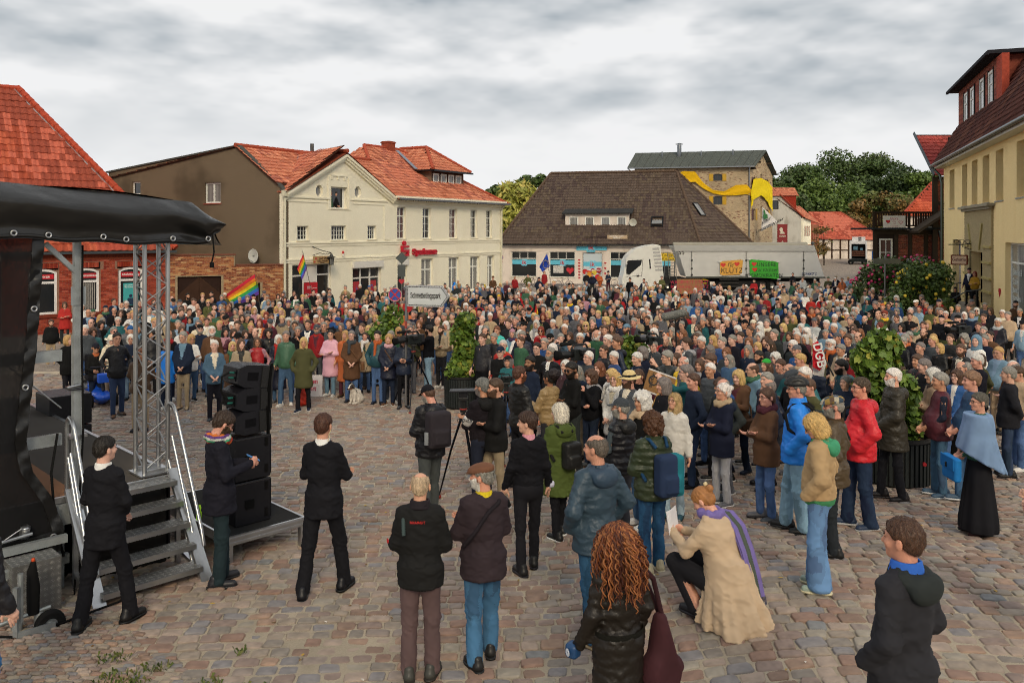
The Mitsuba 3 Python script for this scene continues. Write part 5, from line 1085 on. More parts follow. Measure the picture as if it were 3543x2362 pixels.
for i in range(3): put('plywood',sbx(1.05+.62*i,1.05+.62*i+.60,.04,2.4,DZ+.002,DZ+.008),'matte','#7a5a42',False,sg)
put('edge_trim',cat(sbx(-.03,.02,-.02,6.5,DZ-.05,DZ+.012),sbx(.02,4.2,-.03,.01,DZ-.05,DZ+.012)),'alu',None,False,sg)
put('side_beam',cat(sbx(.9,4.2,-.06,-.001,DZ-.28,DZ-.06),sbx(1.15,4.2,-.05,.02,.20,.30),*[sbx(a,a+.09,-.05,.03,-.1,DZ-.28) for a in (1.2,2.6)]),'galvanised',None,False,sg)
put('skirt',cat(sbx(.02,.04,.05,6.4,-.12,DZ-.06),sbx(.04,1.15,.30,.32,-.12,DZ-.06),sbx(1.3,4.2,.5,.52,-.12,DZ-.06)),'tarp','#141416',False,sg)
post = sub(sg,'roof_post')
put('column',sbx(1.0,1.07,.04,.11,DZ,3.75),'galvanised',None,False,post); put('sleeve',sbx(.99,1.08,.03,.12,DZ,2.62),'galvanised',None,False,post)
put('brace',bar(SP(1.04,.07,3.3),SP(1.35,.07,3.62),.05,.05),'galvanised',None,False,post); put('bracket',sbx(.96,1.11,.02,.03,2.95,3.15),'galvanised',None,False,post)
put('clamp',cat(tube([SP(1.16,-.03,2.07),SP(1.04,-.03,2.09),SP(.93,.1,2.07),SP(1.06,.17,2.07)],.018,6),sbx(.95,1.13,-.0,.15,2.03,2.06)),'alu',None,True,post); put('clamp',sbx(.95,1.13,-.0,.15,1.51,1.54),'alu',None,False,post)
put('rail',cat(sbx(1.2,4.2,.02,.08,2.36,2.48),sbx(1.2,4.2,.02,.08,1.46,1.58)),'galvanised',None,False,sg)
put('cable',cat(tube([SP(1.0,.0,3.6),SP(1.02,-.03,2.6),SP(1.0,-.02,1.6),SP(1.05,-.06,.9),SP(1.1,-.12,.2),SP(1.2,-.35,-.08),SP(1.6,-.6,-.08)],.012,5),tube([SP(1.26,-.03,1.6),SP(1.33,-.06,1.2),SP(1.3,-.08,.7),SP(1.22,-.1,.3)],.014,5)),'matte','#111112',True,sg)
put('wire',tube([SP(1.2,.05,1.85),SP(1.75,.05,2.4)],.008,4),'alu',None,True,sg)
# canopy
cn = thing('stage_canopy','black shiny tarpaulin canopy with eyelets over the stage','canopy')
aa = np.linspace(-.50,4.4,64)
top_ = np.interp(aa,[-.50,-.18,.79,1.81,4.4],[3.88,4.10,4.18,4.26,4.36]); hem_ = np.interp(aa,[-.50,-.42,-.36,.3,.79,1.81,4.4],[3.74,3.70,3.61,3.60,3.62,3.68,3.74])+.012*np.sin(aa*9)
V = []; rows_ = 22
for j in range(rows_+1):
  f = j/rows_
  bul =-.10*math.sin(math.pi*min(f*1.3,1))+.035*np.sin(aa*3.1+f*2.3)*math.sin(f*3)+.05*(meshkit.fbm(np.stack([aa*1.5+f*.8,aa*.3+f*2.2,0*aa],1),3,4)-.5)+.03*np.exp(-((aa+.15)/.2) ** 2)*np.sin(f*12+aa*9)
  z = top_*(1-f)+hem_*f
  V.append(Kc+e1*aa[:,None]+e2*(bul-.02-.16*min(f*3,1))[:,None]+ZU*z[:,None])
n_ = len(aa); V = np.vstack(V); F = tri([[j*n_+i,j*n_+i+1,(j+1)*n_+i+1,(j+1)*n_+i] for j in range(rows_) for i in range(n_-1)])
Vi = V+e2*.02
put('valance',cat((V,F),(Vi,F[:,::-1])),'tarp','#1c1c1f',True,cn)
put('hem_band',tube([Kc+e1*a+e2*(-.19)+ZU*(h+.03) for a,h in zip(aa[2:],hem_[2:])],.022,6),'tarp','#161618',True,cn)
bb = np.linspace(0,6.6,20); V = []
for b in bb:
  V.append(Kc+e1*aa[:,None]+e2*(b-.03)+ZU*(top_+.10*math.sin(b*.5)+.03*np.sin(aa*2.2+b*1.3))[:,None])
V = np.vstack(V); F = tri([[j*n_+i,j*n_+i+1,(j+1)*n_+i+1,(j+1)*n_+i] for j in range(len(bb)-1) for i in range(n_-1)])
put('roof_sheet',cat((V,F),(V-ZU*.02,F[:,::-1])),'tarp','#1c1c1f',True,cn)
fr_a = np.linspace(0,6.6,30); V = []
for f in np.linspace(0,1,8): V.append(Kc+e1*(-.50-.08*f+.04*np.sin(fr_a*4+f*3))[:,None]+e2*(fr_a-.03)[:,None]+ZU*(3.86-.28*f+0*fr_a)[:,None])
m_ = len(fr_a); V = np.vstack(V); F = tri([[j*m_+i,j*m_+i+1,(j+1)*m_+i+1,(j+1)*m_+i] for j in range(7) for i in range(m_-1)])
put('front_valance',cat((V,F),(V+e1*.02,F[:,::-1])),'tarp','#1c1c1f',True,cn)
for a in (1.72,1.40,.86,.62,.10,-.32): 
  c = Kc+e1*a+e2*-.215+ZU*(np.interp(a,aa,hem_)+.055)
  put('eyelet',tube([c+.026*(math.cos(t)*e1+math.sin(t)*ZU) for t in np.arange(12)*math.pi/6],.009,6,closed=True),'alu',None,True,cn)
put('cord',cat(tube([SP(-.37,-.22,3.72),SP(-.39,-.22,3.5),SP(-.37,-.2,3.38)],.01,5),tube([SP(-.37,-.2,3.38),SP(-.37,-.2,3.32)],.025,6)),'matte','#151515',True,cn)
put('edge_tube',cat(tube([SP(a,.1,3.78) for a in (-.3,4)],.05,8),tube([SP(.1,b,3.78) for b in (0,6)],.05,8)),'galvanised',None,True,cn)
# side curtain of black scrim with a shiny hem
ct = thing('stage_curtain','black see-through scrim curtain hanging down the end of the stage','curtain')
zz = np.linspace(3.72,.46,50)
edge = np.interp(zz,[.46,.62,.95,1.28,1.6,2.0,2.6,3.72],[1.30,1.26,1.36,1.55,1.60,1.56,1.50,1.43])
uu = np.linspace(0,1,26); V = []
for z,ed in zip(zz,edge): V.append(np.array([SP(ed+(3.9-ed)*u,-.10+.05*math.sin(u*30+z*1.2)*(.4+u)-.10*max(0,1.3-z)*(1-u),z) for u in uu]))
m_ = len(uu); V = np.vstack(V); F = tri([[j*m_+i,j*m_+i+1,(j+1)*m_+i+1,(j+1)*m_+i] for j in range(len(zz)-1) for i in range(m_-1)])
put('scrim',(V,F),'scrim',None,True,ct)
V = []
for j,(z,ed) in enumerate(zip(zz,edge)): V.append(np.array([SP(ed-.02+.11*u,-.125+.012*math.sin(z*42+u*3)+.012*math.sin(z*17+2*u)-.10*max(0,1.3-z),z) for u in np.linspace(0,1,7)]))
V = np.vstack(V); F = tri([[j*7+i,j*7+i+1,(j+1)*7+i+1,(j+1)*7+i] for j in range(len(zz)-1) for i in range(6)])
put('hem',cat((V,F),(V+e2*.015,F[:,::-1])),'tarp','#131315',True,ct)
V = np.vstack([[SP(1.28+2.6*u,-.22+.02*math.sin(u*40+j),.62-.07*j) for u in np.linspace(0,1,30)] for j in range(4)]); F = tri([[j*30+i,j*30+i+1,(j+1)*30+i+1,(j+1)*30+i] for j in range(3) for i in range(29)])
put('bottom_hem',cat((V,F),(V+e2*.015,F[:,::-1])),'tarp','#131315',True,ct)
for z,a in ((2.15,1.60),(2.95,1.52),(.58,1.36)):
  c = SP(a,-.16-.10*max(0,1.3-z),z); put('eyelet',tube([c+.026*(math.cos(t)*e1+math.sin(t)*ZU) for t in np.arange(12)*math.pi/6],.009,6,closed=True),'alu',None,True,ct)
# lattice tower
tw = thing('truss_tower','square aluminium lattice truss standing on the stage corner','truss')
ta,tb = .02,.12; q = .27; cor = [(ta,tb),(ta+q,tb),(ta+q,tb+q),(ta,tb+q)]
for a,b in cor: put('chord',tube([SP(a,b,DZ+.02),SP(a,b,3.75)],.026,10),'alu',None,True,tw)
for i in range(4):
  p,r_ = cor[i],cor[(i+1) % 4]; zs = np.linspace(DZ+.08,3.7,15)
  for j in range(14):
    s,t = (p,r_) if (j+i) % 2 else (r_,p)
    put('strut',tube([SP(*s,zs[j]),SP(*t,zs[j+1])],.009,5),'alu',None,True,tw)
put('base_plate',cat(sbx(ta-.06,ta+q+.06,tb-.06,tb+q+.06,DZ+.012,DZ+.03),sbx(ta,ta+q,tb-.01,tb+.01,DZ+.03,DZ+.07),sbx(ta,ta+q,tb+q-.01,tb+q+.01,DZ+.03,DZ+.07)),'alu',None,False,tw)
# stairs
sr = thing('stage_stairs','aluminium stage steps with chequer-plate treads and bent tube handrails','stairs')
for i in range(5): put('tread',sbx(.06,1.10,-.24-.165*i,-.01-.165*i,DZ-.045-.20*i,DZ-.005-.20*i),'tread_plate',None,False,sr)
for i in range(5): put('nosing',sbx(.06,1.10,-.246-.165*i,-.242-.165*i,DZ-.06-.20*i,DZ-.004-.20*i),'alu',None,False,sr)
for a in (.03,1.13):
  put('stringer',bar(SP(a,-.04,DZ+.08),SP(a,-.95,-.10),.05,.13,e1),'alu',None,False,sr)
  put('upright',cat(sbx(a-.025,a+.025,-.20,-.15,-.1,DZ-.1),bar(SP(a,-.17,.12),SP(a,-.8,.0),.04,.05,e1)),'alu',None,False,sr)
  put('handrail',tube([SP(a,.10,DZ-.1),SP(a,.10,DZ+.72),SP(a,.08,DZ+.80),SP(a,.02,DZ+.84),SP(a,-.06,DZ+.82),SP(a,-.14,DZ+.74),SP(a,-.80,.16+.0+.30),SP(a,-.86,.30)],.021,8),'alu',None,True,sr)
  put('mid_rail',cat(tube([SP(a,-.02,DZ+.46),SP(a,-.74,.06)],.018,8),tube([SP(a,.08,DZ+.16),SP(a,-.56,-.05+.1)],.018,8) if a < .5 else tube([SP(a,.06,DZ+.40),SP(a,-.5,.3)],.018,8)),'alu',None,True,sr)
put('black_cloth',sbx(.1,1.1,-.03,-.02,-.1,DZ-.1),'tarp','#111113',False,sr)
# trailer gear below the deck
bxk = solo('toolbox','chequer-plate metal box under the stage edge','box',place(bx(0,.44,0,.30,-.10,.50),SP(1.40,-.62,0),e1,e2,ZU),'tread_plate')
jw = thing('jockey_wheel','black trailer jockey wheel on a galvanised arm','wheel'); c = SP(1.62,-1.02,.02)
M = np.eye(4); M[:3,:3] = np.array([e1,ZU,-e2]).T; M[:3,3] = c
put('tyre',lathe([(.06,-.035),(.115,-.04),(.135,-.02),(.135,.02),(.115,.04),(.06,.035)],24),'matte','#161616',30,jw,xf=M); put('hub',lathe([(0,.03),(.03,.035),(.04,.02),(.075,.03),(.075,-.03)],18),'galvanised',None,30,jw,xf=M)
put('arm',cat(bar(c-e2*.06+e1*.3,c-e2*.06-e1*.03,.02,.07),bar(c+e1*.3-e2*.05,c+e1*.3+ZU*.45-e2*.05,.04,.04),tube([c+e1*.25+ZU*.1,c+e1*.25+ZU*.55],.025,8)),'galvanised',None,False,jw)
cr = thing('brake_lever','black brake lever with orange tip beside the jockey wheel','lever'); c2 = SP(1.72,-.86,.10)
put('handle',tube([c2,c2+ZU*.25,c2+ZU*.42+e1*.01,c2+ZU*.50],[.055,.06,.045,.022],8),'matte','#141415',True,cr); put('tip',tube([c2+ZU*.50,c2+ZU*.53],[.02,.014],8),'paint','#c04a22',True,cr)
put('pawl',cat(tube([c2-e1*.05,c2-e1*.05-ZU*.14],.045,8),tube([c2+e1*.14,c2+e1*.14-ZU*.16],.05,8),tube([c2+e1*.3-ZU*.02,c2-e1*.15+ZU*.02],.02,6)),'galvanised',None,True,cr)
dbar = solo('drawbar','galvanised drawbar frame of the stage trailer','frame',cat(bar(SP(1.5,-.3,.42),SP(2.6,-.9,.36),.06,.08),bar(SP(1.25,-.3,.56),SP(2.6,-.3,.56),.06,.08)),'galvanised')
hy = thing('hydraulic_unit','black hydraulic pump block with chrome valves under the stage','pump'); c = SP(1.62,-.18,.32)
put('block',place(rbox(.22,.2,.3,.015,1),c+ZU*.1,e1,e2,ZU),'paint','#17181a',False,hy); put('valve',cat(tube([c+e1*.45+ZU*.32-e2*.1,c+e1*-.05+ZU*.36-e2*.1],.018,6),tube([c+e1*.4+ZU*.2-e2*.1,c+e1*.4+ZU*.4-e2*.1],.015,6),tube([c+ZU*.3,c+ZU*.42-e2*.05],.05,8),tube([c+e1*.2+ZU*.36-e2*.12,c+e1*.05+ZU*.44-e2*.12],.008,5)),'alu',None,True,hy)
put('hose',cat(tube([c+e1*.35+ZU*.2,c+e1*.5+ZU*.05,c+e1*.7+ZU*.1,c+e1*1+ZU*.2],.014,5)),'matte','#121213',True,hy)
solo('foot_bar','bent black rubber-footed bar lying below the jockey wheel','bar',tube([SP(1.75,-.92,.0),SP(1.70,-1.0,-.06),SP(1.62,-1.12,-.075),SP(1.55,-1.16,-.06)],[.012,.013,.02,.03],7),'matte','#151516',True)
solo('ground_cable','thin black cable on the paving by the stage trailer','cable',tube([(x,y,gz(x,y)+.015) for x,y in [(-5.3,7.9),(-4.9,7.75),(-4.6,7.72),(-4.3,8.0),(-4.0,8.5),(-3.9,8.9)]],.011,6),'matte','#121213',True)
# loudspeakers on a low platform
fq =-e1
rp = thing('stage_platform','low black platform with aluminium rim and legs','platform'); PO = A(-3.26,9.60,0)
PZ = .235; pb = lambda a0,a1,b0,b1,z0,z1: place(bx(a0,a1,b0,b1,z0,z1),PO,fq,e2,ZU)
put('top',pb(.03,.99,.03,1.97,PZ-.03,PZ),'matte','#1b1b1d',False,rp)
put('rim',cat(pb(0,1.02,0,.03,PZ-.10,PZ+.006),pb(0,1.02,1.97,2.0,PZ-.10,PZ+.006),pb(0,.03,.03,1.97,PZ-.10,PZ+.006),pb(.99,1.02,.03,1.97,PZ-.10,PZ+.006),pb(0,1.02,-.008,.0,PZ-.03,PZ-.01),pb(0,1.02,-.008,0,PZ-.09,PZ-.065)),'alu',None,False,rp)
for a,b in ((.0,.0),(.95,.0),(0,1.93),(.95,1.93)): put('leg',pb(a,a+.07,b,b+.07,-.13,PZ-.10),'alu',None,False,rp)
SPk = pk('#141416')
sq = lambda a0,a1,b0,b1,z0,z1: place(bx(a0,a1,b0,b1,z0,z1),PO,fq,e2,ZU)
for i in range(2):
  k = thing('subwoofer',('lower','upper')[i]+' black bass cabinet of the sound stack on the low platform','loudspeaker'); z = PZ+.53*i
  c = PO+fq*.45+e2*.43+ZU*(z+.262)
  put('cabinet',place(rbox(.46,.38,.515,.012,1),c,fq,e2,ZU),'paint',SPk,30,k)
  put('grille',sq(.681,.70,.27,.59,z+.03,z+.50),'matte','#0f0f10',False,k)
  put('handle',cat(sq(.34,.46,.233,.24,z+.20,z+.30),sq(.35,.45,.228,.234,z+.19,z+.205)),'matte','#060607',False,k)
  put('latch',cat(*[sq(.60,.64,.232,.24,z+zz_,z+zz_+.10) for zz_ in (.06,.38)]),'metal','#2b2b2d',False,k); put('seam',sq(.23,.675,.236,.2405,z+.50,z+.506),'metal','#6a6a6a',False,k)
pz0 = PZ+1.075
for i in range(3):
  k = thing('line_array_box',('lowest','middle','topmost')[i]+' tilted black line-array speaker box with cables','loudspeaker')
  th = math.radians((-2,2,8)[i]); c = PO+fq*(.42+.015*i)+e2*.43+ZU*(pz0+.145+.275*i)
  f2 = fq*math.cos(th)-ZU*math.sin(th); u2 = ZU*math.cos(th)+fq*math.sin(th)
  poly = Polygon([(-.20,-.09),(-.10,-.135),(.24,-.135),(.26,-.12),(.26,.12),(.24,.135),(-.10,.135),(-.20,.09)])
  V,F = prism(poly,.40); put('cabinet',place((V-A(0,0,.20),F),c,f2,u2,e2),'paint',SPk,False,k)
  sf = lambda a0,a1,z0,z1,d: place(bx(a0,a1,z0,z1,-.20-d,-.20+.004),c,f2,u2,e2)
  put('side_plate',sf(.10,.25,-.125,.125,.018),'paint','#1b1b1d',False,k); put('grip',sf(-.08,.06,-.05,.05,.003),'matte','#050506',False,k); put('rigging',sf(.19,.22,-.17,.17,.03),'metal','#222224',False,k)
  put('rear_panel',place(bx(-.21,-.195,-.07,.07,-.15,.15),c,f2,u2,e2),'metal','#1f1f21',False,k)
  put('plug',cat(*[tube([c-f2*.20+e2*-.10+u2*s,c-f2*.27+e2*-.10+u2*s],.014,6) for s in (-.03,.03)]),'paint','#1d5a52',True,k)
  put('cable',tube([c-f2*.27+e2*-.10+u2*.03,c-f2*.36+e2*-.11-u2*.02,c-f2*.35+e2*-.11-u2*.18,c-f2*.27+e2*-.10-u2*.30],.012,5),'matte','#0d0d0e',True,k)
# second stack at the far end and a wedge monitor on the deck
for i in range(3):
  k = thing('far_speaker',('bottom','middle','top')[i]+' black cabinet of the far loudspeaker stack beyond the stage','loudspeaker'); c = SP(-.25,4.75,-.05+.5*i+.0)
  put('cabinet',place(rbox(.62,.7,.48,.012,1),c,e1,e2,ZU),'paint',SPk,30,k); put('grille',place(bx(.312,.318,-.3,.3,-.2,.2),c,-e1,e2,ZU),'matte','#0b0b0c',False,k)
k = thing('wedge_monitor','black wedge stage monitor on the deck edge','loudspeaker'); V,F = prism(Polygon([(-.3,0),(.3,0),(.3,.12),(-.1,.42),(-.3,.3)]),.6)
put('cabinet',place((V,F),SP(1.6,3.0,DZ+.6),e1,ZU,e2),'paint','#1a1a1c',False,k); put('stand',sbx(1.5,1.8,3.2,3.4,DZ,DZ+.6),'matte','#141415',False,k)
solo('tally_plug','neon green plug hanging on the stair rail','plug',tube([SP(-.02,-.62,.52),SP(-.02,-.62,.62),SP(-.02,-.62,.68)],[.03,.035,.02],8),'paint','#8cc020',True)
# ---------------------------------------------------------------- figures: bodies and clothing as meshed distance fields
def snet(f,lo,hi,h,grow=0):
  """Surface nets: the zero level of f over the box lo..hi at step h, as (V, F)."""
  lo,hi = np.asarray(lo,float),np.asarray(hi,float)
  n = np.maximum(np.ceil((hi-lo)/h).astype(int)+1,3)
  G = np.stack(np.meshgrid(*[lo[k]+h*np.arange(n[k]) for k in range(3)],indexing='ij'),-1)
  v = f(G.reshape(-1,3)).reshape(n)
  cell = tuple(m-1 for m in n)
  ins = v < 0
  cs = [(a,b,c) for a in (0,1) for b in (0,1) for c in (0,1)]
  cut = lambda a,o: a[o[0]:o[0]+cell[0],o[1]:o[1]+cell[1],o[2]:o[2]+cell[2]]
  cnt = sum(cut(ins,o).astype(int) for o in cs)
  act = (cnt > 0) & (cnt < 8)
  I = np.argwhere(act)
  if not len(I): return np.zeros((0,3)),np.zeros((0,3),int)
  val = {o: v[I[:,0]+o[0],I[:,1]+o[1],I[:,2]+o[2]] for o in cs}
  acc,w = np.zeros((len(I),3)),np.zeros(len(I))
  for o in cs:
    for k in range(3):
      if o[k]: continue
      q = list(o); q[k] = 1; q = tuple(q)
      a,b = val[o],val[q]; on = (a < 0) != (b < 0)
      t = np.where(on,a/np.where(on,a-b,1),0)
      p = np.tile(np.array(o,float),(len(I),1)); p[:,k] = t
      acc += p*on[:,None]; w += on
  V = lo+h*(I+acc/w[:,None])
  idx =-np.ones(cell,int); idx[tuple(I.T)] = np.arange(len(I))
  F = []
  for k in range(3):
    i,j = [(1,2),(2,0),(0,1)][k]
    sl0 = [slice(1,None)]*3; sl0[k] = slice(0,cell[k])
    a = v[tuple(slice(1,n[m]-1) if m != k else slice(0,n[m]-1) for m in range(3))]
    b = v[tuple(slice(1,n[m]-1) if m != k else slice(1,n[m]) for m in range(3))]
    E = np.argwhere((a < 0) != (b < 0))
    if not len(E): continue
    sgn = a[tuple(E.T)] < 0
    base = E.copy()
    for m in range(3):
      if m != k: base[:,m] += 1
    def cid(di,dj):
      c = base.copy(); c[:,i] -= di; c[:,j] -= dj
      return idx[tuple(c.T)]
    q = np.stack([cid(0,0),cid(1,0),cid(1,1),cid(0,1)],1)
    q[~sgn] = q[~sgn][:,::-1]
    F.append(q)
  return V,tri(np.vstack(F))

def rc(P,a,b,ra,rb):
  a,b = np.asarray(a,float),np.asarray(b,float); d = b-a
  t = np.clip((P-a) @ d/(d @ d),0,1)
  return np.linalg.norm(P-a-t[:,None]*d,axis=1)-(ra+(rb-ra)*t)

def ell(P,c,r):
  r = np.asarray(r,float); q = (P-np.asarray(c,float))/r
  k = np.linalg.norm(q,axis=1)
  return k*(k-1)/np.maximum(np.linalg.norm(q/r,axis=1),1e-6)

def smin(a,b,k):
  h = np.clip(0.5+0.5*(b-a)/k,0,1)
  return b+(a-b)*h-k*h*(1-h)

def smax(a,b,k): return -smin(-a,-b,k)

# arm poses: elbow and wrist of the left arm (x > 0) and of the right arm, the palms' directions
ARMS = {
  'down': [((.20,-.03,1.16),(.25,.05,.92)),((-.20,-.03,1.16),(-.25,.05,.92))],
  'cross': [((.21,.07,1.14),(-.07,.235,1.185)),((-.21,.07,1.14),(.08,.20,1.13))],
  'clasp': [((.21,.02,1.15),(.05,.22,.98)),((-.21,.02,1.15),(-.05,.22,.97))],
  'pocket': [((.28,-.07,1.16),(.22,.08,.98)),((-.28,-.07,1.16),(-.22,.08,.98))],
  'phone': [((.21,.03,1.14),(.07,.29,1.20)),((-.21,.03,1.14),(-.06,.29,1.19))],
  'chin': [((.21,.07,1.14),(-.07,.22,1.14)),((-.20,.12,1.16),(-.05,.20,1.42))],
  'raise': [((.21,.02,1.15),(.10,.22,1.02)),((-.20,.20,1.40),(-.12,.40,1.58))],
  'hold': [((.21,.04,1.14),(.10,.28,1.10)),((-.22,.08,1.15),(-.16,.32,1.22))],
  'back': [((.22,-.10,1.17),(.04,-.17,1.0)),((-.22,-.10,1.17),(-.04,-.17,.99))],
  'film': [((.20,.16,1.28),(.06,.30,1.56)),((-.20,.16,1.28),(-.08,.32,1.54))],
  'hip': [((.32,-.06,1.18),(.19,.07,1.04)),((-.21,.02,1.15),(-.10,.2,1.02))],
}
SH = {1: A(.140,-.012,1.405),-1: A(-.140,-.012,1.405)}

def torso(P,w,z0,flare):
  """The clothed trunk, w: how much it stands off the body."""
  Q = P.copy()
  d = ell(Q,(0,-.012,1.27),(.150+w,.108+w*.9,.21))
  d = smin(d,ell(Q,(0,.014,1.07),(.140+w,.108+w,.22)),.08)
  d = smin(d,ell(Q,(0,-.004,.93),(.150+w,.112+w,.17)),.08)
  d = smin(d,rc(Q,(-.115,-.02,1.400),(.115,-.02,1.400),.050+w*.6,.050+w*.6),.07)
  d = smin(d,rc(Q,(0,-.03,1.41),(0,-.015,1.49),.095+w*.4,.058+w*.3),.06)
  if z0 < .84:
    t = np.clip((.98-Q[:,2])/max(.98-z0,.05),0,1)
    rx,ry = .160+w+(flare+.01)*t,.125+w+(flare*.9+.02)*t
    k = np.hypot(Q[:,0]/rx,Q[:,1]/ry)
    d = smin(d,np.maximum((k-1)*ry,Q[:,2]-.98),.06)
  return d

def sleeves(P,arms,w,short=0):
  d = None
  for s,(e,wr) in zip((1,-1),arms):
    e,wr = A(*e),A(*wr)
    a = smin(rc(P,SH[s],e,.049+w*.9,.040+w*.9),rc(P,e,wr,.040+w*.9,.029+w*.8),.03)
    d = a if d is None else np.minimum(d,a)
  return d

def folds(P,h):
  """Creases that run slantwise round a sleeve or trunk."""
  w = meshkit.noise(P*5.5+2.1); u = meshkit.noise(P*[11,11,15]+7.7)
  a = np.sin(P[:,2]*40+P[:,0]*22-P[:,1]*12+11*w)
  return .0075*np.abs(a)*(.3+w)-.016*(u-.5)+(.004*np.sin(P[:,2]*85+15*u) if h < .022 else 0)

_jk = {}

def jacket(pose,w=.018,hem=.86,flare=0.0,quilt=0.0,h=.03,arms=None,belly=0.0,cut=1.50,vest=False):
  key = (pose,w,hem,flare,quilt,h,belly,cut,vest) if arms is None else None
  if key in _jk: return _jk[key]
  ar = arms or ARMS[pose]

  def f(P):
    d = torso(P,w,hem,flare)
    if belly: d = smin(d,ell(P,(0,.07,1.05),(.17+w,.12+belly,.19)),.08)
    if not vest: d = smin(d,sleeves(P,ar,w),.045)
    if h < .05: d = d+folds(P,h)
    if quilt: d = d-quilt*(np.abs(np.sin(P[:,2]*math.pi/.075)) ** .6-.6)
    return np.maximum(np.maximum(d,hem-P[:,2]),P[:,2]-cut)
  zt = max(cut,max(max(e[2],q[2]) for e,q in ar)+.12)
  r = max(.52,flare+.45)
  r = snet(f,(-r,-r*.8,hem-.05),(r,r,min(zt,1.75)+.05),h)
  if key is not None: _jk[key] = r
  return r

_tr = {}

def trousers(stance=0,w=.012,flare=0.0,top=.98,h=.03,skirt=0.0,length=.05):
  key = (stance,w,flare,top,h,skirt,length)
  if key in _tr: return _tr[key]
  fy = {0: (.03,-.02),1: (.12,-.08),2: (-.02,.05),3: (.15,-.13)}[stance]

  def f(P):
    if skirt:
      t = np.clip((.98-P[:,2])/.8,0,1)
      rx,ry = .15+skirt*t,.12+skirt*t*.8
      th = np.arctan2(P[:,1],P[:,0])
      d = (np.hypot(P[:,0]/rx,P[:,1]/ry)-1)*ry+.012*np.sin(th*9)*t
      return np.maximum(np.maximum(d,length-P[:,2]),P[:,2]-top)
    d = ell(P,(0,-.015,.93),(.150+w,.112+w,.15)); wn = meshkit.noise(P*[9,9,7]+4.4) if h < .05 else 0
    for s,y in zip((1,-1),fy):
      hip,knee,ank = A(.085*s,0,.90),A(.095*s+.03*s*(stance == 3),y*.6+.02,.49),A(.10*s+.06*s*(stance == 3),y,.07)
      leg = smin(rc(P,hip,knee,.076+w,.052+w+flare*.4),rc(P,knee,ank,.052+w+flare*.4,.046+w*1.3+flare),.04)
      if h < .05: leg = leg+(np.abs(np.sin(P[:,2]*30+9*wn+P[:,0]*16))*.011*(.35+np.clip(1-abs(P[:,2]-.47)*3.5,0,1)+np.clip(.32-P[:,2],0,.3)*3)-.012*(wn-.5))
      d = smin(d,leg,.03)
    return np.maximum(np.maximum(d,.035-P[:,2]),P[:,2]-top)
  r = snet(f,(-.36-skirt,-.42-skirt,.0),(.36+skirt,.44+skirt,top+.04),h)
  _tr[key] = r
  return r

def shoe(sole=.02,h=.014):
  key = ('shoe',sole,h)
  if key in _tr: return _tr[key]

  def f(P):
    d = smin(rc(P*[1,1,1.1],(0,-.075,.045),(0,.12,.036),.042,.040),rc(P,(0,-.07,.05),(0,-.06,.10),.044,.042),.03)
    return np.maximum(d,.012-P[:,2])
  V,F = snet(f,(-.07,-.14,0),(.07,.19,.16),h)
  sV,sF = lathe([(0,0),(.049,0),(.05,sole),(.0,sole)],12)
  sV = sV*[1,1,1]; sV[:,1] = np.where(sV[:,1] > 0,sV[:,1]*1.6+.085,sV[:,1]*1.2-.075)
  m = cat((V,F),(sV,sF))
  r = m,np.r_[np.zeros(len(F),int),np.ones(len(sF),int)]
  _tr[key] = r
  return r

_hd = {}
HZ = 1.632  # head centre

def head_f(P,sex=0,brk=1.0):
  """Head, face, ears and neck; origin at the head's centre, facing +y."""
  d = ell(P,(0,-.012,.030),(.0735,.094,.088))
  d = smin(d,ell(P,(0,.022,-.040),(.056-.003*sex,.066,.070)),.035)
  d = smin(d,ell(P,(0,.060,-.086),(.026,.024,.022)),.03)                      # chin
  for s in (1,-1):
    d = smin(d,ell(P,(.036*s,.058,-.022),(.024,.026,.026)),.02)           # cheek
    d = smin(d,rc(P,(.012*s,.083,.028),(.042*s,.070,.026),.011,.009),.014)   # brow
    d = smax(d,-ell(P,(.031*s,.092,.008),(.017,.018,.011)),.012)          # eye socket
    d = smin(d,ell(P,(.031*s,.070,.008),(.0125,.0125,.0115)),.003)        # eyeball
    d = smin(d,ell(P,(.084*s,-.014,-.004),(.010,.020,.033)),.008)
  nose = smin(rc(P,(0,.084,.016),(0,.105,-.022),.0085,.0125),ell(P,(0,.096,-.027),(.018,.012,.010)),.012)
  d = smin(d,nose,.010)
  d = smin(d,ell(P,(0,.078,-.053),(.023,.013,.0065)),.006)                    # lips
  d = smin(d,ell(P,(0,.076,-.063),(.019,.012,.006)),.006)
  nk = rc(P,(0,-.022,-.07),(0,-.030,-.20),.053-.007*sex,.060-.008*sex)
  return smin(d,nk,.03)

def head(h=.011,sex=0):
  k = (h,sex)
  if k not in _hd: _hd[k] = snet(lambda P: head_f(P,sex),(-.105,-.125,-.20),(.105,.135,.14),h)
  return _hd[k]

def face_col(V,F,skin,lip,brow,beard=None,eye=None):
  """Skin, lips, brows, eyes and beard as one colour per face."""
  c = V[F].mean(1); x,y,z = abs(c[:,0]),c[:,1],c[:,2]
  col = np.full(len(F),skin)
  if beard is not None: col[(y >-.03) & (z <-.036-.25*np.clip(x-.03,0,1)) & (z >-.125) & ((x > .030) | (z <-.066) | (z >-.05)) & (y >-.02+.0*x)] = beard
  col[(y > .066) & (x < .022) & (abs(z+.058) < .0095)] = lip
  col[(y > .058) & (x > .012) & (x < .047) & (abs(z-.029+.05*(x-.03)) < .0055)] = brow
  e = (y > .066) & (abs(x-.031) < .0125) & (abs(z-.008) < .0062)
  col[e] = EYEW if eye is None else eye
  col[e & (abs(x-.031) < .0062)] = EYED
  return col

EYEW,EYED = pk('#b9aca0'),pk('#231a15')
_hr = {}

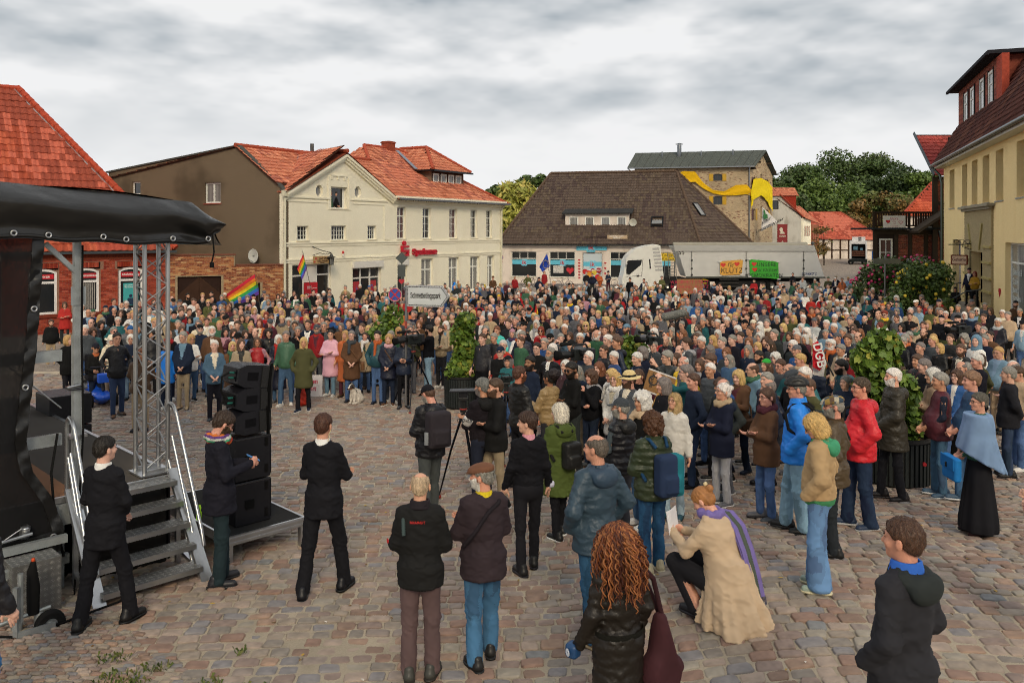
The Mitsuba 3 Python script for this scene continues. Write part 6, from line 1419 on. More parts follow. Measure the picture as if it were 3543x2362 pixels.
def hair(style,h=.013):
  """Hair and headgear by style, in head coordinates."""
  k = (style,h)
  if k in _hr: return _hr[k]

  def skull(P,t,up=0.0): return smin(ell(P,(0,-.013,.030+up),(.0735+t,.094+t,.088+t)),ell(P,(0,-.045,-.02),(.058+t,.058+t,.06)),.03)

  def lock(P,a,fz=26.0):
    th = np.arctan2(P[:,0],-P[:,1])
    return a*(np.sin(th*17+P[:,2]*fz)*.6+np.sin(th*41-P[:,2]*fz*1.7)*.4)

  def face(P,w=.060,dz=0.0): return ell(P,(0,.100,-.030+dz),(w,.085,.088))
  line = lambda P,a,b: a+b*P[:,1]-P[:,2]  # below the line is positive
  if style in ('s','x','z','v'):
    def f(P):
      t = {'s': .015,'x': .010,'z': .003,'v': .024}[style]; q = np.clip((P[:,2]+.06)/.11,.12,1)
      d = skull(P,.003,.004 if style == 'v' else 0)-(t-.003)*q+lock(P,.004 if style != 'v' else .007)+.010*(meshkit.noise(P*[70,70,34])-.5)
      cutl = line(P,.000,.82 if style != 'v' else .74)
      d = smax(d,cutl*.76,.006)
      d = smax(d,-(face(P,.056,.014)),.006)
      if style == 'x': d = smax(d,-ell(P,(0,.02,.105),(.066,.105,.07)),.006)
      ear = np.minimum(ell(P,(.086,-.006,-.014),(.03,.030,.040)),ell(P,(-.086,-.006,-.014),(.03,.030,.040)))
      return smax(d,-ear,.004)
    box = ((-.11,-.13,-.10),(.11,.12,.155))
  elif style in ('b','l','c','p','u','w'):
    def f(P):
      low = {'b':-.115,'l':-.25,'c':-.10,'p':-.05,'u':-.055,'w':-.34}[style]
      t = {'b': .022,'l': .017,'c': .034,'p': .011,'u': .011,'w': .040}[style]
      d = skull(P,t)
      if style in 'blcw':
        th = .016 if style == 'l' else .03 if style in 'cw' else .022
        sh = ell(P,(0,-.032,-.03+low*.35),(.078+th,.075+th,-low*.75+.03))
        d = smin(d,sh,.03)
        d = smax(d,low-P[:,2]-.02*np.sin(P[:,0]*60),.02)
        if style in 'lw': d = smin(d,smax(rc(P,(0,-.07,-.05),(0,-.10,low),.085,.08 if style == 'l' else .13),low-P[:,2]-.02*np.sin(P[:,0]*50),.02),.03)
      else:
        d = smax(d,line(P,-.02,.8)*.76,.008)
      if style == 'p': d = smin(d,rc(P,(0,-.105,.03),(0,-.135,-.16),.026,.014),.015)
      if style == 'u': d = smin(d,ell(P,(0,-.118,.062),(.040,.036,.036)),.01)
      d = d+(lock(P,.005) if style not in 'cw' else .034*(meshkit.noise(P*[62,62,40]+3.3)-.5)+.03*(meshkit.noise(P*[27,27,18])-.5))
      return smax(d,-smin(face(P,.054 if style in 'blw' else .058,.010),ell(P,(0,.085,-.12),(.05,.06,.12)),.02),.008)
    r = .16 if style != 'w' else .22
    box = ((-r,-.25,{'w':-.40,'l':-.30,'p':-.20}.get(style,-.20)),(r,.13,.165))
  elif style == 'd':                                                # a beard
    f = lambda P: smax(smax(head_f(P)-.012+lock(P,.003),-ell(P,(0,.07,.03),(.08,.07,.085)),.008),np.maximum(-.13-P[:,2],np.maximum(-.005-P[:,1],-ell(P,(0,.085,-.057),(.020,.02,.007)))),.006)
    box = ((-.10,-.03,-.15),(.10,.12,.0))
  elif style == 'C':                                                # cap with a visor
    def f(P):
      d = smax(ell(P,(0,-.012,.040),(.084,.104,.092)),.034+.10*P[:,1]-P[:,2],.004)
      vis = np.maximum(ell(P,(0,.085,.040),(.072,.090,.05)),abs(P[:,2]-.047+(P[:,1]-.08)*.25+P[:,0] ** 2*3)-.005)
      return np.minimum(d,np.maximum(vis,.06-P[:,1]))
    box = ((-.11,-.14,.0),(.11,.20,.15))
  elif style == 'F':                                                # flat cap
    def f(P):
      Q = P.copy(); Q[:,2] = Q[:,2]+.18*(Q[:,1]-.0)
      d = smax(ell(Q,(0,.008,.062),(.093,.128,.062)),.042-Q[:,2],.008)
      return smin(d,ell(Q,(0,.112,.048),(.060,.035,.008)),.006)
    box = ((-.12,-.16,.0),(.12,.18,.16))
  elif style == 'B':                                                # knitted hat
    f = lambda P: smax(smin(ell(P,(0,-.015,.042),(.088,.106,.098)),rc(P,(0,-.02,.10),(0,-.03,.15),.035,.012),.03)+.002*np.sin(np.arctan2(P[:,0],P[:,1])*30),.030+.25*P[:,1]-P[:,2],.01)
    box = ((-.12,-.15,-.05),(.12,.12,.20))
  elif style == 'S':                                                # brimmed hat
    f = lambda P: np.minimum(smax(ell(P,(0,-.01,.055),(.088,.106,.11)),np.maximum(.045-P[:,2],P[:,2]-.145),.015),np.maximum((np.hypot(P[:,0]/.165,(P[:,1]+.01)/.185)-1)*.16,abs(P[:,2]-.050+P[:,0] ** 2*.8)-.007))
    box = ((-.19,-.22,.0),(.19,.20,.18))
  elif style == 'H':                                                # bicycle helmet
    def f(P):
      d = smax(ell(P,(0,-.01,.058),(.105,.145,.105)),.045+.05*P[:,1]-P[:,2],.02)
      return smax(d,-(np.abs(np.sin((P[:,0])*75))*.03-.012+np.maximum(.085-P[:,2],0)*2+np.maximum(abs(P[:,1])-.11,0)),.006)
    box = ((-.13,-.18,.0),(.13,.16,.19))
  elif style == 'D':                                                # a raised hood
    def f(P):
      d = smin(ell(P,(0,-.025,.030),(.102,.118,.118)),rc(P,(0,-.04,-.06),(0,-.04,-.16),.095,.11),.05)
      return smax(d,-ell(P,(0,.12,-.02),(.068,.11,.10)),.015)
    box = ((-.17,-.19,-.20),(.17,.14,.17))
  elif style == 'Q':                                                # bandana tied behind
    f = lambda P: smax(smin(ell(P,(0,-.013,.034),(.082,.102,.095)),rc(P,(0,-.105,-.01),(.03,-.14,-.05),.016,.02),.02),.018+.45*P[:,1]-P[:,2],.008)
    box = ((-.12,-.19,-.10),(.12,.12,.16))
  _hr[k] = snet(f,*box,h)
  return _hr[k]

_hn = {}

def hand(kind=0,h=.012):
  """A left hand, wrist at the origin, fingers along -z, palm towards +x ... mirrored for the right. kind 0 relaxed, 1 closed on something."""
  k = (kind,h)
  if k in _hn: return _hn[k]

  def f(P):
    d = rc(P*[1.5,1,1],(0,0,.03),(0,0,-.015),.034,.034)
    d = smin(d,rc(P*[1.75,1,1],(0,.012,-.035),(0,-.014,-.075),.036,.036),.02)
    for j,(y,L) in enumerate(((.030,.068),(.010,.078),(-.010,.072),(-.029,.056))):
      a = A(.002,y,-.092); bend = .25+.1*j if kind == 0 else 1.2
      b = a+L*.5*A(-math.sin(bend*.5)*-1,.04,-math.cos(bend*.5)); c = b+L*.5*A(math.sin(bend*1.5),0,-math.cos(bend*1.5))
      d = smin(d,np.minimum(rc(P,a,b,.0098,.0088),rc(P,b,c,.0088,.0078)),.005)
    t = A(.012,.034,-.03)
    u = t+A(.018,.024,-.030); w = u+(A(.010,.004,-.028) if kind == 0 else A(.02,-.014,-.02))
    return smin(d,np.minimum(rc(P,t,u,.014,.011),rc(P,u,w,.011,.009)),.01)
  _hn[k] = snet(f,(-.05,-.06,-.20),(.09,.10,.07),h)
  return _hn[k]

def hand_at(e,w,side,kind,h):
  """The hand at wrist w, its fingers going on from the forearm e -> w."""
  e,w = A(*e),A(*w); d = (w-e)/np.linalg.norm(w-e)
  inn = A(-side,.35,0.0) if abs(d[0]) < .6 else A(0,-.3,1.0)
  x = inn-d*(inn @ d); x /= np.linalg.norm(x); z =-d; y = np.cross(z,x)
  V,F = hand(kind,h)
  if side < 0:
    V = V*[1,-1,1]; F = F[:,::-1]
  return V @ np.array([x,y,z])+w-d*.012,F

def fuzz(m,n,L,seed=1):
  """Single hairs lying along a head of hair: thin blades, mostly falling."""
  r = np.random.default_rng(seed); V,F = m; N = vnormals(V,F); a,b,c = (V[F[:,k]] for k in range(3))
  ar = np.linalg.norm(np.cross(b-a,c-a),axis=1); f = r.choice(len(F),n,p=ar/ar.sum()); u = r.random((n,2)); u = np.where(u.sum(1,keepdims=True) > 1,1-u,u)
  p = a[f]+(b-a)[f]*u[:,:1]+(c-a)[f]*u[:,1:]; q = N[F[f,0]]
  d = A(0,-.25,-1)+r.normal(0,.35,(n,3)); d -= q*(d*q).sum(1,keepdims=True); d /= np.linalg.norm(d,axis=1,keepdims=True)+1e-9
  l = L*r.uniform(.6,1.5,n)[:,None]; s = np.cross(q,d)*.0016; p = p-d*l*.4-q*.001
  return np.stack([p-s,p+s,p+d*l+q*l*r.uniform(.05,.38,n)[:,None]],1).reshape(-1,3),np.arange(3*n).reshape(-1,3)

def spectacles(n=8,sun=False,h=0):
  """Frames with two rims, a bridge and temples; the rims filled for sunglasses."""
  out = []
  for s in (1,-1):
    a = np.arange(n)*2*math.pi/n
    ring = np.stack([.034*s+.024*np.cos(a),.098-.010*np.abs(.034+.024*np.cos(a))*10*.4+0*a,.008+.0175*np.sin(a)],1)
    out.append(tube(ring,.0026,4,closed=True))
    if sun:
      V = np.vstack([ring,ring.mean(0)[None]+A(0,.002,0),ring.mean(0)[None]-A(0,.003,0)])
      out.append((V,np.array([[n,i,(i+1) % n] for i in range(n)]+[[n+1,(i+1) % n,i] for i in range(n)])))
    out.append(tube([(.058*s,.082,.014),(.078*s,.055,.014),(.083*s,-.005,.012)],.0028,4))
  out.append(tube([(-.011,.098,.010),(.011,.098,.010)],.0026,4))
  return cat(*out)

def scarf(tail=0.0,h=.022):
  k = ('scarf',tail,h)
  if k in _hn: return _hn[k]

  def f(P):
    Q = P-A(0,-.012,1.482)
    r = np.hypot(Q[:,0],Q[:,1]/1.1)-.085
    d = np.hypot(r,Q[:,2]*.75+.12*Q[:,1])-.038+.007*np.sin(np.arctan2(Q[:,0],Q[:,1])*7+Q[:,2]*60)
    if tail: d = smin(d,np.maximum(rc(P*[1,1.3,1],(.05,.15,1.44),(.06,.205,1.44-tail),.036,.042),-9),.02)
    return d
  _hn[k] = snet(f,(-.16,-.17,1.36-tail),(.16,.27,1.60),h)
  return _hn[k]

def collar(hood=False,h=.02):
  k = ('collar',hood,h)
  if k in _hn: return _hn[k]

  def f(P):
    Q = P-A(0,-.02,1.475)
    r = abs(np.hypot(Q[:,0]/1.0,Q[:,1]/1.08)-.078-.25*np.clip(-Q[:,2],-.03,.06))-.009
    d = np.maximum(r,abs(Q[:,2]+.10*Q[:,1])-.038)
    d = smax(d,-(.10-rc(P,(0,.12,1.40),(0,.12,1.60),.04,.05)*2) if False else d,.001)
    if hood:
      k2 = smin(ell(P,(0,-.135,1.415),(.125,.062,.085)),rc(P,(-.09,-.06,1.455),(.09,-.06,1.455),.045,.045),.05)
      d = np.minimum(d,smax(k2,-ell(P,(0,-.055,1.53),(.075,.075,.085)),.02))
    return d
  _hn[k] = snet(f,(-.19,-.24,1.30),(.19,.12,1.56),h)
  return _hn[k]

def backpack(h=.03):
  k = ('backpack',h)
  if k in _hn: return _hn[k]

  def f(P):
    q = abs(P-A(0,-.245,1.20))-A(.115,.055,.19)
    d = np.linalg.norm(np.maximum(q,0),axis=1)+np.minimum(q.max(1),0)-.045
    q = abs(P-A(0,-.335,1.11))-A(.085,.02,.075)
    d = smin(d,np.linalg.norm(np.maximum(q,0),axis=1)+np.minimum(q.max(1),0)-.025,.012)
    return d
  b = snet(f,(-.2,-.42,.92),(.2,-.10,1.48),h)
  st = [tube([(s*.07,-.19,1.41),(s*.10,-.10,1.485),(s*.115,.04,1.465),(s*.125,.125,1.36),(s*.165,.09,1.20),(s*.16,-.13,1.05)],.019,5) for s in (1,-1)]
  _hn[k] = b,cat(*st)
  return _hn[k]

def strap(bag=True):
  """A shoulder strap over one shoulder with a bag at the hip."""
  s = tube([(.135,-.05,1.475),(.06,.115,1.36),(-.06,.165,1.20),(-.16,.14,1.04),(-.215,.02,.93)],.014,5)
  t = tube([(.135,-.05,1.475),(.05,-.155,1.32),(-.10,-.165,1.12),(-.20,-.07,.97),(-.215,.02,.93)],.014,5)
  b = rbox(.10,.24,.19,.03,1)
  return cat(s,t),(b[0]+A(-.26,.03,.88),b[1])

_core = {}

def core(pose,arms=None,st=0):
  """The rest of the body under the clothes, down to the feet."""
  k = (pose,st) if arms is None else None
  fy = {0: (.03,-.02),1: (.12,-.08),2: (-.02,.05),3: (.15,-.13)}[st]
  if k in _core: return _core[k]
  ar = arms or ARMS[pose]
  ms = [tube([(0,-.02,1.52),(0,-.01,1.40),(0,0,1.15),(0,0,.92)],[.045,.10,.10,.10],6)]
  for s,(e,w),yy in zip((1,-1),ar,fy):
    ms.append(tube([SH[s],e,w],[.045,.036,.025],5))
    ms.append(tube([(.085*s,0,.90),((.095+.03*(st == 3))*s,yy*.6+.02,.49),((.10+.06*(st == 3))*s,yy,.09)],[.05,.036,.026],5))
  r = cat(*ms)
  if k is not None: _core[k] = r
  return r
# ---------------------------------------------------------------- one person
COL = {'nv': ('navy','#141a2a #182036 #10151f #182234'),'bk': ('black','#0d0d0f #131315 #0a0a0c #151418'),'gy': ('grey','#45484c #54575b #3b3f44 #5c5e62'),'cl': ('charcoal','#202226 #282a2e #1b1d20'),
     'lg': ('light grey','#9a9c9e #a8aaac #8d9094'),'wh': ('white','#d3d0c9 #dedbd5 #c9c6c0'),'cr': ('cream','#cfc4ac #d8cdb4'),'bg': ('beige','#a38f74 #b19c80 #94836a'),'kh': ('khaki','#7d7355 #867a5c'),
     'ol': ('olive','#474a2c #52552f #3d4028'),'bn': ('brown','#5b3f2b #664733 #4c3524'),'rd': ('red','#9a1f20 #a62a28 #861c22'),'mr': ('maroon','#46202a #502630 #3c1c24'),'pk': ('pink','#b98a94 #c49aa2 #a87a86'),
     'bl': ('blue','#27487c #2d548c #20406e'),'lb': ('light blue','#728ba2 #809aae #647d94'),'tl': ('teal','#1f4f56 #275c62 #1b444c'),'gn': ('green','#2c4f3a #355a44 #3a5f48'),'yl': ('yellow','#d1a927 #dab437'),
     'or': ('orange','#a8562e #b0623a'),'pu': ('purple','#40334f #4a3c58'),'dn': ('denim blue','#3d5878 #47648a'),'lv': ('lilac','#a79ac0 #b4a8c9'),'bb': ('bright blue','#1878d8'),'tq': ('turquoise','#3fb0a8'),'sl': ('slate blue','#3d5468 #4a6175')}
HCOL = {'w': ('white','#c9c5bc #bfbab0 #d2cec6'),'g': ('grey','#807b74 #8c877f #716c66'),'y': ('blonde','#b8955f #c2a26c #a98655'),'n': ('brown','#4c3525 #574030 #433022'),'k': ('dark','#1d1714 #261d18 #17130f'),'r': ('auburn','#7a2f1e #6b2a1c'),'o': ('reddish brown','#6e452c #7a5034')}
HSTY = {'s': 'short {} hair','v': 'wavy {} hair','x': 'thinning {} hair','z': 'a shaved head','b': '{} bobbed hair','l': 'long {} hair','w': 'long curly {} hair','c': 'curly {} hair','p': '{} ponytail','u': '{} hair in a bun'}
HATN = {'C': '{} cap','F': '{} flat cap','B': '{} knitted hat','S': '{} brimmed hat','H': '{} helmet','D': '{} hood','Q': '{} bandana'}
SKIN = ['#c09078','#c99a82','#b9866c','#cfa38d','#c4907a']
LODS = {0: dict(c=.016,t=.018,hd=.0065,hr=.008,hn=.0055,a=.010),1: dict(c=.027,t=.030,hd=.0095,hr=.0125,hn=.0095,a=.014),2: dict(c=.042,t=.055,hd=.0165,hr=.020,hn=.017,a=.020),3: dict(c=.060,t=.085,hd=.022,hr=.027,hn=.024,a=.020)}
prng = random.Random(7)
OCT = np.array([[1,0,0],[-1,0,0],[0,1,0],[0,-1,0],[0,0,1],[0,0,-1]],float),np.array([[0,2,4],[2,1,4],[1,3,4],[3,0,4],[2,0,5],[1,2,5],[3,1,5],[0,3,5]])

def shade_of(code,table=COL):
  """A code or '#rrggbb' -> a packed colour."""
  if code[0] == '#': return pk(code)
  return pk(prng.choice(table[code][1].split()))

def hc_dark(c):
  """A darker and a lighter shade of a packed colour."""
  q = np.array([c // 4096,c // 64 % 64,c % 64]); f = lambda k: int(np.clip(np.round(q*k),0,63) @ [4096,64,1])
  return f(.84),f(1.10)

def denim(tm,c):
  """Faded and dark patches in dyed cotton."""
  p = tm[0][tri(tm[1])].mean(1); n = meshkit.fbm(p*[9,9,3.5],3,5)+.10*np.clip(1-abs(p[:,2]-.62)*4,0,1)*(p[:,1] > 0)
  d,l = hc_dark(c); return np.where(n > .60,l,np.where(n < .43,d,c))

def person(x,y,face,label,o,group=None,z=None,sink=None):
  """o: dict of looks. face: (dx, dy) that the body looks along."""
  L = LODS[o.get('lod',2)]; far = o.get('lod',2) >= 2
  pose,H,sex = o.get('pose','down'),o.get('H',1.74),o.get('sex',0)
  s = H/1.752
  z = float(ground(x,y)) if z is None else z
  R = rotz(math.atan2(-face[0],face[1]))
  X = xform(R @ np.diag([o.get('wid',1),o.get('wid',1),1]),(x,y,z),s); XP = xform(R,(x,y,z),s)
  k = thing('person',label,'person',group) if sink is None else None
  hx,hp = math.radians(o.get('yaw',0)),math.radians(o.get('nod',0))
  cp,sp = math.cos(-hp),math.sin(-hp)
  HR = rotz(hx) @ np.array([[1,0,0],[0,cp,-sp],[0,sp,cp]])
  fwd = o.get('lean',0.0)
  XH = XP @ xform(HR,A(0,-.02,HZ-.10)-HR @ A(0,-.02,-.10),1.0) @ xform(s=o.get('hs',.97 if o.get('lod',2) == 0 else 1.04))
  arms = o.get('arms'); ar = arms or ARMS[pose]
  skin = pk(o['skin']) if 'skin' in o else pk(prng.choice(SKIN))
  hc = shade_of(o.get('hc','n'),HCOL)
  lipc = pk('#8e5048') if sex == 0 else pk('#98493f')
  browc = shade_of({'w': 'g','y': 'n'}.get(o.get('hc','n'),o.get('hc','n')) if o.get('hc','n')[0] != '#' else o['hc'],HCOL)
  # body: head with its features, hands, and the rest under the clothes
  hV,hF = head(L['hd'],sex)
  parts,cols = [(hV,hF)],[np.full(len(hF),skin)]
  for sd in (1,-1):
    parts += [(OCT[0]*A(.0115,.006,.0055)+A(.031*sd,.0805,.008),OCT[1]),frame_box(A(.030*sd,.0885,.0295),A(1,-.35*sd,-.10*sd),A(0,1,0),A(0,0,1),-.016,.016,-.004,.004,-.0035,.0035)]
    cols += [np.full(8,EYED),np.full(12,browc)]
  parts.append((OCT[0]*A(.021,.008,.0075)+A(0,.0865,-.058),OCT[1])); cols.append(np.full(8,lipc))
  allV,allF = cat(*parts)
  allV = (np.c_[allV,np.ones(len(allV))] @ (XH.T))[:,:3]
  hk = [.012+0,0,0]
  for sd,(e,w),kd in zip((1,-1),ar,o.get('hands',(0,0) if pose in ('down','cross','clasp','pocket','hip') else (1,1))):
    if pose == 'pocket': break
    hv,hf = hand_at(e,w,sd,kd,L['hn'])
    hv = hv @ X[:3,:3].T+X[:3,3]
    allV,allF = cat((allV,allF),(hv,hf)); cols.append(np.full(len(hf),skin))
  st = o.get('stance',prng.choice([0,1,2]))
  if not o.get('nocore'):
    cv,cf = core(pose,arms,st); allV,allF = cat((allV,allF),(cv @ X[:3,:3].T+X[:3,3],cf)); cols.append(np.full(len(cf),skin))
  if sink is None: put(k,(allV,allF),'skin',np.concatenate(cols),True)
  else: sink.append(('skin',allV,allF,np.concatenate(cols)))

  def sub(n,m,mat,c,XX=X,sm=True):
    if sink is None: put(n,m,mat,c,sm,k,xf=XX)
    else: sink.append(('hair' if mat == 'hair' else 'fabric',m[0] @ XX[:3,:3].T+XX[:3,3],tri(m[1]),np.broadcast_to(c,len(tri(m[1])))))
  # hair and headgear
  hs,hat = o.get('hair','s'),o.get('hat')
  if hs != 'z' or hat != 'D':
    m = hair('s' if hs == 'z' or (hat in ('D','B') and hs in 'svx') else hs,L['hr'])
    if hat and hs in 'svxzcw' or hat in ('C','F','H','S','B','Q','D'):
      V = m[0].copy(); top = .052
      if hat != 'D': V[:,2] = np.where(V[:,2] > top,top+(V[:,2]-top)*.25,V[:,2]); V[:,:2] = np.where((V[:,2:] > .02) ,V[:,:2]*.93,V[:,:2])
      m = (V,m[1])
    if hat != 'D' or hs in 'lbw':
      if o.get('lod',2) < 2 and hs != 'z':
        fz = fuzz(m,2200 if o['lod'] == 0 else 500,.022 if hs in 'svxc' else .045); e = hc_dark(hc); fc = np.where(np.random.default_rng(3).random(len(fz[1])) < .5,e[0],e[1])
        hc = np.r_[np.full(len(m[1]),hc),fc]; m = cat(m,fz)
      sub('hair',m,'hair',hc,XH)
  if o.get('beard'): sub('beard',hair('d',L['hr']*.8),'hair',shade_of(o['beard'],HCOL),XH)
  if hat:
    hm = hair(hat,L['hr']*(.9 if hat != 'D' else 1.0)); c = shade_of(o.get('hatc','bk'))
    if hat == 'S' and 'band' in o:
      zc = hm[0][hm[1]].mean(1); rr = np.hypot(zc[:,0],zc[:,1])
      c = np.where((zc[:,2] > .056) & (zc[:,2] < .086),pk(o['band']),c)
    if hat == 'F' and 'patch' in o:
      cc = hm[0][hm[1]].mean(1); pal = np.array([pk(q) for q in o['patch']])
      c = pal[(np.floor(cc[:,0]*22+40)*3+np.floor(cc[:,1]*20+40)*5).astype(int) % len(pal)]
    sub({'C': 'cap','F': 'flat_cap','B': 'knitted_hat','S': 'brimmed_hat','H': 'helmet','D': 'hood','Q': 'bandana'}[hat],hm,'fabric' if hat != 'H' else 'paint',c,XH)
  gl = o.get('gl')
  if gl: sub('sunglasses' if gl == 's' else 'glasses',spectacles(6 if far else 10,gl == 's'),'gloss',pk('#0c0c0e') if gl == 's' else pk(prng.choice(['#1a1512','#2b2320','#4a3a30'])),XH,False)
  # upper garment
  w,hem,fl,q = o.get('w',.018),o.get('hem',.86),o.get('flare',.0),o.get('quilt',0.0)
  jm = jacket(pose,w,hem,fl,q,L['c'] if not q or not far else .034,arms,o.get('belly',0.0),o.get('cut',1.50),o.get('vest',False))
  tc = shade_of(o.get('top','bk')); c = tc
  cen = jm[0][jm[1]].mean(1)
  if 'shirt' in o:
    wd = o.get('open',.05)
    m = (cen[:,1] > .03) & (abs(cen[:,0]) < wd*(1.0 if o.get('full') else np.clip((cen[:,2]-1.10)/.35,0,1)*1.6)) & (cen[:,2] > hem+.02)
    c = np.where(m,shade_of(o['shirt']),tc)
  if 'stripe' in o: c = np.where((np.floor(cen[:,2]/.045) % 2 == 0),shade_of(o['stripe']),c)
  if 'yoke' in o: c = np.where(cen[:,2] > o.get('yz',1.28),shade_of(o['yoke']),c)
  if 'hemc' in o: c = np.where(cen[:,2] < hem+.07,shade_of(o['hemc']),c)
  if o.get('vest') and 'sleeve' in o:
    sv = jacket(pose,.006,1.0,0,0,L['c'],arms,0,1.46)
    sub('sleeves',sv,'fabric',shade_of(o['sleeve']))
  gname = o.get('gar','jacket').split()[-1]
  sub(gname,jm,o.get('mat','fabric'),c)
  # lower garment and shoes
  low = shade_of(o.get('low','nv'))
  skl = o.get('skirt',0.0)
  tm = trousers(st,.010 if far else o.get('tw',.012),o.get('lf',0.0),.98,L['t'],skl,o.get('len',.05))
  sub('skirt' if skl else 'trousers',tm,'fabric',denim(tm,low) if o.get('lod',2) < 2 and low % 64 > low // 4096+4 else low)
  fy = {0: (.03,-.02),1: (.12,-.08),2: (-.02,.05),3: (.15,-.13)}[st]
  if not (far and o.get('hide')):
    sm,sc = shoe(.022,.014 if not far else .028)
    for sd,yy in zip((1,-1),fy):
      xo = .10+(.06 if st == 3 else 0)
      sub('shoe',sm,'paint',np.where(sc,pk(o.get('sole','#2a2725')),shade_of(o.get('shoe','bk'))),X @ xform(rotz(-.22*sd),(xo*sd,yy+.015,0)))
  if 'scarf' in o: sub('scarf',scarf(o.get('tail',0.0),.014 if o.get('lod',2) == 0 else .02 if not far else .03),'fabric',shade_of(o['scarf']),X @ xform(np.eye(3),(0,fwd*.5,0)))
  if 'collar' in o: sub('collar',collar(False,.013 if not far else .022),'fabric',shade_of(o['collar']))
  if 'hood' in o: sub('hood',collar(True,.016 if not far else .03),o.get('mat','fabric'),shade_of(o['hood']))
  if 'pack' in o and sink is None:
    b,stp = backpack(.022 if not far else .04)
    kb = solo(numbered('backpack'),o.get('packlab','rucksack on the back of the '+label[:60]),'backpack',b,'fabric',shade_of(o['pack']),True,xf=X)
    put('strap',stp,'fabric',pk('#17171a'),True,kb,xf=X)
  if 'bag' in o and sink is None:
    stp,b = strap()
    kb = solo(numbered('shoulder_bag'),o.get('baglab','bag slung over the shoulder of the '+label[:50]),'bag',b,'fabric',shade_of(o['bag']),True,xf=X)
    put('strap',stp,'fabric',shade_of(o.get('strapc',o['bag'])),True,kb,xf=X)
  return k,X,XH
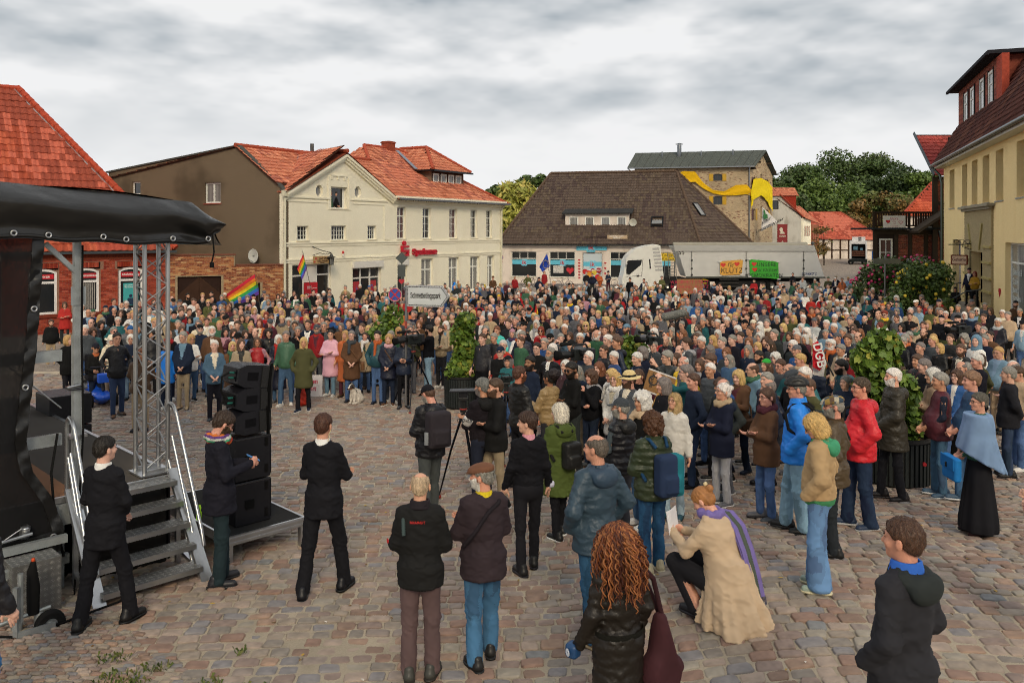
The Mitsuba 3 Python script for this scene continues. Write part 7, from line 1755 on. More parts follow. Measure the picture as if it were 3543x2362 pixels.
# ---------------------------------------------------------------- the crowd
# x y heading height hair hair-colour top flags options; hair: s short v wavy x thinning z shaved b bob l long w curly-long c curly p ponytail u bun
# options: P pose, L lower colour, H shirt, C cap, F flat cap, B knitted hat, D hood up, X other headgear, S scarf, O hood down, J bag, E hem, U quilted
CROWD = """
-17.5 32.8 150 70 b n rd g P:cross
-16.0 31.2 138 73 s w wh
-14.0 27.7 152 79 x w nv g
-14.2 28.4 162 73 s n bl  C:gn
-16.0 33.7 120 77 s n nv g
-13.9 29.3 144 73 x n bk g
-13.5 28.9 167 67 b n bk g
-13.3 27.1 100 66 l y bk
-12.3 27.2 145 79 s y wh  O:nv
-11.7 24.9 138 77 s w tl g
-13.9 31.7 141 77 s g bk  C:wh
-13.2 31.2 168 75 s n wh
-13.5 30.2 171 74 s n tl
-14.9 27.1 147 50 v n bk d
-11.2 22.0 158 80 s w gy
-12.1 24.1 166 78 x n nv g
-12.3 25.1 141 63 c k bk
-11.2 22.4 150 68 c n tl gW P:phone
-10.4 21.9 148 75 s g bk sE
-10.5 22.9 156 74 s n gy
-10.1 22.2 139 75 s g gy  B:bl
-9.0 19.1 142 89 s k bk g
-9.9 20.7 161 66 b w cr  P:cross S:cr X:S-cr L:bg J:mr
-9.6 21.1 162 64 b w nv g P:cross L:lb
-10.2 23.9 160 83 s y bk g
-11.3 27.4 147 80 s y wh
-13.2 33.2 148 71 s g bk  C:bk
-12.4 32.7 177 83 s n wh
-10.8 26.8 160 79 s n bn  B:bk S:tl
-10.7 27.1 144 85 s n rd  S:gy
-11.6 30.9 157 76 x n bk
-12.0 33.1 153 78 s y ol s
-10.9 20.6 120 67 b y bk
-12.4 23.9 155 68 b n bn
-11.2 25.5 169 83 s k bk
-10.6 23.8 164 66 l n gy
-9.7 23.0 148 68 b w bg
-11.0 26.1 168 68 l y bg
-8.2 19.9 169 63 l n bb  P:down L:nv
-8.6 21.0 152 76 x n bk g S:rd
-7.72 17.42 168 70 l o bn
-9.3 21.6 160 71 c k bk
-9.6 40.5 155 78 s k bk  P:raise
-9.0 41.3 162 80 s k bk  H:wh
-9.5 46.1 -179 75 s g gy  P:cross
-8.7 43.8 176 84 s g kh
-8.2 45.2 -173 81 s n bk dB X:C-wh
-7.7 45.2 159 74 s k bk  B:bl
-7.2 44.1 167 78 s n bk  C:bg H:wh
-6.1 48.9 -177 80 s w lb
-9.9 38.4 -178 67 l k gn  S:wh
-10.8 38.7 165 68 l n bk  S:bg
-11.1 37.8 171 67 l y cr  S:cr
-11.5 38.9 168 82 s g nv  F:gy
-11.1 36.0 163 81 s k bk  C:bk
-10.2 33.1 154 76 s w bk  B:cr
-9.9 31.6 153 68 l n bk  B:pk S:gy
-9.3 30.3 156 69 b w wh  B:wh
-9.0 27.8 158 78 x n bk
-10.6 31.3 150 69 l o mr
-11.1 32.2 151 70 b n or
-10.4 29.3 159 86 s k nv d H:lb
-12.1 33.4 177 76 s y ol s
-14.2 36.7 145 82 s k bk d
-13.7 37.1 170 82 s y bk
-13.7 38.2 155 82 s k bk
-12.9 33.9 168 78 s n wh
-13.0 32.8 166 80 s g gy  C:gy
-11.5 29.2 170 73 s n or  S:gy
-10.5 28.1 170 77 s o lb g
-9.9 27.8 161 76 x w gn
-9.3 25.8 170 80 s n ol
-9.1 25.0 149 74 s n wh
-10.1 26.3 168 67 l k nv g S:lb
-8.2 23.5 166 78 s y gn
-8.6 25.2 169 80 s n bk  F:bk
-8.4 25.5 163 78 s n gy  C:bg
-8.6 26.7 154 69 b n bk
-7.6 23.2 152 80 s n gy
-7.2 23.1 165 75 s y bk
-8.2 24.6 177 63 c w gy
-7.7 22.5 152 68 l k pk
-7.8 21.8 158 78 s w bn d
-8.3 22.3 158 78 s g nv dg C:bk
-8.9 23.8 162 77 s g cr s
-8.0 20.9 146 67 b y wh g
-7.8 19.9 175 84 s g nv g P:clasp L:bg H:lb Z:bg
-9.6 24.1 158 74 s g bk
-9.1 23.1 153 66 b n wh
-6.6 18.6 159 76 s w sl  P:clasp L:nv Z:gy
-6.6 19.8 158 60 b y bn  S:gn P:clasp E:.4
-6.3 19.5 163 70 l n bg
-6.6 20.2 155 76 s n bk  X:S-bk
-7.3 22.0 158 70 l n mr  P:film
-7.1 22.3 156 64 l n dn
-6.7 21.9 173 73 x n bk
-6.2 20.4 168 65 l n rd g V:pk P:pocket
-5.8 20.8 169 66 b w nv  S:rd P:clasp L:dn E:.35 J:lg
-6.5 22.4 155 66 c k bk
-7.5 24.9 172 71 l r or
-7.1 24.6 162 74 s g mr  F:gy
-7.9 26.2 157 74 x w pu
-8.3 28.3 -178 65 b r rd
-7.5 26.1 166 78 s n mr
-8.7 30.9 169 66 l y bl
-7.9 28.9 170 68 l y wh
-8.4 31.5 166 83 s n bk  B:pu
-7.8 30.4 -173 80 s g dn d
-8.0 31.8 177 66 l y gn
-7.0 25.5 -179 76 s y bg g S:gy
-6.9 25.9 159 65 c w wh g
-6.4 24.7 160 65 c g gy
-6.6 26.9 178 64 l y bk
-7.3 29.4 174 66 b r rd
-6.7 27.3 163 75 s n mr  B:mr
-5.6 23.0 179 84 s n nv  H:wh
-6.1 26.1 172 74 s n rd  C:wh
-7.1 30.2 173 77 s n bk d C:bk
-6.9 31.1 163 79 s n gn  C:ol
-6.4 27.9 160 81 s g bg
-5.8 25.7 -177 73 s n gy
-5.2 22.3 -176 79 s g rd gd C:gy P:down L:gy
-5.1 22.7 -173 81 s g gy g P:phone L:nv
-5.7 22.3 175 73 s g bk g P:chin
-5.5 20.4 -180 80 s g gn
-4.9 19.7 180 72 l y ol  P:pocket E:.55 L:bk
-4.7 21.7 -167 69 s k #cfa0ae g P:cross E:.52 K:1 L:lb
-5.9 27.2 -170 74 b n wh s S:rd
-5.5 26.0 170 79 s g bl
-5.2 25.0 168 75 s g nv  F:bl S:bl
-4.7 24.1 -165 76 s n nv
-4.8 25.6 -165 70 b n gy
-5.0 26.9 168 80 s w nv
-6.5 32.1 -170 78 s g rd g B:gy
-6.1 31.4 172 79 x w bk  H:wh
-6.4 34.6 171 73 s g rd  H:gy
-6.9 34.8 165 79 s k bl
-7.1 37.6 -176 83 x w bl
-7.5 39.3 175 66 b r rd
-5.5 35.6 179 78 x w tl s
-5.2 30.9 171 78 x w bl
-6.1 28.9 -180 79 s n gy
-5.1 28.8 172 80 s g mr
-4.9 28.2 171 62 c n bk
-4.6 27.9 -177 77 s g gy
-5.3 27.5 -169 79 s w bl
-4.1 23.9 168 60 b y pk
-3.6 23.8 -174 67 u k bn  K:0 Q:dark
-3.7 26.3 179 76 s n nv
-3.4 25.0 -177 80 x w gy g
-4.0 20.9 171 76 s g bn g P:clasp E:.55 S:gy L:dn J:bn
-4.3 21.6 -177 69 l y or  E:.4 L:mr
-3.9 22.2 179 59 p n bg  S:wh E:.6 L:dn J:gn
-3.3 20.6 178 79 s k tl  S:or L:dn P:pocket
-3.0 20.4 -176 72 b y nv  U:1 P:clasp L:nv S:pk J:bn
-3.0 20.8 176 77 s g gn g
-3.1 22.9 172 65 b y bn
-2.6 20.1 175 71 l k nv  P:phone L:bk
-2.7 22.2 -180 77 s g ol
-3.2 27.6 173 74 s g nv g
-2.8 25.9 -168 74 l n bk g
-3.0 29.2 -177 81 s g nv g S:gn
-2.8 28.5 177 79 s n bk
-2.2 22.2 -75 77 v k bk d P:film L:lb
-6.6 25.7 163 78 s g gy d
-5.9 28.5 -174 73 b k mr
-7.9 25.4 173 69 l k gn
-10.5 30.2 174 78 s g bk
-7.6 29.1 170 65 b g bg
-4.9 53.8 174 76 s n bn  B:gn
-3.9 48.8 167 71 s g ol  C:gy
-3.9 55.0 -179 78 s g bb  C:bg P:cross L:nv
-3.5 54.4 167 68 s w lb  L:pk P:clasp
-1.3 57.1 -177 80 s n bn  X:S-bn L:bn
-0.7 49.6 -168 68 b y dn
-0.3 50.9 -175 77 x n mr  P:hold L:dn
0.2 59.8 175 73 s w rd
1.2 62.6 -170 75 s k ol  P:hip L:bg
1.8 56.0 177 76 s k nv  D:nv
2.7 69.8 176 69 b r rd  L:dn
-1.6 38.0 171 76 s g bk  B:gy
-1.2 35.1 -163 73 s n nv g B:bk
-0.6 38.4 -173 66 l y bk  B:yl
-0.8 34.9 -156 73 x w bl
-0.1 38.7 174 77 s g bk  F:gy
0.3 40.6 180 63 b w rd
0.7 42.5 -173 77 s w gn g P:cross
2.7 53.1 -156 72 s g gy  H1:x X:H-wh
2.7 41.3 -168 78 s w bl
2.1 38.1 -180 70 s w lg gd
3.2 37.0 -156 72 b k pk g
3.7 45.3 -164 76 s g kh
4.5 42.3 -174 78 s w bk  S:lv
5.4 43.3 -157 81 s g bk  F:wh
-3.1 30.5 -166 75 s g gn g
-2.7 28.2 -162 72 s n cl
-2.5 28.7 178 72 x w cl
-2.9 27.4 -166 69 l n bk
-3.2 27.2 179 78 s g nv
-1.8 32.6 -177 66 c w wh
-1.5 31.2 -159 70 l o rd
-1.1 28.2 -169 77 s n nv  B:bk
-0.8 30.7 -161 76 x w gy
-0.4 30.0 -166 79 x w gy
-0.5 29.6 -164 82 s n mr
0.1 31.2 -156 74 s n bk
0.3 30.4 -157 80 s k bk
1.9 34.2 -166 64 b y cr
2.1 33.5 -175 74 s n bg g C:bk
2.4 34.7 -155 72 s g bl  S:yl
2.8 35.0 -171 63 b y tl
3.0 30.7 -153 80 s w nv s
4.0 34.0 -154 70 x n bl d
4.5 35.2 -176 69 b n tl
1.0 32.4 -178 76 s n bk  C:bk
0.4 28.2 -171 79 s n bk g P:chin
0.2 26.4 -155 79 s n bk
-0.2 26.3 -162 83 s g pk
-0.4 27.0 -175 81 x w cl
-0.3 24.9 -169 80 s y bk dg P:cross
-0.9 25.0 -150 80 x w cl
-1.1 25.5 180 69 p n ol
-1.6 28.6 174 72 l n bk s
1.0 27.2 -170 70 b r bk
1.2 28.1 -162 70 b y mr
1.9 29.2 -147 77 s w nv g
2.4 31.3 -149 65 b w wh
2.0 26.2 -158 82 s w gy
2.3 26.6 -159 79 s n bk
2.8 27.2 -147 79 s y bl
3.2 28.7 -168 69 c n bk
2.8 25.0 -140 75 c y bl g
3.1 25.6 -139 67 b o bk
2.1 23.9 -162 71 b y bn s
1.6 25.0 -151 76 s n gy  C:gy
1.2 24.5 -155 73 s w gy
1.4 22.4 -157 78 s w bk g
0.7 24.3 -170 72 b w wh  S:lg
0.3 23.0 -148 78 s n bk  C:bk
0.2 23.6 -157 72 s n ol  C:gy
0.1 25.2 -153 69 b n gy
2.2 22.8 -136 80 x n bk dg P:chin
2.4 21.7 -161 81 s n mr
2.8 23.5 -162 69 l n bn g
-0.4 22.5 -165 72 s o tq  P:pocket L:nv
-0.0 22.5 -159 63 b g lb  B:pk S:pu
0.2 21.6 -172 70 b w wh g P:cross U:1 S:or
-0.2 18.4 -164 78 s w rd g P:down O:or
0.8 23.2 -165 64 b r rd s P:chin
0.9 19.9 -146 79 s n gy gd C:bk
1.2 20.7 -163 71 s g sl  P:film
1.6 19.8 -155 81 s w gy g
1.5 21.8 -160 63 b n bg
2.1 21.1 -133 73 x w gn d
2.2 19.4 -138 81 s w cl g
2.25 17.99 -98 90 v n nv
0.53 17.99 -141 77 s k bk g
0.76 16.77 -144 78 s g bk gd
1.16 16.84 -152 65 l o mr g P:cross
0.31 14.98 -138 80 s k nv dK
0.98 13.78 -115 84 s k bk dsK
1.47 16.25 -139 76 s w gy g
1.93 17.70 -134 74 s n bk s
1.60 15.40 -144 65 l o bk
1.34 14.26 -131 64 c n bk  P:chin O:lg
1.72 14.02 -136 63 b y wh g S:wh
-0.24 11.86 -115 82 z n bk d
-1.2 20.4 -160 68 l y bg
-1.1 22.6 100 67 b k ol  S:pk
-0.7 19.7 -143 81 s n cl
-2.2 24.7 -157 79 x w bg
-2.1 26.0 -163 81 s g ol
-1.9 24.1 -169 71 b w bg
1.3 29.0 -177 75 s g nv
2.0 24.8 -160 57 b n gy
3.6 28.3 -165 73 s g bl
0.6 34.7 -176 71 b g rd
-1.2 25.2 -152 80 s g cl
7.7 54.7 -164 79 s n bk  B:bk U:1 V2:x
8.5 54.0 -153 77 s k nv  H:wh
9.1 53.4 -148 62 b o ol  S:wh
10.4 58.2 -177 78 s k ol  P:cross
5.5 44.6 -167 74 s g bk  F:bg
6.9 41.4 -155 69 b w nv g S:yl
7.5 42.6 -161 76 s n dn
7.5 40.0 -151 72 b y bg  S:pk
4.9 30.5 -139 77 s w gy gd S:rd
4.5 28.9 -146 75 s g wh  C:wh
4.1 28.9 -163 79 s g gy  C:lg
7.2 35.7 -151 68 l y bn d S:or
7.1 32.2 -137 82 s n bl  C:mr
7.7 32.4 -166 74 s n nv  C:pk
8.5 32.0 -162 79 s w bl
7.6 29.7 -145 77 s g nv
15.7 54.4 -147 68 s n rd d U:1 P:cross
10.6 36.2 -150 79 s w gn
12.6 41.9 -150 83 s g bk  C:gy
11.3 37.3 -165 75 s y rd
10.1 34.0 -136 79 s k pu
16.2 51.1 -157 73 s n lg
15.7 48.6 -138 75 s g bl
16.8 50.0 -152 78 s k gn  P:cross
10.6 33.5 -152 80 s n bk  C:bk
14.4 41.9 -147 80 s n lb
14.3 40.9 -145 67 l n wh
11.5 34.2 -155 82 s y wh
11.9 34.6 -160 66 s n nv  C:bl
14.0 37.9 -153 65 p k rd  H:bk
14.5 38.2 -158 67 b y wh
12.8 33.0 -151 79 s w bk  H:wh
18.3 50.0 -143 75 s g gy  C:nv P:cross
19.4 53.7 -157 75 s w gn
20.3 58.5 -157 73 s n lg
17.5 46.5 -157 76 s n bl
21.4 55.5 -165 78 s n nv  H:wh C:wh
21.1 55.9 -164 80 s n ol  C:gn
21.4 63.9 -140 78 s k bk  P:cross
12.1 46.7 -148 66 b y cr  K:1
8.7 42.2 -145 63 b y or
4.7 26.5 -151 80 s n gy
3.7 24.7 -136 85 v n bg  L:bn
3.0 22.0 -148 82 s n bk d C:lb
3.5 24.1 -154 80 s g gy
2.8 23.9 -141 64 l n bn g
4.3 26.3 -146 70 b w tl
4.3 22.6 -130 67 b g cr g P:film
4.9 24.2 -133 71 s g gy g
5.5 25.4 -154 79 s w tl g
6.0 28.9 -141 62 l n rd
6.9 29.2 -158 65 b w bk s
6.9 28.2 -143 68 c y bn
7.3 28.1 -140 61 b y ol g
6.1 25.3 -146 69 s n nv g
5.2 23.5 -141 67 l n cl dg K:0
5.9 23.5 -137 70 x n nv
7.7 27.7 -131 83 v r bk d P:chin
8.4 29.9 -133 82 s n bk  C:bk
8.8 29.3 -151 74 s n gy  C:gy
8.0 27.6 -137 65 b w gy
6.6 23.8 -131 78 s n nv  C:bk
6.9 24.0 -145 76 s n gy  C:cr
7.2 23.7 -146 80 s g bn  S:cr O2:x
8.4 26.6 -147 68 b w bk g
7.7 23.8 -133 67 b y gn  K:1
8.9 26.5 -147 69 l y ol
9.0 25.9 -145 76 s w tl g
10.1 30.0 -145 79 s g nv dg X:S-nv
10.0 28.0 -153 85 s n nv  P:chin S:or
9.7 29.7 -141 73 s k nv  D:nv
9.8 25.5 -130 78 s w lb g
8.3 24.1 -133 64 b w gy
7.7 21.9 -125 74 b w bg g
6.3 23.4 -136 64 c w rd g P:chin
5.6 20.6 -131 75 v n nv
6.2 21.0 -131 69 c w bn
6.9 20.3 -140 79 s w bk x
4.4 21.6 -142 71 b o gy
3.9 18.8 -105 80 v n gy  O:lg
4.4 18.7 -122 63 c g bk g H:wh P:chin
4.8 19.2 -126 78 s g bl
5.1 21.3 -123 60 l y bn
5.5 22.4 -142 63 b w gy
6.1 20.2 -148 67 b n nv
6.1 19.8 -117 63 l n gy s
5.7 19.5 -133 62 b y bk
6.2 18.5 -113 78 s w cl s
3.8 22.4 -152 66 c w rd g O:gn
3.1 18.4 -140 79 s g gy g
2.98 16.15 -115 77 v g cl g P:film
2.38 15.96 -120 77 s w nv  H:lb
3.56 17.90 -123 72 x n bk
3.09 15.16 -130 78 x w yl
2.84 13.75 -95 78 v g tl g P:raise L:nv
3.55 14.98 -115 84 v n nv g P:clasp L:gy
4.34 16.82 -120 63 l g dn g
5.03 17.90 -127 72 l g nv
4.6 18.0 -130 66 b o gy
4.80 15.83 -133 66 l n nv  X:Q-#2f9a3a P:chin
5.44 17.31 -121 62 c w gy
3.75 13.89 -123 69 b y bn  P:hold O:bn E:.7 L:nv J:bn
2.92 11.65 -108 68 u w nv g P:cross E:.72 S:bg O:nv L:lg
3.26 10.74 -102 68 p n bn g P:cross E:.74 S:mr L:dn W:.06
4.56 13.61 -121 73 s g bk  F:gy
4.62 13.22 -108 82 s w tl
7.2 18.9 -132 76 s w nv dg S:or P:clasp L:nv
1.83 13.10 -122 76 s n gy d X:S-#cdb482
1.71 14.42 -109 64 b y gy g S:wh
2.12 14.02 -125 69 p n bk
1.66 10.72 -120 70 c w bk  S:bg
4.1 24.5 -138 67 b g gn
3.9 22.9 -139 79 s n bk
4.5 23.5 -160 71 b n or
5.5 24.2 -131 80 s g tl
4.4 20.0 -141 79 s n cl
3.1 24.1 -136 78 s k nv s
2.9 26.3 -153 65 b y nv g
3.3 30.0 -143 60 l o gy
3.8 31.3 -146 74 s g bk g
2.4 22.1 -140 78 s n nv
2.1 20.7 -154 80 x w gn d
2.3 20.0 -134 75 s w cl g
5.9 24.1 -135 76 s w gy
8.8 23.5 -128 80 s w gy
8.6 30.1 -148 83 s n bn
7.7 28.5 -138 79 s g ol
4.0 30.6 -169 63 b w gy
7.7 39.3 -158 80 s w wh
21.4 56.8 -165 76 s g ol  C:gn
22.8 59.0 -136 75 s n nv  C:bg H:wh
21.5 54.6 -164 78 s n or
22.5 56.1 -150 79 s y lb g P:cross
20.3 48.8 -147 74 s n bn  B:bk
22.8 52.8 -152 65 b o bk  S:lb
23.0 53.1 -139 88 s w wh  C:wh
17.4 46.1 -144 81 s k bl
16.6 49.3 -161 78 s k gn
16.3 37.1 -131 76 s n gy  C:bk
16.7 37.4 -131 62 b w lb
14.7 37.1 -156 76 s g ol  C:ol
12.8 32.5 -142 80 s w lg d
12.8 31.4 -133 60 b w nv
11.9 30.0 -141 59 l n cl  S:yl
14.8 34.9 -126 71 b k tl g B:tl
13.3 30.1 -148 82 s g gy  C:or
11.7 26.8 -122 81 x n ol
12.4 29.1 -130 62 l k mr s B:bk S:ol
10.0 26.0 -136 77 s w lb g
8.8 22.9 -132 76 s w bl  P:chin
9.8 24.3 -145 82 s g nv
9.3 22.4 -124 66 l o mr
12.1 27.2 -148 78 v r ol s S:yl
10.8 24.6 -119 63 b r bk
12.3 26.8 -135 68 p n gy
16.0 33.2 -139 75 s g gy  F:wh
14.8 30.5 -130 71 p r lb  P:clasp
18.3 36.8 -133 73 u n lb
16.7 32.8 -135 80 s n bn  C:nv P:pocket L:dn
22.8 43.1 -147 79 s n bk  C:bk
25.1 45.9 -127 64 b n bk s
23.7 42.5 -135 71 c n tl
21.6 39.2 -148 69 s n bg  C:wh
18.0 32.8 -140 80 s g bg d C:gy
16.4 29.6 -139 70 b w ol s
17.6 31.2 -125 78 s g gy g
25.0 42.7 -120 63 l n wh  C:pk
21.2 35.6 -118 76 s n bg  C:bk
18.8 31.3 -122 84 s n bn d C:bk
16.2 27.7 -133 77 s w cr g
17.2 28.4 -131 77 s g bk g
13.9 24.0 -120 81 s w nv g S:lg
12.9 23.2 -131 76 s n cl
13.4 25.2 -121 80 s n bk  C:bk P:film
11.9 22.9 -117 85 v y ol  Y2:bk
12.3 24.8 -145 67 l y bk
11.1 23.1 -131 74 s g bg d F:bk S:gn E:.6
11.1 23.9 -141 66 b k pk g
9.5 20.3 -112 74 s g nv g S:or
10.0 22.5 -135 68 b w gy
7.8 19.5 -133 80 v n nv
7.8 20.1 -117 79 s n nv  C:gy
7.3 19.3 -129 72 s w nv dg S:or P:pocket L:nv
6.49 15.98 -103 81 s n rd dg C:bk P:hold
6.15 14.79 -100 67 c g nv
8.31 17.17 -30 50 p n gy  O:lb
9.28 17.34 -113 80 z n bk d
10.4 18.8 -117 85 s g wh  D:lb
8.46 15.24 -98 81 s w nv  P:cross
14.8 24.3 -134 72 s g lb  F:bk
16.5 30.3 -143 77 s n bk
14.7 29.5 -132 75 s g ol
15.9 29.9 -118 80 s g gy
12.8 27.0 -149 73 s n bk
10.3 28.3 -149 81 s n cl
10.9 31.8 -129 75 s k nv  D:nv
9.0 22.0 -125 73 s n nv
8.6 21.8 -118 75 s g bl
18.7 54.0 -148 82 s n lg
14.8 45.9 -162 71 s w bl
15.3 30.1 -138 67 b g bk
13.4 28.2 -147 81 s w bg
15.5 26.2 -129 83 s g bg
17.3 30.3 -121 65 b n cl
14.4 25.6 -135 81 s n bk
-0.1 28.6 -173 82 s g nv
1.1 29.5 -174 77 s n nv
1.7 28.6 -165 80 s g bg
-1.3 27.8 -159 75 b y rd
-1.8 28.3 -174 80 s n nv
-2.2 28.5 -179 79 s g ol
-0.7 26.8 -162 74 s w bg
-0.1 23.3 -160 85 s n cl
0.7 26.8 -150 74 b y gy
0.1 24.1 -174 84 s g bk
1.3 28.6 -163 63 c g nv
1.7 27.0 -152 66 l n bg
2.4 25.0 -165 76 b g bk
2.1 25.2 -159 72 s g gy
3.3 28.1 -149 82 s n ol
4.2 26.7 -164 82 s g nv
5.1 28.6 -162 78 s n bg
5.3 27.1 -139 72 c n bk
6.4 28.9 -134 76 s g gy
6.1 26.0 -135 67 b n mr
6.1 23.8 -146 86 s w nv
6.5 24.5 -135 77 s g bk
8.7 28.1 -139 64 b o nv
9.4 28.4 -145 72 s g ol
9.6 27.7 -131 78 s n bk
6.2 21.9 -136 77 s n gy
6.8 23.0 -140 69 b w bg
6.5 20.8 -122 80 s g cl
7.2 21.8 -136 64 l n gy
5.2 19.8 -128 77 s g nv
5.7 20.2 -139 66 b o rd
4.8 21.6 -128 66 b g bn
4.3 19.0 -132 82 s w gy
4.1 25.4 -147 76 s n bk
3.5 27.3 -163 74 s g bk
9.8 26.8 -147 74 s n nv
8.3 22.2 -143 66 s g lb
9.4 25.9 -149 68 b n bk
-9.9 30.0 163 64 b g gy
-9.0 26.1 151 80 s n rd
-10.1 27.3 164 63 l y wh
-10.9 28.3 148 77 s n nv
-8.2 26.0 160 77 s g ol
-9.2 29.9 154 68 b y pk
-5.4 24.5 169 77 s k bk
-5.0 24.5 -175 62 b g bn
-4.1 22.9 -166 76 s n cl
-4.4 27.0 -178 66 b y bg
-6.3 29.2 -171 74 s w bg
-2.9 23.5 -179 77 s g bk
-2.8 25.2 -167 64 b o bn
-3.6 28.8 -173 77 s n or
5.9 66.5 -161 75 s g bk d
6.2 64.7 -155 72 s k nv
6.8 65.0 179 74 s n or  L:or
7.6 66.2 -179 83 s g nv  X:H-nv L:mr P:cross
"""
POSN = {'cross': 'arms folded','clasp': 'hands clasped','pocket': 'hands in pockets','phone': 'holding a phone','chin': 'hand at the face','film': 'hands raised to a device','hip': 'hand on hip','raise': 'one hand raised','hold': 'hand held out'}
LOWC = ['dn','dn','nv','bk','cl','gy','bg','#3a3f46','#2a3a55']
rows = []
for ln in CROWD.strip().split('\n'):
  t = ln.split(); f = ''.join(q for q in t[7:] if ':' not in q)
  rows.append(dict(x=float(t[0]),y=float(t[1]),a=math.radians(float(t[2])),H=1+float(t[3])/100,hs=t[4],hc=t[5],top=t[6],f=f,**{'o': dict(q.split(':') for q in t[7:] if ':' in q)}))
pr = random.Random(31)
# people between those listed, wherever the crowd has room
edge = shapely.prepared.prep(Polygon([(8.5,14),(5,12.6),(3.2,12.2),(1.7,12.6),(.9,14.5),(-.2,17),(-1.9,22),(-6,22),(-10.5,23),(-13.5,26),(-16,34),(-15,38),(-11,41),(-6.5,47),(-3,50),(3,50),(14,50),(20,47),(19,40),(17,33),(14,24),(11,19)]))
pts = np.array([(r['x'],r['y']) for r in rows]+[(-1.18,20.2),(-3.75,23.6),(2.72,18.8),(6.1,13.3),(3.1,11.4),(2.1,11)]); wch = lambda s: pr.choice([a for q in s.split() for a in [q.split('*')[0]]*int(q.split('*')[1])])
for _ in range(9000):
  x,y = pr.uniform(-16,20),12+52*pr.random() ** 1.3
  if not edge.contains(Point(x,y)) or np.hypot(*(pts-(x,y)).T).min() < (.60 if y < 22 else .70 if y < 34 else .85): continue
  pts = np.vstack([pts,(x,y)]); hs = wch('s*42 x*12 v*4 b*16 l*12 c*7 p*4 u*3'); o = {}
  if pr.random() < .13: o[pr.choice('CCFB')] = wch('bk*4 gy*3 nv*2 bg*1 wh*1')
  if pr.random() < .12: o['S'] = wch('gy*2 rd*1 lb*1 bg*2 gn*1')
  rows.append(dict(x=x,y=y,a=math.atan2(-4.6-x,10.5-y)+pr.uniform(-.3,.3),H=pr.gauss(1.74 if hs in 'sxv' else 1.64,.04),hs=hs,hc=wch('g*34 w*24 n*20 y*12 k*8 o*2'),top=wch('bk*26 nv*18 gy*10 cl*8 bn*6 bg*6 ol*7 gn*3 bl*4 mr*3 rd*3 tl*2 lb*3 wh*3 lg*3'),f=pr.choice(['','','g','','d' if hs in 'sx' else '']),o=o))
rows.sort(key=lambda r: r['y'])

def cname(c): return COL[c][0] if c in COL else {'#cdb482': 'straw','#2f9a3a': 'green','#cfa0ae': 'pale pink'}.get(c,'dark')

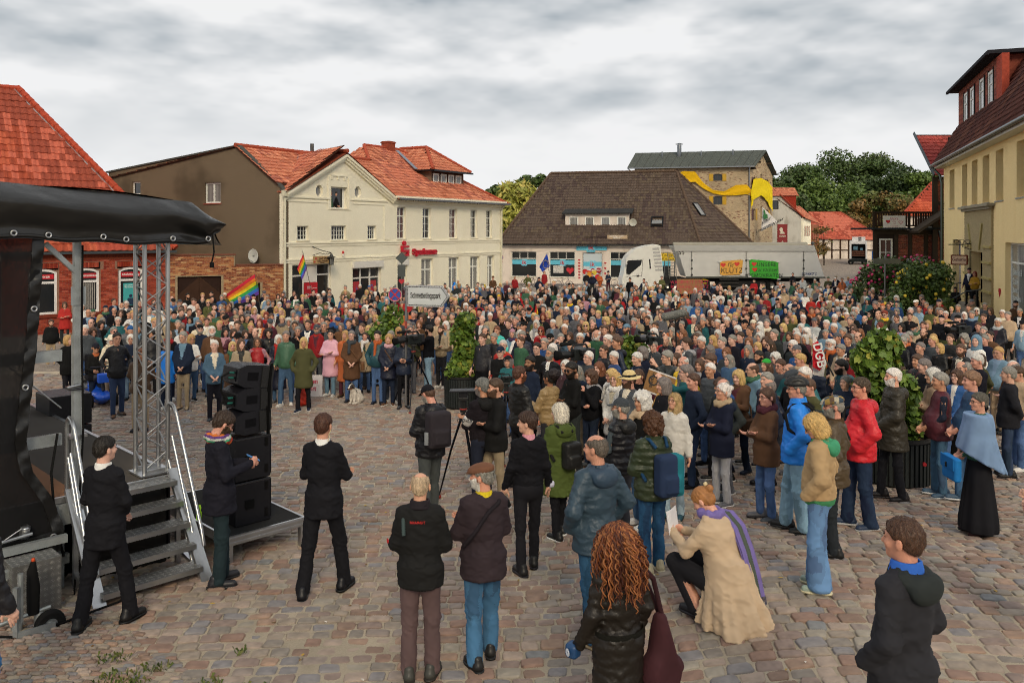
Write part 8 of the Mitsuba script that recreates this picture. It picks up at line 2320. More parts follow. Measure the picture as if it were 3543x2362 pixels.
for r in rows:
  o,f = r['o'],r['f']; sex = r['hs'] in 'blcpuw'
  d = dict(hair=r['hs'],hc=r['hc'],top=r['top'],sex=int(sex),H=r['H'],pose=o.get('P') or pr.choice(['cross','clasp','pocket','down','pocket','clasp','cross','down','back']))
  d['low'] = o.get('L') or pr.choice(LOWC); d['nod'] = pr.uniform(-6,9); d['yaw'] = pr.uniform(-16,16)
  if 's' in f: d['gl'] = 's'
  elif 'g' in f: d['gl'] = 'g'
  if 'd' in f: d['beard'] = r['hc'] if r['hc'] != 'y' else 'n'
  if 'K' in f or 'Q' in o: d['skin'] = pr.choice(['#7a543f','#8a614a'])
  hat = hatc = None
  for kk in 'CFBD':
    if kk in o: hat,hatc = kk,o[kk]
  if 'X' in o: hat,hatc = o['X'].split('-')
  if hat: d['hat'],d['hatc'] = hat,hatc
  if hat == 'S' and hatc in ('#cdb482',): d['band'] = '#17171a'
  gar = 'jacket'
  if 'H' in o: d['shirt'] = o['H']; d['open'] = .055
  elif pr.random() < .25: d['shirt'] = pr.choice(['wh','gy','bk','lb','mr','cr']); d['open'] = pr.choice([.03,.045])
  if 'S' in o: d['scarf'] = o['S']; d['tail'] = pr.choice([0,.22,.3])
  elif pr.random() < .22: d['collar'] = r['top']
  if 'O' in o: d['hood'] = o['O'] if o['O'] in COL else r['top']
  elif pr.random() < .28: d['hood'] = r['top']
  if 'U' in o or pr.random() < .12: d['quilt'] = .012; d['w'] = .028; d['mat'] = 'shell_cloth'; gar = 'quilted jacket' if 'U' in o else gar
  elif pr.random() < .3: d['mat'] = 'shell_cloth'
  d['w'] = d.get('w',pr.choice([.014,.02,.026]))
  d['hem'] = float(o['E']) if 'E' in o else pr.choice([.86,.84,.80,.88] if not sex else [.86,.80,.74,.66])
  if d['hem'] < .7: gar = 'coat' if 'E' in o else gar; d['flare'] = .03
  if not sex and pr.random() < .3: d['belly'] = .03
  d['gar'] = gar.split()[-1]
  if 'Z' in o: d['shoe'] = o['Z']
  else: d['shoe'] = pr.choice(['bk','bk','bn','gy','nv','wh'])
  if d['shoe'] == 'wh' or pr.random() < .25: d['sole'] = '#c9c6c0'
  if 'V' in o: d['vest'] = True; d['sleeve'] = o['V']; gar = 'vest'; d['gar'] = 'vest'; d['quilt'] = .012
  if 'Y2' in o: d['yoke'] = o['Y2']; d['yz'] = 1.22
  if o.get('K') == '1' and r['y'] > 40: d['H'] = r['H']
  d['wid'] = pr.uniform(.93,1.12)
  r['d'] = d
  hcn = HCOL[r['hc']][0]
  base = f"person in {cname(r['top'])} {gar}"
  hairw = HSTY[r['hs']].format(hcn)
  bits = []
  if hat: bits.append(HATN[hat].format(cname(hatc)))
  else: bits.append(hairw)
  if 's' in f: bits.append('sunglasses')
  elif 'g' in f: bits.append('glasses')
  if 'd' in f: bits.append('beard')
  if 'S' in o: bits.append(cname(o['S'])+' scarf')
  lab = base+' with '+', '.join(bits[:-1])+(' and ' if len(bits) > 1 else '')+bits[-1] if len(bits) > 1 else base+' with '+bits[0]
  if 'P' in o: lab += ', '+POSN.get(o['P'],'') if POSN.get(o['P']) else ''
  r['lab'] = lab; r['short'] = (HATN[hat].format(cname(hatc)) if hat else hairw,cname(r['top'])+' '+gar)
NKEEP = 300-34
keep,far_ = rows[:NKEEP],rows[NKEEP:]
P2 = np.array([(r['x'],r['y']) for r in keep]); used_ = {}
for r in keep: used_.setdefault(r['lab'],[]).append(r)
taken = {k for k,v in used_.items() if len(v) == 1}
hair_of = lambda s: s[0] if s[0].split()[0] in ('a',) else s[0]
for lab,v in used_.items():
  if len(v) == 1: continue
  for r in v:
    dd = np.hypot(P2[:,0]-r['x'],P2[:,1]-r['y']); best = None
    core_ = lab if len(lab.split()) <= 8 else ' '.join(lab.replace(' and glasses','').replace(', glasses and',' and').split()[:9])
    for j in np.argsort(dd)[1:14]:
      q = keep[j]; rel = 'behind' if r['y']-q['y'] > .55 else 'in front of' if q['y']-r['y'] > .55 else 'beside'
      for tail in (f"{q['short'][1]}",f"{q['short'][0]} over {q['short'][1]}"):
        c = f"{core_}, {rel} {tail}"
        if len(c.split()) <= 16 and c not in taken: best = c; break
      if best: break
    r['lab'] = best or f"{core_}, {dd[np.argsort(dd)[1]]:.1f}"
    taken.add(r['lab'])
for r in keep:
  d = r['d']; d['lod'] = 1 if r['y'] < 16.5 else 2
  if r['y'] > 27: d['hide'] = 1
  k,X,XH = person(r['x'],r['y'],(math.sin(r['a']),math.cos(r['a'])),r['lab'],d,'spectators in the square')
  if 'J' in r['o']:
    stp,b = strap(); cc = pk(r['o']['J']) if r['o']['J'][0] == '#' else shade_of(r['o']['J'])
    kb = solo('shoulder_bag',cname(r['o']['J'])+' shoulder bag worn by the '+' '.join(r['lab'].replace(',','').split()[:8]),'bag',b,'fabric',cc,True,xf=X); put('strap',stp,'fabric',cc,True,kb,xf=X)
  if r['o'].get('P') == 'phone':
    solo('phone','dark phone in the hands of the '+' '.join(r['lab'].replace(',','').split()[:9]),'phone',rbox(.072,.012,.145,.006,1),'gloss','#16171a',30,xf=X @ xform(np.array([[1,0,0],[0,.5,-.866],[0,.866,.5]]),(.0,.335,1.24)))
sink = []
for r in far_:
  d = r['d']; d['lod'] = 3; d['hide'] = 1
  person(r['x'],r['y'],(math.sin(r['a']),math.cos(r['a'])),'',d,sink=sink)
labels['crowd'] = {'label': 'dense crowd of spectators filling the far side of the square up to the houses','category': 'crowd','kind': 'stuff'}
for m_,nm in (('skin','bodies'),('hair','hair'),('fabric','clothing')):
  ms = [(V,F) for a,V,F,c in sink if a == m_]; put(nm,cat(*ms),m_,np.concatenate([c for a,V,F,c in sink if a == m_]),True,'crowd',kind='stuff')
# ---------------------------------------------------------------- people in front, one by one
def hd(deg): return math.sin(math.radians(deg)),math.cos(math.radians(deg))

def collar_ring(k,X,col,tilt=0.0,name='shirt_collar'):
  put(name,collar(False,.010),'fabric',pk(col),True,k,xf=X @ xform(np.eye(3)*.86,(0,-.004,.215)))

def ears(k,XH,skin): pass

BKS = '#15151a'
k,X,XH = person(-3.88,7.99,hd(12),'guard in black suit seen from behind at the foot of the stage stairs',dict(lod=0,pose='clasp',stance=3,top=BKS,hem=.74,flare=.004,w=.016,low='#131317',tw=.020,hair='s',hc='k',H=1.80,shoe='#101012',sole='#0c0c0d',yaw=-22,gar='suit_jacket'))
collar_ring(k,X,'#d8d6d2')
k,X,XH = person(-1.97,8.76,hd(8),'guard in black suit with cropped auburn hair standing alone on the cobbles',dict(lod=0,pose='cross',stance=3,top='#141418',hem=.76,flare=.012,w=.016,low='#121216',tw=.020,hair='s',hc='#4a2c1c',H=1.88,shoe='#0f0f11',sole='#0c0c0d',yaw=-6,gar='suit_jacket'))
collar_ring(k,X,'#dcdad6')
solo('earpiece','clear coiled earpiece lead on the neck of the lone guard','earpiece',tube([(.082,-.01,-.01),(.086,-.02,-.04),(.075,-.035,-.07),(.082,-.04,-.10),(.07,-.05,-.14)],.004,5),'paint','#c8b88a',True,xf=XH)
k,X,XH = person(-3.15,9.02,hd(62),'person in dark coat and rainbow scarf looking down at a phone beside the loudspeakers',dict(lod=0,pose='phone',stance=2,top='#1a1a22',hem=.74,flare=.015,w=.020,low='#1c2b33',tw=.018,hair='v',hc='#34261c',H=1.86,shoe='#222226',sole='#17171a',nod=28,yaw=6,gl='s',beard='#3a2a1e',gar='coat'))
sc = scarf(0,.013); cz = sc[0][tri(sc[1])].mean(1); a_ = np.arctan2(cz[:,0],cz[:,1]); pal = np.array([pk(c) for c in ('#b85a2a','#b03a30','#3f8f6a','#b7b4ae','#5a3a72','#c06a2e')])
put('rainbow_scarf',sc,'fabric',pal[np.clip(((cz[:,2]-1.43)*42+1.2*np.sin(a_)).astype(int),0,5)],True,k,xf=X)
solo('phone','blue-lit phone held by the person in the rainbow scarf','phone',rbox(.072,.012,.145,.006,1),'gloss','#3a78b0',30,xf=X @ xform(np.array([[1,0,0],[0,.5,-.866],[0,.866,.5]]),(.0,.335,1.24)))
k,X,XH = person(-.77,7.04,hd(2),'person with thin fair hair in black fleece and mauve trousers seen from behind',dict(lod=0,pose='phone',stance=0,top='#1a181a',hem=.80,w=.030,low='#5a4a48',tw=.022,hair='x',hc='#b09a80',H=1.72,shoe='#3c3a34',sole='#2a2824',skin='#c8967c',nod=6,gar='fleece_jacket',belly=.0))
put('collar',collar(False,.012),'fabric','#201e20',True,k,xf=X @ xform(np.eye(3)*1.05,(0,0,-.055)))
put('strap',tube([(-.135,-.02,1.44),(-.13,-.10,1.38),(-.12,-.135,1.26)],.016,6),'fabric','#3c464a',True,k,xf=X)
put('emblem',place(text('MAMMUT',.020,.003,True),(0,-.158,1.37),(1,0,0),(0,-.10,1),(0,-1,-.1)),'paint','#b02a2a',False,k,xf=X)
put('sleeve_badge',place(prism(Point(0,0).buffer(.022),.004),(-.262,-.09,1.20),(.5,-.86,0),(0,0,1),(-.86,-.5,0)),'paint','#b02a2a',False,k,xf=X)
k,X,XH = person(-.25,7.29,hd(-18),'white-bearded person in brown flat cap, plum jacket and blue jeans',dict(lod=0,pose='cross',stance=1,top='#33262e',hem=.76,w=.032,low='#3f6688',tw=.024,hair='v',hc='g',H=1.74,shoe='#1c1b1c',sole='#19181a',yaw=52,beard='w',hat='F',hatc='#6a4a36',skin='#c78f78',gar='jacket',flare=.01))
put('yellow_collar',collar(False,.012),'fabric','#c8b020',True,k,xf=X @ xform(np.eye(3)*.9,(0,-.002,.15)))
put('strap',tube([(.15,-.02,1.455),(.10,-.12,1.42),(.0,-.155,1.36),(-.12,-.16,1.20),(-.20,-.10,1.08)],.020,6),'fabric','#1c1a1c',True,k,xf=X)
k,X,XH = person(.18,9.40,hd(-14),'young person in black jumper with pink collar looking toward the stage',dict(lod=0,pose='down',stance=1,top='#0f0f12',hem=.84,w=.016,low='#16171c',hair='v',hc='#3a281c',H=1.78,shoe='#17161a',sole='#100f10',yaw=62,gar='jumper'))
collar_ring(k,X,'#c98a96')
put('cuff',tube([(.268,.045,.95),(.272,.05,.905)],.046,10),'fabric','#b8b8c8',True,k,xf=X)
k,X,XH = person(.76,7.57,hd(-30),'balding person in slate blue hooded jacket and jeans with hands in pockets',dict(lod=0,pose='pocket',stance=1,top='#2b3d4e',mat='shell_cloth',hem=.78,w=.034,low='#2b5070',tw=.02,hair='x',hc='#5a5048',H=1.86,shoe='#7d6244',sole='#a08a6a',yaw=30,hood='#2e4152',skin='#c08a72',gar='jacket',flare=.015))
put('reflective_strip',tube([(-.225,-.075,1.235),(-.262,-.03,1.215),(-.275,.02,1.20)],.006,5),'paint','#c4c6c8',True,k,xf=X)
# curly-haired reporter at the front edge
k,X,XH = person(.72,5.70,hd(-22),'person with long curly auburn hair in black quilted coat holding a blue microphone',dict(lod=0,pose='pocket',arms=[((.205,-.03,1.16),(.20,.06,.93)),((-.21,-.02,1.15),(-.235,.12,.90))],hands=(0,1),stance=0,top='#17130f',mat='shell_cloth',hem=.30,flare=.01,w=.018,quilt=.008,low='#1a1a1e',hair='s',hc='#5a2f1a',sex=1,H=1.70,yaw=10,gar='coat'))

def curls(n=430,seed=5):
  """Corkscrew locks falling from the crown to below the shoulder blades."""
  r = np.random.default_rng(seed); out,col = [],[]
  cc = [pk(c) for c in ('#4a2413','#5c2f18','#6e3c1e','#83502a','#3d1d10','#965f34')]
  for i in range(n):
    th = r.uniform(-2.55,2.55); ph = r.uniform(.02,1.45)
    root = A(.096*math.sin(th)*math.sin(ph),-.014-.115*math.cos(th)*math.sin(ph),.03+.112*math.cos(ph))
    if root[1] > .05 and root[2] < .07: continue
    L = r.uniform(.34,.50)*(1 if abs(th) < 1.9 else .8); out_w = r.uniform(.03,.10)
    m = 26; t = np.linspace(0,1,m); d = A(math.sin(th),-math.cos(th),0)
    base = root+d*(out_w*np.sin(np.minimum(t*2.2,1.57))+.02*t)[:,None]-A(0,0,1)*(L*t ** 1.25)[:,None]+A(0,0,.03)*np.sin(t*3.1)[:,None]
    R = r.uniform(.007,.018)*np.clip(t*4,.15,1); w = r.uniform(30,44); p0 = r.random()*6.28
    base = base+np.stack([R*np.cos(w*t+p0),R*np.sin(w*t+p0),0*t],1)
    V,F = tube(base,np.linspace(.0075,.0035,m)*r.uniform(.8,1.25),5); out.append((V,F)); col.append(np.full(len(F),cc[r.integers(0,6)]))
  return cat(*out),np.concatenate(col)

cm,cc_ = curls(); put('curls',cm,'hair',cc_,True,k,xf=XH); put('under_hair',hair('l',.014),'hair','#4a2614',True,k,xf=XH)
put('belt_seam',lathe([(.182,1.0),(.186,1.02),(.182,1.04)],24,(0,0,0)),'fabric','#0f0c0a',True,k,xf=X @ xform(np.diag([1.0,.78,1.0]),(0,-.01,.0)))
put('ear_clip',rbox(.03,.05,.07,.012,1),'paint','#b05a6a',30,k,xf=XH @ xform(np.eye(3),(-.09,.0,-.03)))
mk = thing('reporter_microphone','blue cube-shaped windshield microphone in the curly-haired reporter\'s hand','microphone'); c = (-.265,.17,.84)
put('windshield',rbox(.10,.10,.11,.035,2),'paint','#1c3f66',30,mk,xf=X @ xform(rotz(.5),c)); put('handle',tube([(-.26,.155,.89),(-.24,.11,.95)],.018,8),'paint','#17181c',True,mk,xf=X)
put('badge',place(prism(Point(0,0).buffer(.026).difference(Point(.004,0).buffer(.010)),.004),A(*c)+A(-.052,-.02,0),(0,1,0),(0,0,1),(-1,0,0)),'paint','#b8c0cc',False,mk,xf=X)
bg = thing('tote_bag','large soft maroon leather bag hanging from the curly-haired person\'s shoulder','bag')
V,F = snet(lambda P: smax(smin(rc(P,(0,0,.0),(0,0,-.36),.05,.15),ell(P,(0,0,-.40),(.19,.10,.12)),.08)+.012*np.sin(P[:,0]*40+P[:,2]*9),np.maximum(-.48-P[:,2],(np.abs(P[:,1])-.09)),.02),(-.26,-.16,-.55),(.26,.16,.10),.016)
put('sack',(V,F),'fabric','#3a1b20',True,bg,xf=X @ xform(rotz(.3),(.33,-.04,1.05))); put('strap',cat(tube([(.16,-.02,1.46),(.25,-.06,1.35),(.33,-.04,1.08)],.02,6),tube([(.15,.03,1.45),(.24,.05,1.33),(.33,.0,1.08)],.018,6)),'fabric','#33181c',True,bg,xf=X)
# hooded person at the near corner
k,X,XH = person(2.20,4.72,hd(-34),'person in charcoal hooded fleece with bright blue collar at the near edge',dict(lod=0,pose='pocket',arms=[((.215,-.05,1.16),(.19,.10,1.0)),((-.215,-.05,1.16),(-.19,.10,1.0))],stance=0,top='#25282b',hem=.80,w=.026,low='#1c222c',hair='s',hc='#4a3322',H=1.83,yaw=10,hood='#282b2e',skin='#c48a72',gar='hooded_jacket'))
put('blue_collar',collar(False,.011),'fabric','#2f62b8',True,k,xf=X @ xform(np.eye(3)*.92,(0,-.004,.145)))
# fleece, helmet, leather, red jacket, poncho and their neighbours
k,X,XH = person(2.92,7.97,hd(-62),'blonde person in beige teddy fleece with green hem and wide blue jeans',dict(lod=0,pose='pocket',stance=0,top='#a88b68',hem=.86,w=.044,hemc='#3f7d56',low='#5d7fa6',lf=.05,tw=.02,hair='b',hc='#c9a56a',sex=1,H=1.68,shoe='#8a9a8e',sole='#c4bca0',nod=26,yaw=18,gl='s',hood='#3f8a66',gar='fleece_jacket'))
k,X,XH = person(3.43,10.1,hd(-72),'cyclist in bright blue jacket and black helmet with faded patched jeans',dict(lod=0,pose='pocket',stance=1,top='#1b7bd6',mat='shell_cloth',hem=.80,w=.036,low='#7d9db0',tw=.03,hair='s',hc='g',H=1.84,shoe='#18181a',sole='#202022',nod=4,yaw=8,gl='g',beard=None,hat='H',hatc='#1b1c1e',skin='#c48a74',gar='jacket'))
put('collar',collar(False,.013),'shell_cloth','#1b7bd6',True,k,xf=X @ xform(np.eye(3)*1.0,(0,0,.03)))
pb_,ps_ = backpack(.022); kb = solo('rucksack','black rucksack on the cyclist in the bright blue jacket','backpack',pb_,'fabric','#1a1b1d',True,xf=X @ xform(np.diag([.8,.8,.8]),(0,-.02,.24))); put('strap',ps_,'fabric','#161618',True,kb,xf=X)
k,X,XH = person(3.45,9.0,hd(-60),'person in patchwork flat cap and worn brown leather jacket',dict(lod=0,pose='pocket',stance=0,top='#4a3826',mat='shell_cloth',hem=.78,w=.030,low='#23262c',hair='z',hc='g',H=1.72,gl='g',beard='g',hat='F',hatc='#6a5a3a',patch=['#4a5260','#8a7440','#5a4a38','#a8a08a','#3c4a56','#6a5a2e'],collar='#43321f',skin='#c48c76',gar='leather_jacket',yaw=18))
k,X,XH = person(4.28,10.3,hd(-84),'stout person in bright red rain jacket and dark blue jeans',dict(lod=0,pose='pocket',stance=1,top='#c4242a',mat='shell_cloth',hem=.80,w=.040,belly=.05,low='#1d2c42',tw=.028,hair='s',hc='#4a382c',H=1.84,shoe='#26364e',sole='#a8a8a8',gl='g',hood='#b5222a',skin='#c88a74',gar='rain_jacket',yaw=6))
put('strap',tube([(.10,-.10,1.46),(.05,.16,1.38),(-.06,.22,1.22),(-.18,.17,1.06)],.018,6),'fabric','#17171a',True,k,xf=X)
k,X,XH = person(5.45,12.0,hd(-86),'bald white-bearded person in long dark brown parka beside the big planter',dict(lod=0,pose='clasp',stance=1,top='#2c261f',mat='shell_cloth',hem=.68,flare=.02,w=.042,low='#16171b',hair='z',hc='w',H=1.88,beard='w',hood='#2c261f',shoe='#1c1a1a',gar='parka',skin='#cf9c84'))
k,X,XH = person(5.55,9.97,hd(-76),'grey-haired person in pale blue knitted poncho and long black skirt',dict(lod=0,pose='clasp',arms=[((.19,.05,1.15),(.05,.20,.98)),((-.19,.05,1.15),(-.05,.20,.97))],stance=0,top='#2a5a48',hem=.86,w=.004,skirt=.12,len=.06,low='#141416',hair='s',hc='#57504a',sex=1,H=1.68,gl='g',shoe='#3a1a1c',sole='#17171a',gar='jumper',skin='#c38d76',yaw=12))
V,F = snet(lambda P: smax(smin(ell(P,(0,-.02,1.36),(.20,.15,.20)),(np.hypot(P[:,0]/(.20+.22*np.clip(1.42-P[:,2],0,1)),(P[:,1]-.02)/(.15+.24*np.clip(1.42-P[:,2],0,1)))-1)*.2+.016*np.sin(np.arctan2(P[:,0],P[:,1])*8+P[:,2]*5)*np.clip(1.5-P[:,2],0,1)*2,.06),np.maximum(.86+.55*np.clip(P[:,1]+.12,-.3,.5)-P[:,2],P[:,2]-1.49),.01),(-.5,-.45,.55),(.5,.45,1.56),.018)
put('poncho',(V,F),'fabric','#6f87a6',True,k,xf=X)
kb = solo('messenger_bag','bright blue messenger bag held in front of the person in the poncho','bag',rbox(.36,.10,.30,.04,2),'fabric','#1b6fb0',True,xf=X @ xform(rotz(.2),(.02,.30,.80))); put('flap',rbox(.34,.02,.16,.009,1),'fabric','#1a68a6',True,kb,xf=X @ xform(rotz(.2),(.01,.355,.87))); put('buckle',rbox(.03,.015,.06,.005,1),'paint','#15171a',False,kb,xf=X @ xform(rotz(.2),(.01,.37,.84)))
k,X,XH = person(6.46,11.8,hd(-82),'person with combed-back hair in blue quilted vest over plaid shirt',dict(lod=1,pose='clasp',stance=1,top='#22405c',vest=True,quilt=.010,sleeve='#1f2632',hem=.84,w=.034,low='#3f5f80',hair='v',hc='#7a5f48',H=1.83,shoe='#3a5068',sole='#c4c4c4',mat='shell_cloth',gar='vest',belly=.03))
k,X,XH = person(6.25,12.25,hd(-80),'grey-haired person in maroon quilted vest with dark plaid sleeves',dict(lod=1,pose='clasp',stance=0,top='#52202a',vest=True,quilt=.010,sleeve='#1c2432',hem=.82,w=.034,low='#44607c',hair='s',hc='g',H=1.80,shoe='#3a5068',sole='#c4c4c4',mat='shell_cloth',gar='vest',belly=.03))
k,X,XH = person(6.72,13.4,hd(-84),'person with swept white hair in beige jumper and trousers, arms folded',dict(lod=1,pose='cross',stance=0,top='#9a8470',hem=.72,w=.026,low='#857464',hair='b',hc='w',sex=1,H=1.78,shoe='#4a4442',sole='#8a8a88',collar='#4a3c34',gar='jumper'))
k,X,XH = person(8.05,13.6,hd(-60),'dark-clad person at the edge of the square holding hands behind the back',dict(lod=1,pose='back',stance=0,top='#18181c',hem=.80,w=.03,low='#2a3a50',hair='s',hc='g',H=1.78,gar='jacket'))
# the group round the cameras
k,X,XH = person(-1.12,11.5,hd(-30),'person in black cap and rain jacket with a charcoal rucksack checking a phone',dict(lod=0,pose='phone',stance=1,top='#151517',mat='shell_cloth',hem=.80,w=.036,low='#43464a',tw=.024,hair='z',hc='n',H=1.80,hat='C',hatc='#151517',nod=24,yaw=20,beard='g',shoe='#1c1c1e',gar='rain_jacket',hood='#151517',skin='#c48c76'))
pb_,ps_ = backpack(.020); kb = solo('rucksack','charcoal rucksack on the back of the person in the black cap','backpack',pb_,'fabric','#2a292b',True,xf=X); put('strap',ps_,'fabric','#1a1a1c',True,kb,xf=X); put('bottle',tube([(-.17,-.26,1.02),(-.17,-.26,1.18)],.035,8),'paint','#7d8288',True,kb,xf=X)
solo('phone','phone in the hand of the person with the charcoal rucksack','phone',rbox(.072,.012,.145,.006,1),'gloss','#24282e',30,xf=X @ xform(np.array([[1,0,0],[0,.5,-.866],[0,.866,.5]]),(.0,.335,1.24)))
k,X,XH = person(-.42,11.9,hd(-38),'reporter with wavy grey hair in black hoodie with white armband',dict(lod=0,pose='cross',stance=0,top='#161517',hem=.84,w=.030,low='#1c2130',tw=.02,hair='v',hc='#6c6a68',H=1.82,yaw=24,beard='g',hood='#181719',gar='hoodie'))
put('armband',tube([(-.215,.01,1.235),(-.232,.055,1.165)],.071,12),'fabric','#c4c2be',True,k,xf=X)
put('lettering',place(text('ORDNER',.045,.003,True),(-.295,.005,1.20),(.35,-.93,.1),(.3,0,.95),(-.9,-.35,.25)),'paint','#1a1a1c',False,k,xf=X)
mk = thing('hand_microphone','hand microphone with silver mesh head in the hoodie reporter\'s fist','microphone'); put('head',trimesh.creation.icosphere(subdivisions=2,radius=.032),'metal','#8a8a8c',True,mk,xf=X @ xform(np.eye(3),(.24,.24,1.20))); put('handle',tube([(.21,.22,1.17),(.05,.19,1.08)],.018,8),'paint','#17171a',True,mk,xf=X)
k,X,XH = person(.12,12.9,hd(58),'guard in black leather jacket and sunglasses standing among the camera crew',dict(lod=0,pose='clasp',stance=0,top='#161617',mat='shell_cloth',hem=.90,w=.034,low='#141418',hair='s',hc='#4e2f20',H=1.88,gl='s',beard='#5a3624',collar='#161617',skin='#b8765c',gar='leather_jacket'))
k,X,XH = person(.60,13.6,hd(-50),'person with big curly dark bun in beige quilted jacket facing the stage',dict(lod=0,pose='hold',stance=0,top='#8f7552',quilt=.008,mat='shell_cloth',hem=.84,w=.030,low='#2a2c30',hair='u',hc='k',sex=1,H=1.72,skin='#8f6248',gar='jacket',yaw=4))
put('curly_bun',snet(lambda P: ell(P,(0,-.11,.075),(.105,.10,.10))+.03*(meshkit.noise(P*60)-.5),(-.15,-.25,-.06),(.15,.02,.2),.011),'hair','#1d1512',True,k,xf=XH)
k,X,XH = person(.60,10.5,hd(-28),'person with white bobbed hair in olive green parka and small black rucksack',dict(lod=0,pose='phone',stance=1,top='#465426',hem=.58,flare=.04,w=.034,low='#131316',hair='b',hc='#cfc9ba',sex=1,H=1.68,shoe='#17171a',sole='#d0d0cc',yaw=42,hood='#465426',gar='parka'))
pb_,ps_ = backpack(.024); kb = solo('rucksack','small black rucksack on the olive green parka','backpack',pb_,'shell_cloth','#18181a',True,xf=X @ xform(np.diag([.75,.8,.72]),(.04,-.03,.26))); put('strap',ps_,'fabric','#18181a',True,kb,xf=X)
k,X,XH = person(1.31,10.1,hd(-40),'grey-bearded person in grey cap and black puffer vest',dict(lod=0,pose='clasp',stance=0,top='#141416',vest=True,quilt=.016,sleeve='#3f474c',mat='shell_cloth',hem=.84,w=.046,low='#3f4144',tw=.022,hair='s',hc='g',H=1.74,gl='g',beard='g',hat='C',hatc='#3a3e42',hood='#161618',yaw=28,gar='puffer_vest'))
k,X,XH = person(1.50,8.95,hd(-22),'person with bushy reddish brown hair in dark green puffer jacket',dict(lod=0,pose='phone',stance=0,top='#2c3520',quilt=.012,mat='shell_cloth',hem=.82,w=.036,low='#24466c',lf=.012,hair='c',hc='#4a2a18',sex=1,H=1.70,shoe='#b5ab8a',sole='#c8c2a8',collar='#2c3520',gar='puffer_jacket',yaw=20))
pb_,ps_ = backpack(.022); kb = solo('rucksack','navy and teal rucksack hanging on the dark green puffer jacket','backpack',pb_,'fabric',np.where(pb_[0][tri(pb_[1])].mean(1)[:,0] > .06,pk('#1d6a78'),pk('#22304c')),True,xf=X @ xform(np.diag([.95,.9,.95]),(.06,-.02,-.02))); put('strap',ps_,'fabric','#1a3a5a',True,kb,xf=X)
k,X,XH = person(2.12,11.0,hd(-148),'person with long blonde hair and glasses in white hooded jacket looking up',dict(lod=0,pose='down',stance=0,top='#c0bcb6',hem=.84,w=.028,low='#8aa0ac',hair='l',hc='#a8895c',sex=1,H=1.62,gl='g',nod=-14,hood='#c4c0ba',shoe='#1c4450',sole='#17282c',yaw=-12,gar='jacket'))
# crouching person in the trench coat
k = thing('person','person in beige trench coat crouching on the cobbles to read a paper','person',None); CX,CY = 1.88,7.6
Xc = xform(rotz(math.radians(38)),(CX,CY,gz(CX,CY)),1.0)
HRc = np.array([[1,0,0],[0,math.cos(-.62),-math.sin(-.62)],[0,math.sin(-.62),math.cos(-.62)]])
XHc = Xc @ xform(rotz(.35) @ HRc,(-.02,.17,1.03),1.0)
hV,hF = head(.0065,1); hV = hV @ XHc[:3,:3].T+XHc[:3,3]; skc = pk('#cf9c84'); sh_l,sh_r = A(.15,.05,.82),A(-.15,.05,.82); el_,wl_,er_,wr_ = (.22,.18,.60),(.06,.44,.66),(-.22,.20,.60),(-.10,.46,.68)
hs_ = [hand_at(e,w,s,1,.006) for s,e,w in ((1,el_,wl_),(-1,er_,wr_))]
bodyc = cat(tube([(0,.12,.95),(0,.02,.78),(0,-.06,.5),(0,-.08,.3)],[.05,.11,.12,.12],8),*[tube([(.09*s,-.08,.30),(.13*s,.36,.42),(.12*s,.10,.05)],[.08,.065,.045],8) for s in (1,-1)],*[tube([sh,e,w],[.045,.038,.026],6) for sh,e,w in ((sh_l,el_,wl_),(sh_r,er_,wr_))])
mm = cat((hV,hF),*[(h[0] @ Xc[:3,:3].T+Xc[:3,3],h[1]) for h in hs_],(bodyc[0] @ Xc[:3,:3].T+Xc[:3,3],bodyc[1]))
put(k,mm,'skin',skc,True)

def trench(P):
  d = ell(P,(0,.03,.74),(.185,.135,.20)); d = smin(d,rc(P,(0,.0,.72),(0,-.08,.34),.15,.19),.10)
  t = np.clip((.55-P[:,2])/.55,0,1); th = np.arctan2(P[:,0],-(P[:,1]+.10))
  k2 = (np.hypot(P[:,0]/(.17+.15*t),(P[:,1]+.12+.07*t)/(.17+.18*t))-1)*.22+.022*np.sin(th*9+P[:,2]*7+1.5*np.sin(th*3))*t+.010*np.sin(th*21+P[:,2]*11)*t+.03*(meshkit.noise(P*[9,9,6])-.5)
  d = smin(d,np.maximum(k2,P[:,2]-.58),.10)
  for sh,e,w in ((sh_l,el_,wl_),(sh_r,er_,wr_)): d = smin(d,smin(rc(P,sh,e,.068,.060),rc(P,e,w,.060,.046),.03),.04)
  d = smin(d,rc(P,(-.09,.06,.90),(.09,.06,.90),.055,.055),.05)
  fold = folds(P,.016)
  return smax(np.maximum(d+fold,.008-P[:,2]),np.minimum(P[:,1]-.22,.42-P[:,2]) if False else -9+0*P[:,2],.01)

put('trench_coat',snet(trench,(-.55,-.62,-.02),(.55,.58,1.02),.016),'fabric','#b8a288',True,k,xf=Xc)
put('trousers',snet(lambda P: np.minimum(*[smin(rc(P,(.09*s,-.02,.32),(.14*s,.40,.43),.095,.078),rc(P,(.14*s,.40,.43),(.12*s,.18,.06),.078,.06),.03) for s in (1,-1)]),(-.3,-.2,-.02),(.3,.55,.56),.018),'fabric','#17171b',True,k,xf=Xc)
for s in (1,-1): put('shoe',shoe()[0],'paint','#1a1a1c',True,k,xf=Xc @ xform(np.eye(3),(.12*s,.20,0)))
put('hair',hair('u',.008),'hair','#96683a',True,k,xf=XHc); put('hair_clip',rbox(.05,.03,.035,.012,1),'paint','#c8b48a',30,k,xf=XHc @ xform(np.eye(3),(.02,-.10,.115)))
st = [(.10,.12,.93),(.14,.02,.93),(.13,-.12,.84),(.12,-.22,.66),(.12,-.29,.46),(.12,-.34,.27)]
